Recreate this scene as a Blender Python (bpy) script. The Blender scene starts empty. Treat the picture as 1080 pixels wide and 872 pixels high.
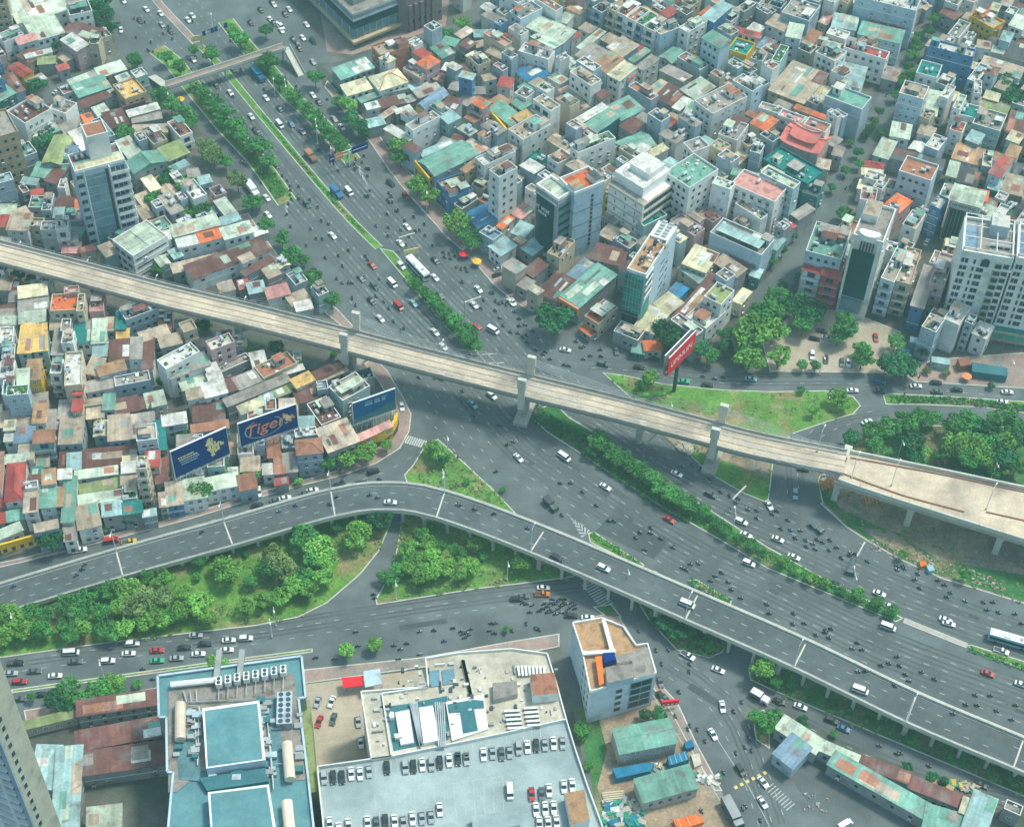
import bpy, math, random
import numpy as np
from mathutils import Vector, Matrix
random.seed(7)
R = math.radians
sc = bpy.context.scene

# ---------------------------------------------------------------- camera, world, sun, exposure
CAM_H, PITCH, ROLL, FOC = 380.0, R(48), R(2.0), 1750.0
fw = np.array([0, math.cos(PITCH), -math.sin(PITCH)])
_r = np.array([1.0, 0, 0]); _u = np.cross(_r, fw)
rr = math.cos(ROLL)*_r + math.sin(ROLL)*_u
uu = -math.sin(ROLL)*_r + math.cos(ROLL)*_u
cam = bpy.data.objects.new('camera', bpy.data.cameras.new('camera'))
sc.collection.objects.link(cam)
m = Matrix(((rr[0], uu[0], -fw[0], 0), (rr[1], uu[1], -fw[1], 0), (rr[2], uu[2], -fw[2], CAM_H), (0, 0, 0, 1)))
cam.matrix_world = m
cam.data.sensor_fit = 'HORIZONTAL'; cam.data.sensor_width = 36
cam.data.lens = FOC/1080*36
cam.data.clip_end = 4000; cam.data.clip_start = 1
sc.camera = cam
SUN_EL, SUN_AZ = R(63), R(62)      # azimuth measured from +Y (away from camera) towards +X
w = bpy.data.worlds.new('World'); sc.world = w; w.use_nodes = True
nt = w.node_tree; nt.nodes.clear()
sky = nt.nodes.new('ShaderNodeTexSky'); sky.sky_type = 'NISHITA'; sky.sun_disc = False
sky.sun_elevation = SUN_EL; sky.sun_rotation = SUN_AZ; sky.dust_density = 3.0; sky.air_density = 1.3
bg = nt.nodes.new('ShaderNodeBackground'); bg.inputs[1].default_value = 0.15
wo = nt.nodes.new('ShaderNodeOutputWorld')
tn = nt.nodes.new('ShaderNodeMix'); tn.data_type = 'RGBA'; tn.blend_type = 'MULTIPLY'; tn.inputs[0].default_value = 1; tn.inputs[7].default_value = (.83, 1.0, .955, 1)
nt.links.new(sky.outputs[0], tn.inputs[6]); nt.links.new(tn.outputs[2], bg.inputs[0]); nt.links.new(bg.outputs[0], wo.inputs[0])
sd = bpy.data.lights.new('sun', 'SUN'); sd.energy = 2.35; sd.angle = R(9); sd.color = (1.0, 0.94, 0.80)
sun = bpy.data.objects.new('sun', sd); sc.collection.objects.link(sun)
sdir = Vector((math.sin(SUN_AZ)*math.cos(SUN_EL), math.cos(SUN_AZ)*math.cos(SUN_EL), math.sin(SUN_EL)))
sun.rotation_euler = sdir.to_track_quat('Z', 'Y').to_euler()
sc.view_settings.view_transform = 'Standard'; sc.view_settings.look = 'None'
sc.view_settings.exposure = 0.50; sc.view_settings.gamma = 1
sc.cycles.max_bounces = 5; sc.cycles.diffuse_bounces = 2; sc.cycles.glossy_bounces = 2
sc.cycles.transmission_bounces = 2; sc.cycles.volume_bounces = 0; sc.cycles.transparent_max_bounces = 8
sc.cycles.use_denoising = True
HAZE = 0.00031

# ---------------------------------------------------------------- projection: a point of the photo onto a level plane
def G(px, py, z=0.0):
    d = fw*FOC + rr*(px-540) - uu*(py-436)
    t = (z-CAM_H)/d[2]
    return Vector((d[0]*t, d[1]*t, z))
def PX(p):
    v = np.array([p[0], p[1], p[2]-CAM_H]); k = v@fw
    return 540+FOC*(v@rr)/k, 436-FOC*(v@uu)/k
def scale_at(p):
    v = np.array([p[0], p[1], p[2]-CAM_H]); return FOC/(v@fw)
def GP(pts, z=0.0):
    return [G(x, y, z) for x, y in pts]
def nums(s):
    return [float(t) for t in s.split()]
def pts(s, x0=0, y0=0, k=1):
    n = nums(s); return [(x0+n[i]/k, y0+n[i+1]/k) for i in range(0, len(n), 2)]

# ---------------------------------------------------------------- materials
MATS = {}
def mat(name, col, rough=0.85, vary=0.18, scale=0.35, metal=0.0, stripes=None, spec=0.3, rnd=0.12, fine=0.0, blotch=None):
    """procedural: base colour x two noises x a little per-object variation; stripes = (period m, depth) of roof sheets along local y"""
    if name in MATS: return MATS[name]
    m = bpy.data.materials.new(name); m.use_nodes = True
    t = m.node_tree; N = t.nodes; L = t.links
    b = N['Principled BSDF']; b.inputs['Roughness'].default_value = rough
    b.inputs['Metallic'].default_value = metal; b.inputs['Specular IOR Level'].default_value = spec
    tc = N.new('ShaderNodeTexCoord'); oi = N.new('ShaderNodeObjectInfo')
    def noise(sc_, det, vec):
        n = N.new('ShaderNodeTexNoise'); n.inputs['Scale'].default_value = sc_; n.inputs['Detail'].default_value = det
        L.new(vec, n.inputs['Vector']); return n.outputs['Fac']
    def mapr(x, a, b_):
        r_ = N.new('ShaderNodeMapRange'); r_.inputs[1].default_value = 0.3; r_.inputs[2].default_value = 0.7
        r_.inputs[3].default_value = a; r_.inputs[4].default_value = b_; L.new(x, r_.inputs[0]); return r_.outputs[0]
    def mul(x, y):
        q = N.new('ShaderNodeMath'); q.operation = 'MULTIPLY'; L.new(x, q.inputs[0])
        if isinstance(y, float): q.inputs[1].default_value = y
        else: L.new(y, q.inputs[1])
        return q.outputs[0]
    add = N.new('ShaderNodeVectorMath'); add.operation = 'ADD'
    L.new(tc.outputs['Object'], add.inputs[0])
    cb = N.new('ShaderNodeCombineXYZ')
    L.new(mul(oi.outputs['Random'], 57.0), cb.inputs[0]); L.new(mul(oi.outputs['Random'], 31.0), cb.inputs[1])
    L.new(cb.outputs[0], add.inputs[1])
    vec = add.outputs[0]
    v = mapr(noise(scale, 6, vec), 1-vary, 1+vary)
    v = mul(v, mapr(noise(scale*6, 3, vec), 1-vary*0.6, 1+vary*0.6))
    if fine: v = mul(v, mapr(noise(2.2, 2, vec), 1-fine, 1+fine))
    if stripes:
        mp = N.new('ShaderNodeMapping'); mp.inputs['Scale'].default_value = (1/stripes[0], 0.03, 0.03)
        L.new(vec, mp.inputs[0]); v = mul(v, mapr(noise(1.0, 1, mp.outputs[0]), 1-stripes[1], 1+stripes[1]))
    if stripes:
        mp = N.new('ShaderNodeMapping'); mp.inputs['Scale'].default_value = (1/2.6, 1/5.5, 0); L.new(vec, mp.inputs[0])
        fl = N.new('ShaderNodeVectorMath'); fl.operation = 'FLOOR'; L.new(mp.outputs[0], fl.inputs[0])
        wn = N.new('ShaderNodeTexWhiteNoise'); L.new(fl.outputs[0], wn.inputs['Vector'])
        r_ = N.new('ShaderNodeMapRange'); r_.inputs[3].default_value = .80; r_.inputs[4].default_value = 1.12; L.new(wn.outputs['Value'], r_.inputs[0]); v = mul(v, r_.outputs[0])
    if rnd:
        r_ = N.new('ShaderNodeMapRange'); r_.inputs[3].default_value = 1-rnd; r_.inputs[4].default_value = 1+rnd
        L.new(oi.outputs['Random'], r_.inputs[0]); v = mul(v, r_.outputs[0])
    c0 = N.new('ShaderNodeRGB'); c0.outputs[0].default_value = (*col, 1); cc = c0.outputs[0]
    if blotch:
        mx = N.new('ShaderNodeMix'); mx.data_type = 'RGBA'
        r_ = N.new('ShaderNodeMapRange'); r_.inputs[1].default_value = blotch[2]; r_.inputs[2].default_value = blotch[2]+0.14
        L.new(noise(blotch[1], 5, vec), r_.inputs[0]); L.new(r_.outputs[0], mx.inputs[0])
        L.new(cc, mx.inputs[6]); mx.inputs[7].default_value = (*blotch[0], 1); cc = mx.outputs[2]
    if stripes:
        mx = N.new('ShaderNodeMix'); mx.data_type = 'RGBA'; r_ = N.new('ShaderNodeMapRange'); r_.inputs[1].default_value = .58; r_.inputs[2].default_value = .70; r_.inputs[4].default_value = .65
        L.new(noise(.45, 6, vec), r_.inputs[0]); L.new(r_.outputs[0], mx.inputs[0]); L.new(cc, mx.inputs[6]); mx.inputs[7].default_value = (.20, .13, .09, 1); cc = mx.outputs[2]
    vm = N.new('ShaderNodeVectorMath'); vm.operation = 'SCALE'
    L.new(cc, vm.inputs[0]); L.new(v, vm.inputs['Scale']); L.new(vm.outputs[0], b.inputs['Base Color'])
    MATS[name] = m; return m

ROOF = {'g': ((.17, .36, .29), 'green'), 'l': ((.50, .58, .46), 'pale mint'), 'c': ((.46, .37, .28), 'beige'), 'b': ((.17, .075, .065), 'maroon'),
        'r': ((.44, .08, .07), 'red'), 'o': ((.70, .17, .06), 'orange'), 'w': ((.66, .65, .60), 'white'), 'd': ((.33, .30, .27), 'grey'),
        'k': ((.09, .10, .11), 'charcoal'), 'u': ((.20, .30, .40), 'slate blue'), 'U': ((.03, .17, .33), 'deep blue'), 'T': ((.02, .24, .22), 'dark teal'),
        't': ((.32, .48, .48), 'turquoise'), 'y': ((.72, .46, .15), 'yellow'), 'e': ((.68, .63, .42), 'cream'), 'p': ((.62, .30, .27), 'pink'),
        'm': ((.27, .33, .14), 'moss green'), 'n': ((.45, .27, .15), 'tan'), 'q': ((.38, .17, .11), 'brick red')}
WALL = {'w': ((.79, .80, .77), 'white'), 'l': ((.36, .46, .54), 'pale blue'), 'c': ((.60, .51, .38), 'cream'), 'y': ((.75, .48, .05), 'yellow'),
        'p': ((.56, .38, .38), 'pink'), 'g': ((.33, .35, .35), 'grey'), 'u': ((.09, .24, .46), 'blue'), 'T': ((.04, .22, .22), 'dark teal'),
        'o': ((.58, .25, .17), 'brick orange'), 't': ((.34, .50, .50), 'turquoise'), 'n': ((.52, .38, .23), 'tan'), 'b': ((.24, .17, .18), 'brown'),
        'v': ((.46, .58, .66), 'light blue'), 'r': ((.52, .10, .10), 'red'), 'e': ((.50, .50, .40), 'greenish cream'), 'k': ((.03, .07, .09), 'dark')}
def M(code):
    if code in MATS: return MATS[code]
    k, c = code.split('_', 1)
    if k == 'roof':
        return mat(code, ROOF[c][0], 0.75, 0.22, 0.25, 0.0, (0.9, 0.12), rnd=0.16,
                   blotch=(tuple(0.55*x+0.10 for x in ROOF[c][0]), 0.22, 0.52))
    if k == 'flat':
        return mat(code, ROOF[c][0], 0.92, 0.25, 0.3, rnd=0.12, blotch=(tuple(0.5*x for x in ROOF[c][0]), 0.3, 0.50))
    if k == 'wall':
        return mat(code, WALL[c][0], 0.9, 0.10, 0.2, rnd=0.12, blotch=(tuple(0.7*x for x in WALL[c][0]), 0.25, 0.55))
for n_, c_, kw in (
    ('asphalt', (.124, .145, .151), dict(vary=.22, scale=.035, fine=.10, rnd=0, blotch=((.098, .116, .122), .06, .5))), ('asphalt_worn', (.094, .108, .113), dict(vary=.2, scale=.05, fine=.1, rnd=0)), ('asphalt_patch', (.075, .09, .094), dict(vary=.15, scale=.1, rnd=0)),
    ('flyover_asphalt', (.098, .116, .122), dict(vary=.2, scale=.08, fine=.1, rnd=0)),
    ('ground', (.135, .135, .12), dict(vary=.3, scale=.06, fine=.15, rnd=0, blotch=((.08, .10, .08), .05, .5))),
    ('paving', (.34, .24, .21), dict(vary=.2, scale=.1, fine=.15, rnd=0, blotch=((.25, .24, .22), .08, .5))),
    ('plaza', (.42, .36, .28), dict(vary=.15, scale=.1, fine=.1, rnd=0)),
    ('kerb', (.52, .52, .47), dict(vary=.15, scale=.3, rnd=0)),
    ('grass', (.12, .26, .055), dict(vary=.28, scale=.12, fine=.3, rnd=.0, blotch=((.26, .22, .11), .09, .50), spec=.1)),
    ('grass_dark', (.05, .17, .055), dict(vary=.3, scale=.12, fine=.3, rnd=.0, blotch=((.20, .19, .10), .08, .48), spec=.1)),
    ('dirt', (.32, .24, .17), dict(vary=.3, scale=.15, fine=.2, rnd=0, blotch=((.20, .19, .17), .1, .5))),
    ('paint', (.46, .49, .47), dict(vary=.15, scale=.5, rnd=0)),
    ('paint_red', (.45, .16, .13), dict(vary=.15)), ('paint_yellow', (.62, .50, .16), dict(vary=.15)),
    ('concrete', (.44, .41, .36), dict(vary=.15, scale=.15, rnd=0, blotch=((.33, .31, .28), .15, .5))),
    ('concrete_light', (.56, .55, .48), dict(vary=.12, scale=.2, rnd=0)),
    ('metro_floor', (.60, .49, .37), dict(vary=.16, scale=.08, fine=.12, rnd=0, blotch=((.40, .33, .26), .07, .48))),
    ('rust', (.26, .12, .09), dict(vary=.2)), ('steel', (.42, .45, .47), dict(vary=.1, metal=.5, rough=.5)),
    ('white_trim', (.76, .77, .75), dict(vary=.07)), ('dark_metal', (.06, .07, .08), dict(vary=.1, rough=.6)),
    ('glass', (.025, .05, .06), dict(vary=.3, rough=.25, spec=.35, scale=.3)),
    ('glass_teal', (.004, .060, .070), dict(vary=.4, rough=.45, spec=.12, scale=.12)),
    ('glass_green', (.012, .21, .16), dict(vary=.5, rough=.4, spec=.15, scale=.15)),
    ('glass_blue', (.13, .26, .33), dict(vary=.25, rough=.25, spec=.45)),
    ('frame', (.42, .45, .45), dict(vary=.05)), ('tyre', (.02, .02, .02), dict(vary=.05)),
    ('bark', (.13, .10, .075), dict(vary=.3)), ('tank_steel', (.62, .64, .66), dict(vary=.1, metal=.4, rough=.4)),
    ('sign_blue', (.006, .11, .27), dict(vary=.1, rough=.9, rnd=0, spec=.05)), ('sign_navy', (.003, .035, .20), dict(vary=.12, rough=.9, rnd=0, spec=.05)),
    ('sign_red', (.80, .03, .05), dict(vary=.06, rough=.9, rnd=0, spec=.05)), ('sign_yellow', (.85, .50, .03), dict(vary=.1, rough=.6)),
    ('sign_orange', (.85, .30, .14), dict(vary=.1, rnd=0)), ('sign_cream', (.80, .68, .35), dict(vary=.2, rnd=0, scale=1.5)),
    ('tarp_orange', (.85, .17, .03), dict(vary=.2)), ('tarp_blue', (.02, .17, .30), dict(vary=.25)), ('tarp_green', (.03, .28, .17), dict(vary=.2)),
    ('solar', (.02, .045, .13), dict(vary=.1, rough=.25)), ('deck_blue', (.34, .42, .43), dict(vary=.14, scale=.08, fine=.08, rnd=0, blotch=((.26, .33, .34), .07, .48))),
    ('pool_teal', (.12, .27, .30), dict(vary=.15, scale=.15, fine=.06, rnd=0, blotch=((.08, .22, .26), .12, .52))), ('pool_dark', (.05, .17, .20), dict(vary=.15, scale=.2, rnd=0)),
    ('sand_roof', (.52, .48, .39), dict(vary=.2, scale=.1, fine=.1, rnd=0, blotch=((.42, .38, .30), .09, .5))), ('deck_teal', (.11, .22, .25), dict(vary=.25, scale=.2, rnd=0)), ('tank_beige', (.72, .60, .48), dict(vary=.1)),
    ('rubble', (.42, .37, .31), dict(vary=.5, scale=1.0)), ('temple_red', (.72, .20, .17), dict(vary=.12)),
    ('skin', (.35, .20, .13), dict(vary=.05)), ('net', (.05, .12, .10), dict(vary=.2))):
    mat(n_, c_, **kw)
for n_, c_ in (('w', (.82, .83, .82)), ('k', (.025, .03, .035)), ('g', (.38, .41, .43)), ('r', (.50, .03, .03)), ('o', (.75, .20, .02)),
               ('u', (.04, .16, .32)), ('G', (.02, .42, .22)), ('y', (.7, .45, .05)), ('d', (.10, .13, .14)), ('a', (.30, .52, .60))):
    mat('paint_'+n_, tuple(.92*x for x in c_), 0.35, 0.04, spec=.5, rnd=.06)
for n_, c_ in (('B', (.17, .40, .075)), ('n', (.075, .27, .065)), ('d', (.035, .165, .06)), ('y', (.17, .27, .09))):
    mat('leaf_'+n_, c_, 0.7, 0.35, 0.9, spec=.15, rnd=.22, blotch=(tuple(.55*x for x in c_), .8, .5))
for n_, c_ in (('k', (.03, .035, .045)), ('u', (.05, .09, .16)), ('r', (.25, .05, .05)), ('w', (.5, .5, .5)), ('n', (.18, .14, .10))):
    mat('cloth_'+n_, c_, .9, .1)

# ---------------------------------------------------------------- mesh collector and object helpers
COL = sc.collection
class MB:
    def __init__(s): s.v = []; s.f = []; s.m = []; s.names = []
    def mi(s, n):
        if n not in s.names: s.names.append(n)
        return s.names.index(n)
    def poly(s, vs, mt):
        i = len(s.v); s.v += [tuple(p) for p in vs]; s.f.append(tuple(range(i, i+len(vs)))); s.m.append(s.mi(mt))
    def box(s, x0, y0, z0, x1, y1, z1, mt, top=None, bottom=True):
        a = [(x0, y0, z0), (x1, y0, z0), (x1, y1, z0), (x0, y1, z0), (x0, y0, z1), (x1, y0, z1), (x1, y1, z1), (x0, y1, z1)]
        i = len(s.v); s.v += a
        fs = [(0, 1, 5, 4), (1, 2, 6, 5), (2, 3, 7, 6), (3, 0, 4, 7)]
        for f in fs: s.f.append(tuple(i+k for k in f)); s.m.append(s.mi(mt))
        s.f.append(tuple(i+k for k in (4, 5, 6, 7))); s.m.append(s.mi(top or mt))
        if bottom: s.f.append(tuple(i+k for k in (3, 2, 1, 0))); s.m.append(s.mi(mt))
    def prism(s, P, z0, z1, mt, top=None):
        """upright prism over a plan polygon"""
        ar = sum(P[i][0]*P[(i+1) % len(P)][1]-P[(i+1) % len(P)][0]*P[i][1] for i in range(len(P)))
        if ar < 0: P = P[::-1]
        n = len(P); i = len(s.v)
        s.v += [(p[0], p[1], z0) for p in P]+[(p[0], p[1], z1) for p in P]
        for k in range(n):
            j = (k+1) % n; s.f.append((i+k, i+j, i+n+j, i+n+k)); s.m.append(s.mi(mt))
        s.f.append(tuple(i+n+k for k in range(n))); s.m.append(s.mi(top or mt))
        s.f.append(tuple(i+n-1-k for k in range(n))); s.m.append(s.mi(mt))
    def bar(s, a, b, r, mt, n=4, r2=None):
        a = Vector(a); b = Vector(b); d = (b-a)
        if d.length < 1e-6: return
        q = d.to_track_quat('Z', 'Y'); r2 = r if r2 is None else r2; i = len(s.v)
        for c, q_r in ((a, r), (b, r2)):
            for k in range(n):
                t = 2*math.pi*(k+.5)/n
                s.v.append(tuple(c+q @ Vector((math.cos(t)*q_r, math.sin(t)*q_r, 0))))
        for k in range(n):
            j = (k+1) % n; s.f.append((i+k, i+j, i+n+j, i+n+k)); s.m.append(s.mi(mt))
        s.f.append(tuple(i+n+k for k in range(n))); s.m.append(s.mi(mt))
        s.f.append(tuple(i+n-1-k for k in range(n))); s.m.append(s.mi(mt))
    def add(s, o, mx):
        i = len(s.v); s.v += [tuple(mx @ Vector(p)) for p in o.v]
        mp = [s.mi(n) for n in o.names]
        for f, k in zip(o.f, o.m): s.f.append(tuple(i+j for j in f)); s.m.append(mp[k])
    def mesh(s, name):
        me = bpy.data.meshes.new(name); me.from_pydata(s.v, [], s.f)
        for n in s.names: me.materials.append(M(n))
        if len(s.names) > 1: me.polygons.foreach_set('material_index', s.m)
        me.update(); return me
    def build(s, name, parent=None, loc=None, rotz=0):
        return link(name, s.mesh(name), parent, loc, rotz)
def link(name, me, parent=None, loc=None, rotz=0, scale=None):
    o = bpy.data.objects.new(name, me); COL.objects.link(o)
    if parent: o.parent = parent
    if loc is not None: o.location = loc
    if rotz: o.rotation_euler = (0, 0, rotz)
    if scale is not None: o.scale = scale
    return o
THINGS = []      # (object, label or None, attribute phrase, world point) for the labels set at the end
def tag(o, cat, label=None, attr=None, group=None, kind=None, at=None):
    if cat: o['category'] = cat
    if group: o['group'] = group
    if kind: o['kind'] = kind
    if label: o['label'] = label
    p = at if at is not None else o.location
    THINGS.append((o, label, attr or (cat or ''), (p[0], p[1], p[2])))
    return o
def thing(name, cat, loc=(0, 0, 0), rotz=0, **k):
    o = link(name, None, None, loc, rotz); return tag(o, cat, **k)
def struct(name, mb, label=None):
    o = mb.build(name); o['kind'] = 'structure'
    if label: o['label'] = label
    return o
def smooth(P, step=4.0):
    """Catmull-Rom through 3D points"""
    P = [Vector(p) for p in P]; Q = [P[0]*2-P[1]]+P+[P[-1]*2-P[-2]]; out = []
    for i in range(1, len(Q)-2):
        n = max(1, int((Q[i+1]-Q[i]).length/step))
        for k in range(n):
            t = k/n; a, b, c, d = Q[i-1:i+3]
            out.append(0.5*((2*b)+(c-a)*t+(2*a-5*b+4*c-d)*t*t+(3*b-a-3*c+d)*t**3))
    out.append(P[-1]); return out
def side(P, i):
    a = P[max(0, i-1)]; b = P[min(len(P)-1, i+1)]; t = (b-a); t.z = 0; t.normalize()
    return Vector((-t.y, t.x, 0))      # left of travel
def ribbon(mb, P, o1, o2, z0, z1, mt, close=False):
    """strip between offsets o1<o2 (left positive); z0..z1 relative to path: thick when z0<z1, sheet when equal"""
    n = len(P); L1 = [P[i]+side(P, i)*o1 for i in range(n)]; L2 = [P[i]+side(P, i)*o2 for i in range(n)]
    up = lambda p, z: (p.x, p.y, p.z+z)
    i0 = len(mb.v); mi = mb.mi(mt)
    if z0 == z1:
        for i in range(n): mb.v += [up(L1[i], z1), up(L2[i], z1)]
        for i in range(n-1): mb.f.append((i0+2*i, i0+2*i+2, i0+2*i+3, i0+2*i+1)); mb.m.append(mi)
        return
    for i in range(n): mb.v += [up(L1[i], z0), up(L2[i], z0), up(L2[i], z1), up(L1[i], z1)]
    for i in range(n-1):
        a = i0+4*i; b = a+4
        for k in range(4): j = (k+1) % 4; mb.f.append((a+k, a+j, b+j, b+k)); mb.m.append(mi)
    mb.f.append((i0+3, i0+2, i0+1, i0)); mb.m.append(mi); e = i0+4*(n-1); mb.f.append((e, e+1, e+2, e+3)); mb.m.append(mi)
def along(P, s):
    """point and unit tangent at arc length s"""
    for a, b in zip(P, P[1:]):
        l = (b-a).length
        if s <= l: t = (b-a)/max(l, 1e-6); return a+t*s, t
        s -= l
    return P[-1].copy(), (P[-1]-P[-2]).normalized()
def plen(P): return sum((b-a).length for a, b in zip(P, P[1:]))
# ---------------------------------------------------------------- ground, roads, islands, markings
g = MB(); g.poly([(-900, 40, 0), (900, 40, 0), (900, 1300, 0), (-900, 1300, 0)], 'ground'); struct('ground', g)
def sheet(name, P, mt, z): 
    mb = MB(); tess(mb, P, z, mt); return struct(name, mb)
ROADP = pts('''-40 -260 60 -120 95 -60 104 -10 118 40 135 66 160 86 183 103 205 130 235 165 250 200 262 225 275 245 300 278 330 303 357 327 380 352
 397 378 410 393 425 418 434 437 432 455 422 473 397 489 360 502 320 512 270 526 200 548 147 562 87 577 25 593 -120 625 -120 775 25 749 60 743 165 725 320 706
 445 693 540 676 590 668 604 655 650 645 668 674 692 716 715 741 735 784 762 834 772 872 790 930 880 930 872 872 850 842 810 796 812 790 795 780 783 752 800 742 855 762 892 782 950 807
 985 820 1030 832 1080 856 1160 890 1200 680 1080 637 1035 623 995 611 950 591 915 571 892 556 865 531 860 510 860 498 875 478 890 466 935 447 1080 449 1180 455
 1180 418 1080 410 965 403 955 396 810 393 720 383 660 366 640 362 610 352 580 342 562 330 540 317 520 300 501 278 487 264 470 250 460 238 442 218 430 205 410 180 390 150 370 127 342 92 333 72
 350 58 330 32 305 0 270 -50 200 -200''')
mb = MB(); P = GP(ROADP)
from mathutils.geometry import tessellate_polygon
import bmesh
def tess(mb, P, z, mt):
    V = [Vector((p.x, p.y, z)) for p in P]; i = len(mb.v); mb.v += [tuple(v) for v in V]; mi = mb.mi(mt)
    for t in tessellate_polygon([V]):
        a_, b_, c_ = (V[k] for k in t)
        if (b_-a_).cross(c_-a_).z < 0: t = t[::-1]
        mb.f.append(tuple(i+k for k in t)); mb.m.append(mi)
mb = MB(); tess(mb, P, .03, 'asphalt'); struct('road', mb)
def street(P_, w_, name='street', z=.035):
    mb = MB(); ribbon(mb, smooth(GP(P_), 6), -w_/2, w_/2, z, z, 'asphalt'); return struct(name, mb)
STREETS = [(pts('1075 -60 1040 0 985 35 955 62 943 95 925 125 908 150 880 205 850 265 815 305 800 330 790 372'), 8.6),
           (pts('132 62 115 72 88 80 60 95 45 112 20 128 -40 160'), 6.0),
           (pts('590 -20 615 10 645 30 678 50 720 70'), 3.5), (pts('705 62 680 78 640 107 603 125'), 3.5),
           (pts('345 75 385 62 440 50 500 20 520 -10'), 6.0),
           (pts('1010 255 985 262 960 250'), 4), (pts('905 396 915 385 905 368 925 350'), 6),
           (pts('168 372 160 420 170 470 165 520 172 556'), 3.2), (pts('-20 432 60 430 130 438 180 436'), 3.0),
           (pts('593 655 604 700 612 740 622 790 640 872 660 940'), 4.5)]
for i_, (P_, w_) in enumerate(STREETS): street(P_, w_, 'street', .0325+.0001*i_)
# raised pavements
def slab(name, P, top, z, kw=.35, kind='structure'):
    mb = MB(); mb.prism([(p.x, p.y) for p in P], .0, z, 'kerb', 'kerb')
    # inset top surface inside the kerb
    n = len(P); ar = sum(P[i].x*P[(i+1) % n].y-P[(i+1) % n].x*P[i].y for i in range(n)); sg = 1 if ar > 0 else -1
    Q = []
    for i in range(n):
        a, b, c = P[i-1], P[i], P[(i+1) % n]
        t1 = (b-a).normalized(); t2 = (c-b).normalized(); n1 = Vector((-t1.y, t1.x, 0))*sg; n2 = Vector((-t2.y, t2.x, 0))*sg
        q = n1+n2; q = q/max(q.length, .3); Q.append(b+q*kw/max(.5, q.dot(n1)))
    mb.f.pop(-2); mb.m.pop(-2); tess(mb, P, z, 'kerb'); tess(mb, Q, z+.012, top)
    return struct(name, mb)
for s_ in ('487 264 501 278 520 300 540 317 562 330 568 322 550 305 530 285 512 262 500 255',
           '470 250 487 264 500 255 485 238 462 215 440 190 412 160 398 140 372 115 345 85 342 92 370 127 390 150 410 180 430 205 442 218 460 238',
           '395 376 410 393 425 418 434 437 432 455 422 473 397 489 360 502 355 494 385 478 408 462 416 445 410 420 396 398 384 384',
           '-120 618 25 588 87 571 147 556 200 542 270 520 320 506 360 495 360 502 320 512 270 526 200 548 147 562 87 577 25 593 -120 625',
           '320 706 445 693 540 676 590 668 590 682 560 688 445 704 320 721',
           '25 749 60 743 165 725 167 735 60 756 27 760',
           '262 225 275 245 300 278 330 303 357 327 380 352 370 352 345 332 318 305 290 282 262 250 250 228',
           '955 396 965 403 1080 410 1180 418 1180 385 1080 372 1000 378 950 385',
           '604 655 650 645 668 674 692 716 715 741 735 784 762 834 754 834 728 790 706 748 684 720 664 682 645 655',
           '865 531 892 556 915 571 950 591 995 611 1035 623 1080 637 1080 628 1035 613 1000 600 955 580 920 562 895 545 874 528'):
    slab('pavement', GP(pts(s_)), 'paving', .15)
for s_ in ('800 348 812 392 955 394 950 350 900 330 860 325', ):
    slab('plaza', GP(pts(s_)), 'plaza', .12)
sheet('mall_forecourt', GP(pts('330 -30 345 55 372 58 470 28 478 -30')), 'paving', .05)
# grass islands
ISL = {'park_triangle': '449 468 462 463 482 481 520 516 540 537 552 550 500 535 430 512 426 501 435 491',
 'park_lawn_west': '-120 722 0 694 100 680 200 668 270 660 315 651 345 636 380 606 400 581 410 558 418 536 400 528 350 528 240 558 120 592 0 630 -120 655',
 'park_lawn_east': '397 638 396 632 403 620 414 600 420 570 424 540 470 535 560 575 620 602 602 609 540 617 505 621',
 'road_island': '620 562 627 561 680 596 675 599 622 572',
 'hedge_strip': '725 612 735 611 772 634 770 640',
 'long_median': '555 436 577 456 620 484 700 536 760 570 810 600 945 656 953 652 910 630 860 605 810 577 760 545 700 506 640 464 600 440 585 425',
 'far_median': '400 262 430 298 470 345 498 375 506 374 480 342 446 300 415 265',
 'metro_lawn': '635 393 660 396 700 405 760 411 810 413 870 412 900 418 908 428 900 437 870 446 838 457 822 470 816 483 813 511 810 531 785 521 750 501 730 483 712 466 700 453 665 420 645 402',
 'right_median': '931 417 940 415 1000 418 1180 430 1180 446 1080 436 1035 430 965 427 934 427',
 'right_park': '862 506 868 495 880 478 895 466 935 448 1180 452 1200 680 1080 636 1035 622 995 610 950 590 915 570 892 555 867 530',
 'under_bridge_lawn': '668 628 684 654 714 686 748 694 762 688 772 670 740 650 700 628',
 'verge_under_flyover': '789 704 797 688 830 698 950 735 1160 812 1200 896 1080 840 945 783 810 726 791 717',
 'junction_island': '625 640 645 637 656 651 640 651',
 'corner_lawn': '793 752 806 748 812 760 812 790 797 780',
 'east_grass_median': '1015 680 1025 680 1160 722 1160 733 1080 707',
 'service_strip': '12 727 215 699 330 684 330 688 215 703 12 731'}
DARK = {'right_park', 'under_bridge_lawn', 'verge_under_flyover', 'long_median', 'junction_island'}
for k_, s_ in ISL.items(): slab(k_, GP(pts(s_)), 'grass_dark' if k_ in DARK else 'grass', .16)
for a_, b_ in (('210 48 237 75 270 115 357 218 400 262', 1.2),):
    mb = MB(); L = smooth(GP(pts(a_)), 8); ribbon(mb, L, -1.5, 1.5, 0, .16, 'kerb'); ribbon(mb, L, -b_, b_, .18, .18, 'grass'); struct('central_median', mb)
mb = MB(); L = smooth(GP(pts('120 -60 160 -5 207 46')), 8); ribbon(mb, L, -1.6, 1.6, 0, .16, 'kerb'); ribbon(mb, L, -1.3, 1.3, .18, .18, 'paving'); struct('paved_median', mb)
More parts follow.
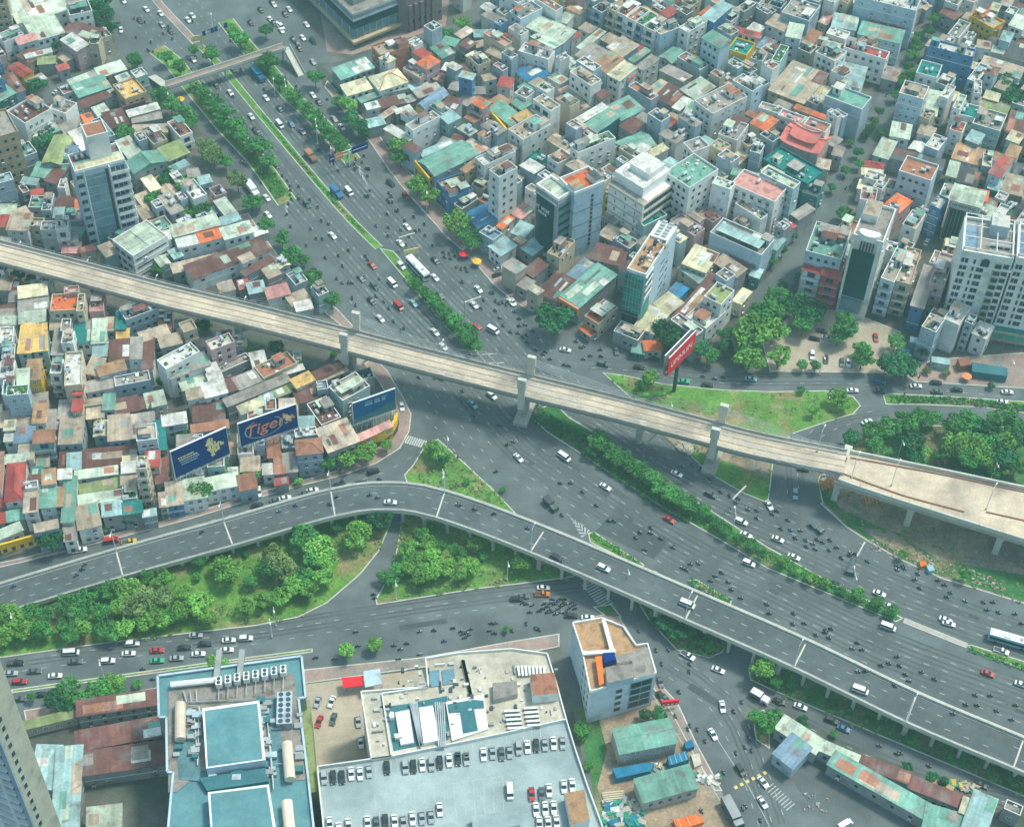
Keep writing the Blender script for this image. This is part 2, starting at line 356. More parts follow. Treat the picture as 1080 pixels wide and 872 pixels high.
for a_, h_ in (('165 52 183 66 200 88 240 136 270 168 303 214', 3.6), ('238 22 262 52 282 72 305 100 340 132 372 170', 3.2)):
    mb = MB(); L = smooth(GP(pts(a_)), 8); ribbon(mb, L, -h_, h_, 0, .16, 'kerb'); ribbon(mb, L, -h_+.35, h_-.35, .18, .18, 'grass'); struct('tree_median', mb)
mb = MB(); L = smooth(GP(pts('953 654 990 669 1020 681')), 6); ribbon(mb, L, -.9, .9, 0, .14, 'kerb'); ribbon(mb, L, -.6, .6, .15, .15, 'concrete'); struct('bare_median', mb)
for s_, z_ in (('690 452 700 447 740 460 790 478 812 488 810 505 780 492 740 478 712 470', .185), ('868 505 905 508 940 530 1000 545 1085 572 1085 600 1000 580 925 555 885 536', .185)):
    sheet('bare_earth', GP(pts(s_)), 'dirt', z_)
for s_ in ('905 556 940 560 980 590 1000 603 950 586', '960 572 1000 570 1060 590 1100 610 1040 600 990 590'): sheet('bare_earth', GP(pts(s_)), 'dirt', .188)
sheet('building_plot', GP(pts('612 760 700 735 735 784 762 834 772 880 650 890 630 830')), 'dirt', .05)
sheet('plot_grass', GP(pts('606 745 630 752 640 790 630 830 648 890 636 880 618 800')), 'grass_dark', .06)
sheet('yard', GP(pts('812 790 830 770 880 800 960 850 1000 900 880 920 872 872 850 842')), 'asphalt', .05)
sheet('parking_yard', GP(pts('318 722 445 706 452 730 400 745 420 830 330 850')), 'plaza', .05)
sheet('back_yard', GP(pts('20 765 180 745 200 900 40 930')), 'ground', .05)

# worn wheel tracks and resurfaced patches
tk = MB(); MEDT = smooth(GP(pts('215 55 237 75 270 115 357 218 430 298 505 375 577 456 620 484 700 536 760 570 810 592 945 656 1080 706 1160 735')), 8)
for k_, o_ in enumerate((4.4, 7.9, 11.3, 14.8, -4.4, -7.9, -11.3, -14.8)):
    for e_ in (-.75, .75): ribbon(tk, MEDT, o_+e_-.35, o_+e_+.35, .034+.001*k_, .034+.001*k_, 'asphalt_worn')
zt_ = .042
for s_ in ('-60 709 0 700 100 686 200 675 270 668 340 657 450 640 560 625 610 619', '705 700 760 740 790 800 815 870', '938 437 880 447 850 468 835 495 838 525', '790 738 900 793 1000 833 1080 853', '620 385 680 389 760 401 900 402'):
    L = smooth(GP(pts(s_)), 8); zt_ += .001
    for e_ in (-1.6, -.3, 1.9, 3.1): ribbon(tk, L, e_-.3, e_+.3, zt_, zt_, 'asphalt_worn')
for s_ in ('628 560 645 541 705 570 690 590', '449 262 462 256 470 262 458 268', '720 650 760 668 752 674 712 656', '300 310 330 296 336 300 306 315', '870 700 900 712 896 717 866 705', '560 470 580 463 588 470 568 477', '420 660 470 652 472 657 422 665', '730 720 760 740 754 745 724 725', '500 440 520 452 515 457 495 445'):
    tess(tk, GP(pts(s_)), .052, 'asphalt_patch')
pr_ = random.Random(77); Tm = plen(MEDT)
for k_ in range(46):
    a_, t_ = along(MEDT, pr_.uniform(10, Tm-10)); n_ = Vector((-t_.y, t_.x, 0)); q_ = a_+n_*pr_.choice((-1, 1))*pr_.uniform(4, 15); l_, w2 = pr_.uniform(2, 9), pr_.uniform(.7, 2.2); z_ = .045+.0001*k_
    tk.poly([(v_.x, v_.y, z_) for v_ in (q_-n_*w2/2, q_+t_*l_-n_*w2/2, q_+t_*l_+n_*w2/2, q_+n_*w2/2)], pr_.choice(('asphalt_patch', 'asphalt_worn')))
for k_ in range(90):      # manhole covers and drain lids
    a_, t_ = along(MEDT, pr_.uniform(10, Tm-10)); q_ = a_+Vector((-t_.y, t_.x, 0))*pr_.choice((-1, 1))*pr_.uniform(3, 16); tk.poly([(q_.x+.4*math.cos(i_*math.pi/4), q_.y+.4*math.sin(i_*math.pi/4), .056) for i_ in range(8)], 'dark_metal')
struct('wheel_tracks', tk)
# lane markings
mk = MB()
def dashes(Pp, offs, z=.06, on=1.5, off=3.6, w_=.15, s0=0, s1=None, mt='paint', mb=None):
    mb = mb or mk; T = plen(Pp); s1 = s1 or T
    for o_ in offs:
        s = s0+random.random()*3
        while s < s1-on:
            a, t = along(Pp, s); n = Vector((-t.y, t.x, 0))
            if random.random() > .06:
                q = a+n*o_; r_ = q+t*on
                mb.poly([(x.x, x.y, x.z+z) for x in (q-n*w_/2, q+n*w_/2, r_+n*w_/2, r_-n*w_/2)][::-1], mt)
            s += on+off
MED = smooth(GP(pts('160 -5 207 46 237 75 270 115 357 218 430 298 505 375 577 456 620 484 700 536 760 570 810 592 945 656 1080 706 1160 735')), 8)
dashes(MED, [6.2, 9.6, 13.0], s0=10)
dashes(MED, [-6.2, -9.6, -13.0], s0=10)
dashes(MED, [-17, -20.5], s0=plen(MED)*.42); dashes(MED, [17, 20.5], s0=plen(MED)*.45, s1=plen(MED)*.9)
dashes(MED, [-24, -27.5], s0=plen(MED)*.47, s1=plen(MED)*.62)
LL = smooth(GP(pts('-60 712 0 703 100 689 200 678 270 671 340 660 450 643 560 628 610 622')), 8)
dashes(LL, [1.2, -2.4])
dashes(smooth(GP(pts('620 388 680 392 760 404 900 405 1080 420')), 8), [0])
dashes(smooth(GP(pts('930 437 880 447 850 468 835 495 838 525')), 5), [-1.8, 1.8])
dashes(smooth(GP(pts('705 700 760 740 790 800 815 870')), 6), [-3.5, 3.5, 0])
dashes(smooth(GP(pts('200 555 300 528 400 500 440 478')), 6), [0])
dashes(smooth(GP(pts('790 735 900 790 1000 830 1080 850')), 6), [0])
def edge_line(s_, w_=.18): ribbon(mk, smooth(GP(pts(s_)), 6), -w_/2, w_/2, .065, .065, 'paint')
for s_ in ('650 676 664 700 690 735 712 772 740 812 760 845', '757 780 775 808 790 830 812 872', '570 600 600 612'): edge_line(s_)
def zebra(a, b, n, L_, wv=.5):
    a = G(*a); b = G(*b); t = (b-a).normalized(); nn = Vector((-t.y, t.x, 0))
    for i in range(n):
        c = a+(b-a)*(i+.5)/n
        mk.poly([(x.x, x.y, .068) for x in (c-t*wv/2-nn*L_/2, c+t*wv/2-nn*L_/2, c+t*wv/2+nn*L_/2, c-t*wv/2+nn*L_/2)], 'paint')
zebra((428, 463), (449, 469), 9, 3.2); zebra((619, 613), (641, 640), 11, 4.0, .45); zebra((810, 828), (835, 852), 9, 3.0, .25)
def chevrons(P_, n, mt='paint'):
    P = GP(pts(P_)); a, b, c = P   # apex, base corners
    for i in range(n):
        t0 = (i+.2)/n; t1 = (i+.65)/n; mid0 = a+((b+c)/2-a)*min(1, t0+.18); mid1 = a+((b+c)/2-a)*min(1, t1+.18)
        for e_ in (b, c):
            mk.poly([(x.x, x.y, .07) for x in (a+(e_-a)*t0, mid0, mid1, a+(e_-a)*t1)], mt)
chevrons('601 545 614 568 623 560', 6); chevrons('303 232 300 216 304 211', 4); chevrons('392 205 375 176 379 174', 5)
for i_ in range(7):
    x_ = 508+i_*8; edge_line('%f %f %f %f' % (x_, 374+i_*9, x_+16, 373+i_*9.5), .35)
edge_line('505 373 530 405 556 437'); edge_line('512 371 540 400 570 428')
struct('lane_markings', mk)
rk = MB()
P = smooth(GP(pts('768 834 812 812')), 2); dashes(P, [0], z=.08, on=.9, off=.9, w_=.9, mt='paint_yellow', mb=rk); struct('speed_bump', rk)
sn = 0
for a_, b_ in (('679 482', '692 470'), ('770 540', '784 526'), ('900 600', '908 585'), ('421 265', '438 260'), ('490 333', '507 327')):
    q_ = MB(); A_, B_ = GP(pts(a_+' '+b_)); q_.bar(A_+Vector((0, 0, 6)), B_+Vector((0, 0, 6)), .28, 'concrete_light'); q_.bar(A_*1, A_+Vector((0, 0, 6.1)), .12, 'steel')
    t_ = thing('traffic_mast', 'mast', A_, attr='pale traffic mast over the road', group='traffic masts over the highway'); q_.build('arm', t_, -A_); q2 = MB(); q2.box(-.25, -.25, 0, .25, .25, .5, 'concrete'); q2.build('base', t_)
# ---------------------------------------------------------------- flyover
JA = pts('0 616.5 122.5 581 236 549.75 348.75 517 410 511 468.75 519.75 573.75 559.75 736 627 850 678 966 734 1080 778')
JB = pts('6 647 130 608.5 246 576 353.75 546 408 538 460 546 560 581 722.5 653.5 837.5 703 956 760 1068 812')
JZ = [1.5, 3.2, 5, 6.5, 7.2, 7.6, 8, 8, 8, 7.6, 7.2]
FC = [(G(*a, z)+G(*b, z))/2 for a, b, z in zip(JA, JB, JZ)]
FW = sum((G(*a, z)-G(*b, z)).length for a, b, z in list(zip(JA, JB, JZ))[1:-1])/9/2+.15
d0 = (FC[0]-FC[1]).normalized(); FC = [FC[0]+d0*60-Vector((0, 0, 1.2))]+FC
d1 = (FC[-1]-FC[-2]).normalized(); FC.append(FC[-1]+d1*45)
FP = smooth(FC, 4)
fly = thing('road_flyover', 'flyover', (FP[30].x, FP[30].y, 0), label='long grey elevated road flyover curving between the parks with dashed lanes', at=FC[5])
off = -Vector((FP[30].x, FP[30].y, 0))
q = MB(); ribbon(q, FP, -FW-.35, FW+.35, -.9, -.10, 'concrete_light'); ribbon(q, FP, -FW, FW, .0, .0, 'flyover_asphalt')
ribbon(q, FP, -FW*.6, FW*.6, -1.9, -.9, 'concrete'); q.build('deck', fly, off)
for sg in (-1, 1):
    q = MB(); a_, b_ = sorted((sg*FW, sg*(FW+.42))); ribbon(q, FP, a_, b_, -.2, .75, 'concrete_light'); 
    if sg > 0: ribbon(q, FP, FW+.42, FW+1.15, -.6, .30, 'concrete_light')
    for i in range(0, len(FP)-1):
        s_ = side(FP, i)*(sg*(FW+.2)); p0 = FP[i]+s_; q.bar(p0+Vector((0, 0, .7)), p0+Vector((0, 0, 1.25)), .05, 'steel')
    ribbon(q, FP, min(sg*(FW+.15), sg*(FW+.27)), max(sg*(FW+.15), sg*(FW+.27)), 1.18, 1.28, 'steel')
    q.build('parapet', fly, off)
q = MB(); dashes(FP, [-FW/3, FW/3], z=.02, on=1.5, off=3.6, mb=q)
for sg in (-1, 1): ribbon(q, FP, sg*(FW-.35)-.08, sg*(FW-.35)+.08, .02, .02, 'paint')
q.build('markings', fly, off)
for a, b, z in list(zip(JA, JB, JZ))[1:]:
    if a[0] == 410: continue
    A_, B_ = G(*a, z), G(*b, z); t_ = (B_-A_).normalized(); nn = Vector((-t_.y, t_.x, 0))*.22
    q = MB(); q.poly([tuple(p+Vector((0, 0, .028))) for p in (A_+t_*.3-nn, A_+t_*.3+nn, B_-t_*.3+nn, B_-t_*.3-nn)][::-1], 'concrete_light'); q.build('expansion_joint', fly, off)
s = 0; T_ = plen(FP); k_ = 0
while s < T_-3:
    p, t = along(FP, s); ipx = PX(p)
    if p.z > 3.2 and not (436 < ipx[0] < 447):
        n = Vector((-t.y, t.x, 0)); big = k_ % 5 == 0; q = MB(); r_ = .75 if big else .5
        for sg in (-1, 1):
            c = p+n*sg*(FW-1.6); q.bar((c.x, c.y, 0), (c.x, c.y, p.z-1.6), r_, 'concrete_light', 8)
        ca = p-n*(FW-.2); cb = p+n*(FW-.2)
        q.bar((ca.x, ca.y, p.z-1.75), (cb.x, cb.y, p.z-1.75), r_*1.1, 'concrete_light')
        if big: q.box(*(v for v in (p.x-1.5, p.y-1.5, 0, p.x+1.5, p.y+1.5, .5)), 'concrete')
        o = q.build('pier', fly, off)
    k_ += 1; s += 7.3
# ---------------------------------------------------------------- metro viaduct (unfinished), three pairs of pylons
MZ = 12.0
UA = pts('0 252 32 257 172 297 270 319 357 342 465 370 540 390 560 393.5 665 419 715 436 810 457')
UB = pts('0 273 -1 273 82 297 170 319 270 345 365 371 480 398 540 414 635 437 702 455 810 483')
# centre line: sample both edges by x
def edge(Pp, x):
    for a, b in zip(Pp, Pp[1:]):
        if b[0] != a[0] and a[0] <= x <= b[0]: return a[1]+(b[1]-a[1])*(x-a[0])/(b[0]-a[0])
    return Pp[-1][1]
UA2 = pts('-5 251 32 258 100 278 172 297 270 320 357 342 465 370 560 393.5 665 419 715 432 810 457')
UB2 = pts('-5 272 82 297 170 319 270 345 365 371 480 398 560 418 635 437 702 455 810 483')
MC = []; ws = []
for x in (0, 90, 180, 270, 360, 460, 560, 660, 740, 800):
    A_ = G(x, edge(UA2, x), MZ+1.3); D_ = (G(x+20, edge(UA2, min(x+20, 810)), MZ+1.3)-G(x-4, edge(UA2, x-4), MZ+1.3)); D_.z = 0; D_.normalize(); N_ = Vector((D_.y, -D_.x, 0))
    # near edge hit
    best = min(((abs(edge(UB2, PX(A_+N_*k/5)[0])-PX(A_+N_*k/5)[1]), k/5) for k in range(20, 110)), key=lambda t: t[0])[1]
    ws.append(best); MC.append((A_, N_))
print('metro widths', [round(v, 1) for v in ws])
MW = sorted(ws)[len(ws)//2]/2
MP0 = [a+n*MW for a, n in MC]
for p in MP0: p.z = MZ
MP0 = [MP0[0]+(MP0[0]-MP0[1]).normalized()*k for k in (90, 45)]+MP0
W0 = (G(897, 475, MZ+1.2)+G(887, 497, MZ+1.2))/2; W0.z = MZ
MP1 = MP0+[W0]
MPs = smooth(MP1, 5)
WA = GP(pts('897 475 990 494 1080 513 1180 533'), MZ+1.2); WB = GP(pts('884 505 940 524 1080 568 1180 600'), MZ+1.2)
met = thing('metro_viaduct', 'viaduct', (0, 0, 0), label='long unfinished beige concrete metro viaduct crossing the whole picture diagonally', at=MP0[6])
q = MB(); ribbon(q, MPs, -MW, MW, -.8, -.08, 'concrete'); ribbon(q, MPs, -MW*.5, MW*.5, -2.5, -.8, 'concrete'); q.build('deck', met)
q = MB(); ribbon(q, MPs, -MW+.4, MW-1.6, .0, .0, 'metro_floor'); ribbon(q, MPs, MW-1.6, MW-.4, .0, .35, 'concrete'); 
ribbon(q, MPs, -MW*.30, -MW*.30+.25, .0, .14, 'concrete'); ribbon(q, MPs, MW*.18, MW*.18+.25, .0, .14, 'concrete')
q.build('track_bed', met)
for sg in (-1, 1):
    q = MB(); a_, b_ = sorted((sg*(MW-.4), sg*MW)); ribbon(q, MPs, a_, b_, -.7, 1.15, 'concrete')
    for i in range(0, len(MPs)-1, 1):
        p0 = MPs[i]+side(MPs, i)*(sg*(MW-.2)); q.bar(p0+Vector((0, 0, 1.2)), p0+Vector((0, 0, 2.1)), .05, 'steel')
    ribbon(q, MPs, min(sg*(MW-.16), sg*(MW-.24)), max(sg*(MW-.16), sg*(MW-.24)), 2.02, 2.1, 'steel'); q.build('parapet', met)
# wide station approach
q = MB(); P = [(p.x, p.y) for p in WA]+[(p.x, p.y) for p in WB[::-1]]; q.prism(P, MZ-1.8, MZ+.1, 'concrete', 'metro_floor'); q.build('station_deck', met)
for L in (WA, WB):
    q = MB(); L2 = smooth([Vector((p.x, p.y, MZ)) for p in L], 6); ribbon(q, L2, -.25, .25, -.2, 1.4, 'concrete_light')
    for i in range(len(L2)-1): q.bar(L2[i]+Vector((0, 0, 1.3)), L2[i]+Vector((0, 0, 2.2)), .05, 'steel')
    q.build('parapet', met)
for s_ in ('897 483 990 500 1080 519 1150 534', '890 500 950 522 1017 540', '1040 540 1080 549 1150 566'):
    q = MB(); ribbon(q, smooth(GP(pts(s_), MZ+.1), 6), -.2, .2, 0, .3, 'rust'); q.build('steel_rail', met)
for (fx, fy), (nx, ny) in (((374, 343), (366, 372)), ((564, 392), (556, 418)), ((766, 446), (758, 471))):
    Pf = G(fx, fy, MZ+1); Pn = G(nx, ny, MZ+1); cen = (Pf+Pn)/2
    i = min(range(len(MPs)), key=lambda i: (MPs[i]-Vector((cen.x, cen.y, MZ))).length); c = MPs[i]; n = side(MPs, i); t = Vector((n.y, -n.x, 0)); ang = math.atan2(t.y, t.x)
    for sg in (1, -1):
        q = MB(); q.box(-1.05, -.55, -4.5, 1.05, .55, 8.2, 'concrete_light'); q.box(-1.3, -.6, 4.5, 1.3, .6, 8.4, 'concrete_light'); q.box(-.9, min(-sg*(MW-1.4), -sg*(MW+.4)), -MZ+.1, .9, max(-sg*(MW-1.4), -sg*(MW+.4)), -2.45, 'concrete')
        q.build('pylon', met, c+n*sg*(MW+.15), ang)
        q = MB()
        for k in range(6):
            for e in (-1, 1):
                zz = 8.0-k*.55; L_ = 15+ (5-k)*5.5; q.bar(c+n*sg*(MW-.2)+Vector((0, 0, zz)), along(MPs, 0)[0]*0+c+n*sg*(MW-.2)+t*e*L_+Vector((0, 0, 1.2)), .055, 'steel', 3)
        q.build('stay_cable', met)['kind'] = 'stuff'
    q = MB(); q.box(-2.2, -MW-1, -.9*0, 2.2, MW+1, 1.2, 'concrete'); q.build('footing', met, (c.x, c.y, .1), ang)
s = 10; T_ = plen(MPs)
pyl = [G(370, 358, MZ), G(560, 405, MZ), G(762, 458, MZ)]
while s < T_:
    p, t = along(MPs, s)
    if min((p-v).length for v in pyl) > 22 and not (380 < PX(p)[0] < 640):
        ang = math.atan2(t.y, t.x); q = MB(); q.prism([(1.1*math.cos(a*math.pi/4), 1.1*math.sin(a*math.pi/4)) for a in range(8)], 0, MZ-4, 'concrete_light')
        q.prism([(-1.3, -2.0), (1.3, -2.0), (1.3, 2.0), (-1.3, 2.0)], MZ-4, MZ-3.2, 'concrete_light'); q.prism([(-1.5, -MW*.6), (1.5, -MW*.6), (1.5, MW*.6), (-1.5, MW*.6)], MZ-3.2, MZ-2.55, 'concrete_light')
        q.build('pier', met, (p.x, p.y, 0), ang)
    s += 33
for x, y in ((885, 505), (963, 532), (1058, 562)):
    p = G(x, y, MZ); pf = G(x+12, y-40, MZ); t = (pf-p).normalized(); ang = math.atan2(t.y, t.x); L_ = min(16, (pf-p).length)
    q = MB(); q.box(0.2, -1.1, MZ-3.6, L_, 1.1, MZ-1.85, 'concrete_light'); q.box(1.5, -.9, 0, 3.6, .9, MZ-3.6, 'concrete_light'); q.box(L_-3.6, -.9, 0, L_-1.5, .9, MZ-3.6, 'concrete_light')
    q.build('pier', met, (p.x, p.y, 0), ang)
# ---------------------------------------------------------------- footbridge with stairs
fb = thing('footbridge', 'footbridge', G(240, 72), label='narrow pink-grey footbridge spanning the highway near the top', at=G(235, 70)); o0 = -G(240, 72)
a = G(176, 91, 5.6); b = G(300, 50, 5.6); L = [a+(b-a)*i/12 for i in range(13)]
q = MB(); ribbon(q, L, -1.6, 1.6, -.7, 0, 'concrete'); ribbon(q, L, -1.3, 1.3, .02, .02, 'paving'); q.build('deck', fb, o0)
for sg in (-1, 1): q = MB(); ribbon(q, L, sg*1.5-.1, sg*1.5+.1, 0, 1.1, 'concrete_light'); q.build('railing', fb, o0)
q = MB(); L = [G(302, 50, 5.6), G(318, 80, .2)]; ribbon(q, L, -1.5, 1.5, -.4, 0, 'concrete_light'); ribbon(q, L, -1.6, -1.4, 0, 1, 'concrete'); ribbon(q, L, 1.4, 1.6, 0, 1, 'concrete'); q.build('stair', fb, o0)
q = MB(); L = [a, G(160, 80, .2)]; ribbon(q, L, -1.5, 1.5, -.4, 0, 'concrete_light'); q.build('stair', fb, o0)
for x, y in ((200, 83), (237, 71), (268, 61), (298, 52)):
    q = MB(); p = G(x, y, 5); q.bar((p.x, p.y, 0), (p.x, p.y, 5), .4, 'concrete_light', 8); q.build('pier', fb, o0)
# ---------------------------------------------------------------- window, balcony, tank meshes shared by all buildings
def mesh_of(f):
    q = MB(); f(q); return q
WIN = mesh_of(lambda q: (q.box(-.5, -.05, -.5, .5, .02, .5, 'frame'), q.box(-.42, -.08, -.42, .42, .0, .42, 'glass')))
WINP = mesh_of(lambda q: (q.box(-.5, -.05, -.5, .5, .02, .5, 'glass_blue'), q.box(-.44, -.08, -.4, -.03, .0, .42, 'glass'), q.box(.03, -.08, -.4, .44, .0, .42, 'glass')))
TANK = mesh_of(lambda q: (q.bar((-.9, 0, .95), (.9, 0, .95), .55, 'tank_steel', 8), q.box(-.7, -.4, 0, .7, .4, .45, 'dark_metal')))
ACU = mesh_of(lambda q: (q.box(-.5, -.25, 0, .5, .25, .8, 'white_trim'), q.box(-.3, -.28, .12, .3, -.24, .65, 'dark_metal')))
WINS = mesh_of(lambda q: (q.box(-.5, -.05, -.5, .5, .02, .5, 'frame'), q.box(-.42, -.08, -.42, .42, .0, .35, 'glass'), q.box(-.6, -.55, .48, .6, .02, .56, 'roof_d')))
WINL = mesh_of(lambda q: (q.box(-.5, -.05, -.5, .5, .02, .5, 'white_trim'), q.box(-.4, -.08, -.4, .4, .0, .4, 'glass_blue'), q.box(-.03, -.1, -.4, .03, .0, .4, 'white_trim')))
MESH = {k: v.mesh(k) for k, v in (('window', WIN), ('window_pair', WINP), ('water_tank', TANK), ('air_conditioner', ACU), ('window_shade', WINS), ('window_light', WINL))}
MBS = {'window_shade': WINS, 'window_light': WINL, 'window': WIN, 'window_pair': WINP, 'water_tank': TANK, 'air_conditioner': ACU}
OCC = np.zeros((900, 800), bool)     # 1 m cells, x from -450, y from 120
def occ_cells(cx, cy, ang, w_, d_, pad=0.0):
    n1 = max(2, int(w_+2*pad)+1); n2 = max(2, int(d_+2*pad)+1)
    U, V = np.meshgrid(np.linspace(-w_/2-pad, w_/2+pad, n1*2), np.linspace(-d_/2-pad, d_/2+pad, n2*2))
    X = cx+U*math.cos(ang)-V*math.sin(ang)+450; Y = cy+U*math.sin(ang)+V*math.cos(ang)-120
    return np.clip(X.astype(int), 0, 899), np.clip(Y.astype(int), 0, 799)
def occ_poly(P, val=True):
    P = [(p[0]+450, p[1]-120) for p in P]; xs = [p[0] for p in P]; ys = [p[1] for p in P]
    x0, x1, y0, y1 = int(max(0, min(xs))), int(min(899, max(xs)))+1, int(max(0, min(ys))), int(min(799, max(ys)))+1
    if x1 <= x0 or y1 <= y0: return
    X, Y = np.meshgrid(np.arange(x0, x1)+.5, np.arange(y0, y1)+.5, indexing='ij'); ins = np.zeros(X.shape, bool)
    for i in range(len(P)):
        (a, b), (c, d) = P[i-1], P[i]
        if b == d: continue
        ins ^= ((b > Y) != (d > Y)) & (X < (c-a)*(Y-b)/(d-b)+a)
    OCC[x0:x1, y0:y1][ins] = val
class Sink:
    """collects a building's parts: as child objects of a thing, or (merge) into one mesh for the far mass of houses"""
    def __init__(s, parent=None, merge=None, mx=None): s.p = parent; s.mg = merge; s.mx = mx
    def part(s, name, mb, label=None):
        if s.mg is not None: s.mg.add(mb, s.mx); return
        o = mb.build(name, s.p)
        if label: o['label'] = label
        return o
    def inst(s, name, key, loc, rot=0, scale=(1, 1, 1)):
        if s.mg is not None:
            s.mg.add(MBS[key], s.mx @ Matrix.Translation(loc) @ Matrix.Rotation(rot, 4, 'Z') @ Matrix.Diagonal((*scale, 1))); return
        link(name, MESH[key], s.p, loc, rot, scale)
def wins(S, rnd, face, w_, d_, rows, cols, z0, fh, sx=1.1, sz=1.3, prob=1.0, key='window', cap=100, margin=.9):
    L_ = w_ if face in 'fk' else d_; n = 0; style = rnd.choice(('window', 'window', 'window_shade', 'window_light'))
    if cols < 1: return 0
    for r_ in range(rows):
        for c in range(cols):
            if rnd.random() > prob or n >= cap: continue
            t = -L_/2+margin+(L_-2*margin)*(c+.5)/cols; z = z0+fh*r_+fh*.52
            loc, rot = {'f': ((t, -d_/2, z), 0), 'r': ((w_/2, t, z), math.pi/2), 'l': ((-w_/2, -t, z), -math.pi/2), 'k': ((-t, d_/2, z), math.pi)}[face]
            S.inst('window', key if key != 'window' else style, loc, rot, (sx, 1, sz)); n += 1
            if key == 'window' and rnd.random() < .14:
                nx, ny = {'f': (0, -1), 'r': (1, 0), 'l': (-1, 0), 'k': (0, 1)}[face]; S.inst('air_conditioner', 'air_conditioner', (loc[0]+nx*.28, loc[1]+ny*.28, loc[2]-1.45), rot, (.9, .9, .8))
    return n
def roof_mesh(typ, w_, d_, h, code, rnd, sky_lights=True):
    q = MB(); ov = .35; rm = 'roof_'+code
    if typ == 'F':
        q.box(-w_/2+.2, -d_/2+.2, h-.3, w_/2-.2, d_/2-.2, h+.04, 'flat_'+code, bottom=False); return q
    X = w_/2+ov; Y = d_/2+ov
    if typ == 'S':
        rise = min(1.4, d_*.09); vs = [(-X, -Y, h+.05), (X, -Y, h+.05), (X, Y, h+rise), (-X, Y, h+rise)]
        q.poly(vs, rm); q.poly([(a, b, c-.12) for a, b, c in vs][::-1], rm)
        for i in range(4): a, b = vs[i], vs[(i+1) % 4]; q.poly([(a[0], a[1], a[2]-.12), (b[0], b[1], b[2]-.12), b, a], rm)
        if sky_lights and w_ > 7 and d_ > 8:
            for k in range(rnd.randint(1, 3)):
                x = rnd.uniform(-w_/2+1, w_/2-2); f = lambda y: h+.05+(y+Y)/(2*Y)*(rise-.05)+.02; y0 = rnd.uniform(-d_/2, 0); y1 = y0+rnd.uniform(2.5, d_*.45)
                q.poly([(x, y0, f(y0)), (x+.9, y0, f(y0)), (x+.9, y1, f(y1)), (x, y1, f(y1))], 'roof_'+rnd.choice('wtk'))
        for k in range(int(w_*d_/45)+(rnd.random() < .5)):      # patched sheets
            x0 = rnd.uniform(-w_/2, w_/2-1.5); x1 = min(w_/2+.2, x0+rnd.uniform(1.5, max(2, w_*.5))); y0 = rnd.uniform(-d_/2, d_/2-2); y1 = min(d_/2, y0+rnd.uniform(2, max(3, d_*.6))); zz = .03+.012*k
            f = lambda y: h+.05+(y+Y)/(2*Y)*(rise-.05)+zz; q.poly([(x0, y0, f(y0)), (x1, y0, f(y0)), (x1, y1, f(y1)), (x0, y1, f(y1))], 'roof_'+rnd.choice((code, 'c', 'd', 'b', 'w', 'l', 'q', 'g')))
    elif typ in 'GgA':
        rise = min(2.2, w_*.16) if typ == 'G' else min(2.2, d_*.16)
        seg = [(-1, 0), (0, 1), (1, 0)] if typ != 'A' else [(-1, 0), (-.6, .6), (0, 1), (.6, .6), (1, 0)]
        if typ == 'g':
            for a, b in zip(seg, seg[1:]): q.poly([(-X, a[0]*Y, h+a[1]*rise), (X, a[0]*Y, h+a[1]*rise), (X, b[0]*Y, h+b[1]*rise), (-X, b[0]*Y, h+b[1]*rise)], rm)
            for sg in (-1, 1): q.poly([(sg*w_/2, -Y, h-.1), (sg*w_/2, 0, h+rise-.05), (sg*w_/2, Y, h-.1)][::-sg], rm)
            q.box(-X, -.2, h+rise-.12, X, .2, h+rise+.07, rm)
        else:
            for a, b in zip(seg, seg[1:]): q.poly([(a[0]*X, -Y, h+a[1]*rise), (b[0]*X, -Y, h+b[1]*rise), (b[0]*X, Y, h+b[1]*rise), (a[0]*X, Y, h+a[1]*rise)][::-1], rm)
            for sg in (-1, 1): q.poly([(p[0]*w_/2, sg*d_/2, h-.1+p[1]*rise) for p in seg][::sg], rm)
            q.box(-.2, -Y, h+rise-.12, .2, Y, h+rise+.07, rm)
    elif typ == 'H':
        rise = min(w_, d_)*.28; e = min(w_, d_)/2
        r0, r1 = ((-(w_/2-e), 0), (w_/2-e, 0)) if w_ >= d_ else ((0, -(d_/2-e)), (0, d_/2-e))
        c = [(-X, -Y, h), (X, -Y, h), (X, Y, h), (-X, Y, h)]; A_ = (*r0, h+rise); B_ = (*r1, h+rise)
        if w_ >= d_: fs = [(c[0], c[1], B_, A_), (c[1], c[2], B_), (c[2], c[3], A_, B_), (c[3], c[0], A_)]
        else: fs = [(c[0], c[1], A_), (c[1], c[2], B_, A_), (c[2], c[3], B_), (c[3], c[0], A_, B_)]
        for f in fs: q.poly(f, rm)
        q.bar((c[0][0], c[0][1], h+.05), A_, .15, 'roof_o' if code == 'e' else rm); q.bar((c[1][0], c[1][1], h+.05), B_ if w_ >= d_ else A_, .15, 'roof_o' if code == 'e' else rm)
        q.bar((c[2][0], c[2][1], h+.05), B_, .15, 'roof_o' if code == 'e' else rm); q.bar(A_, B_, .16, 'roof_o' if code == 'e' else rm)
    return q
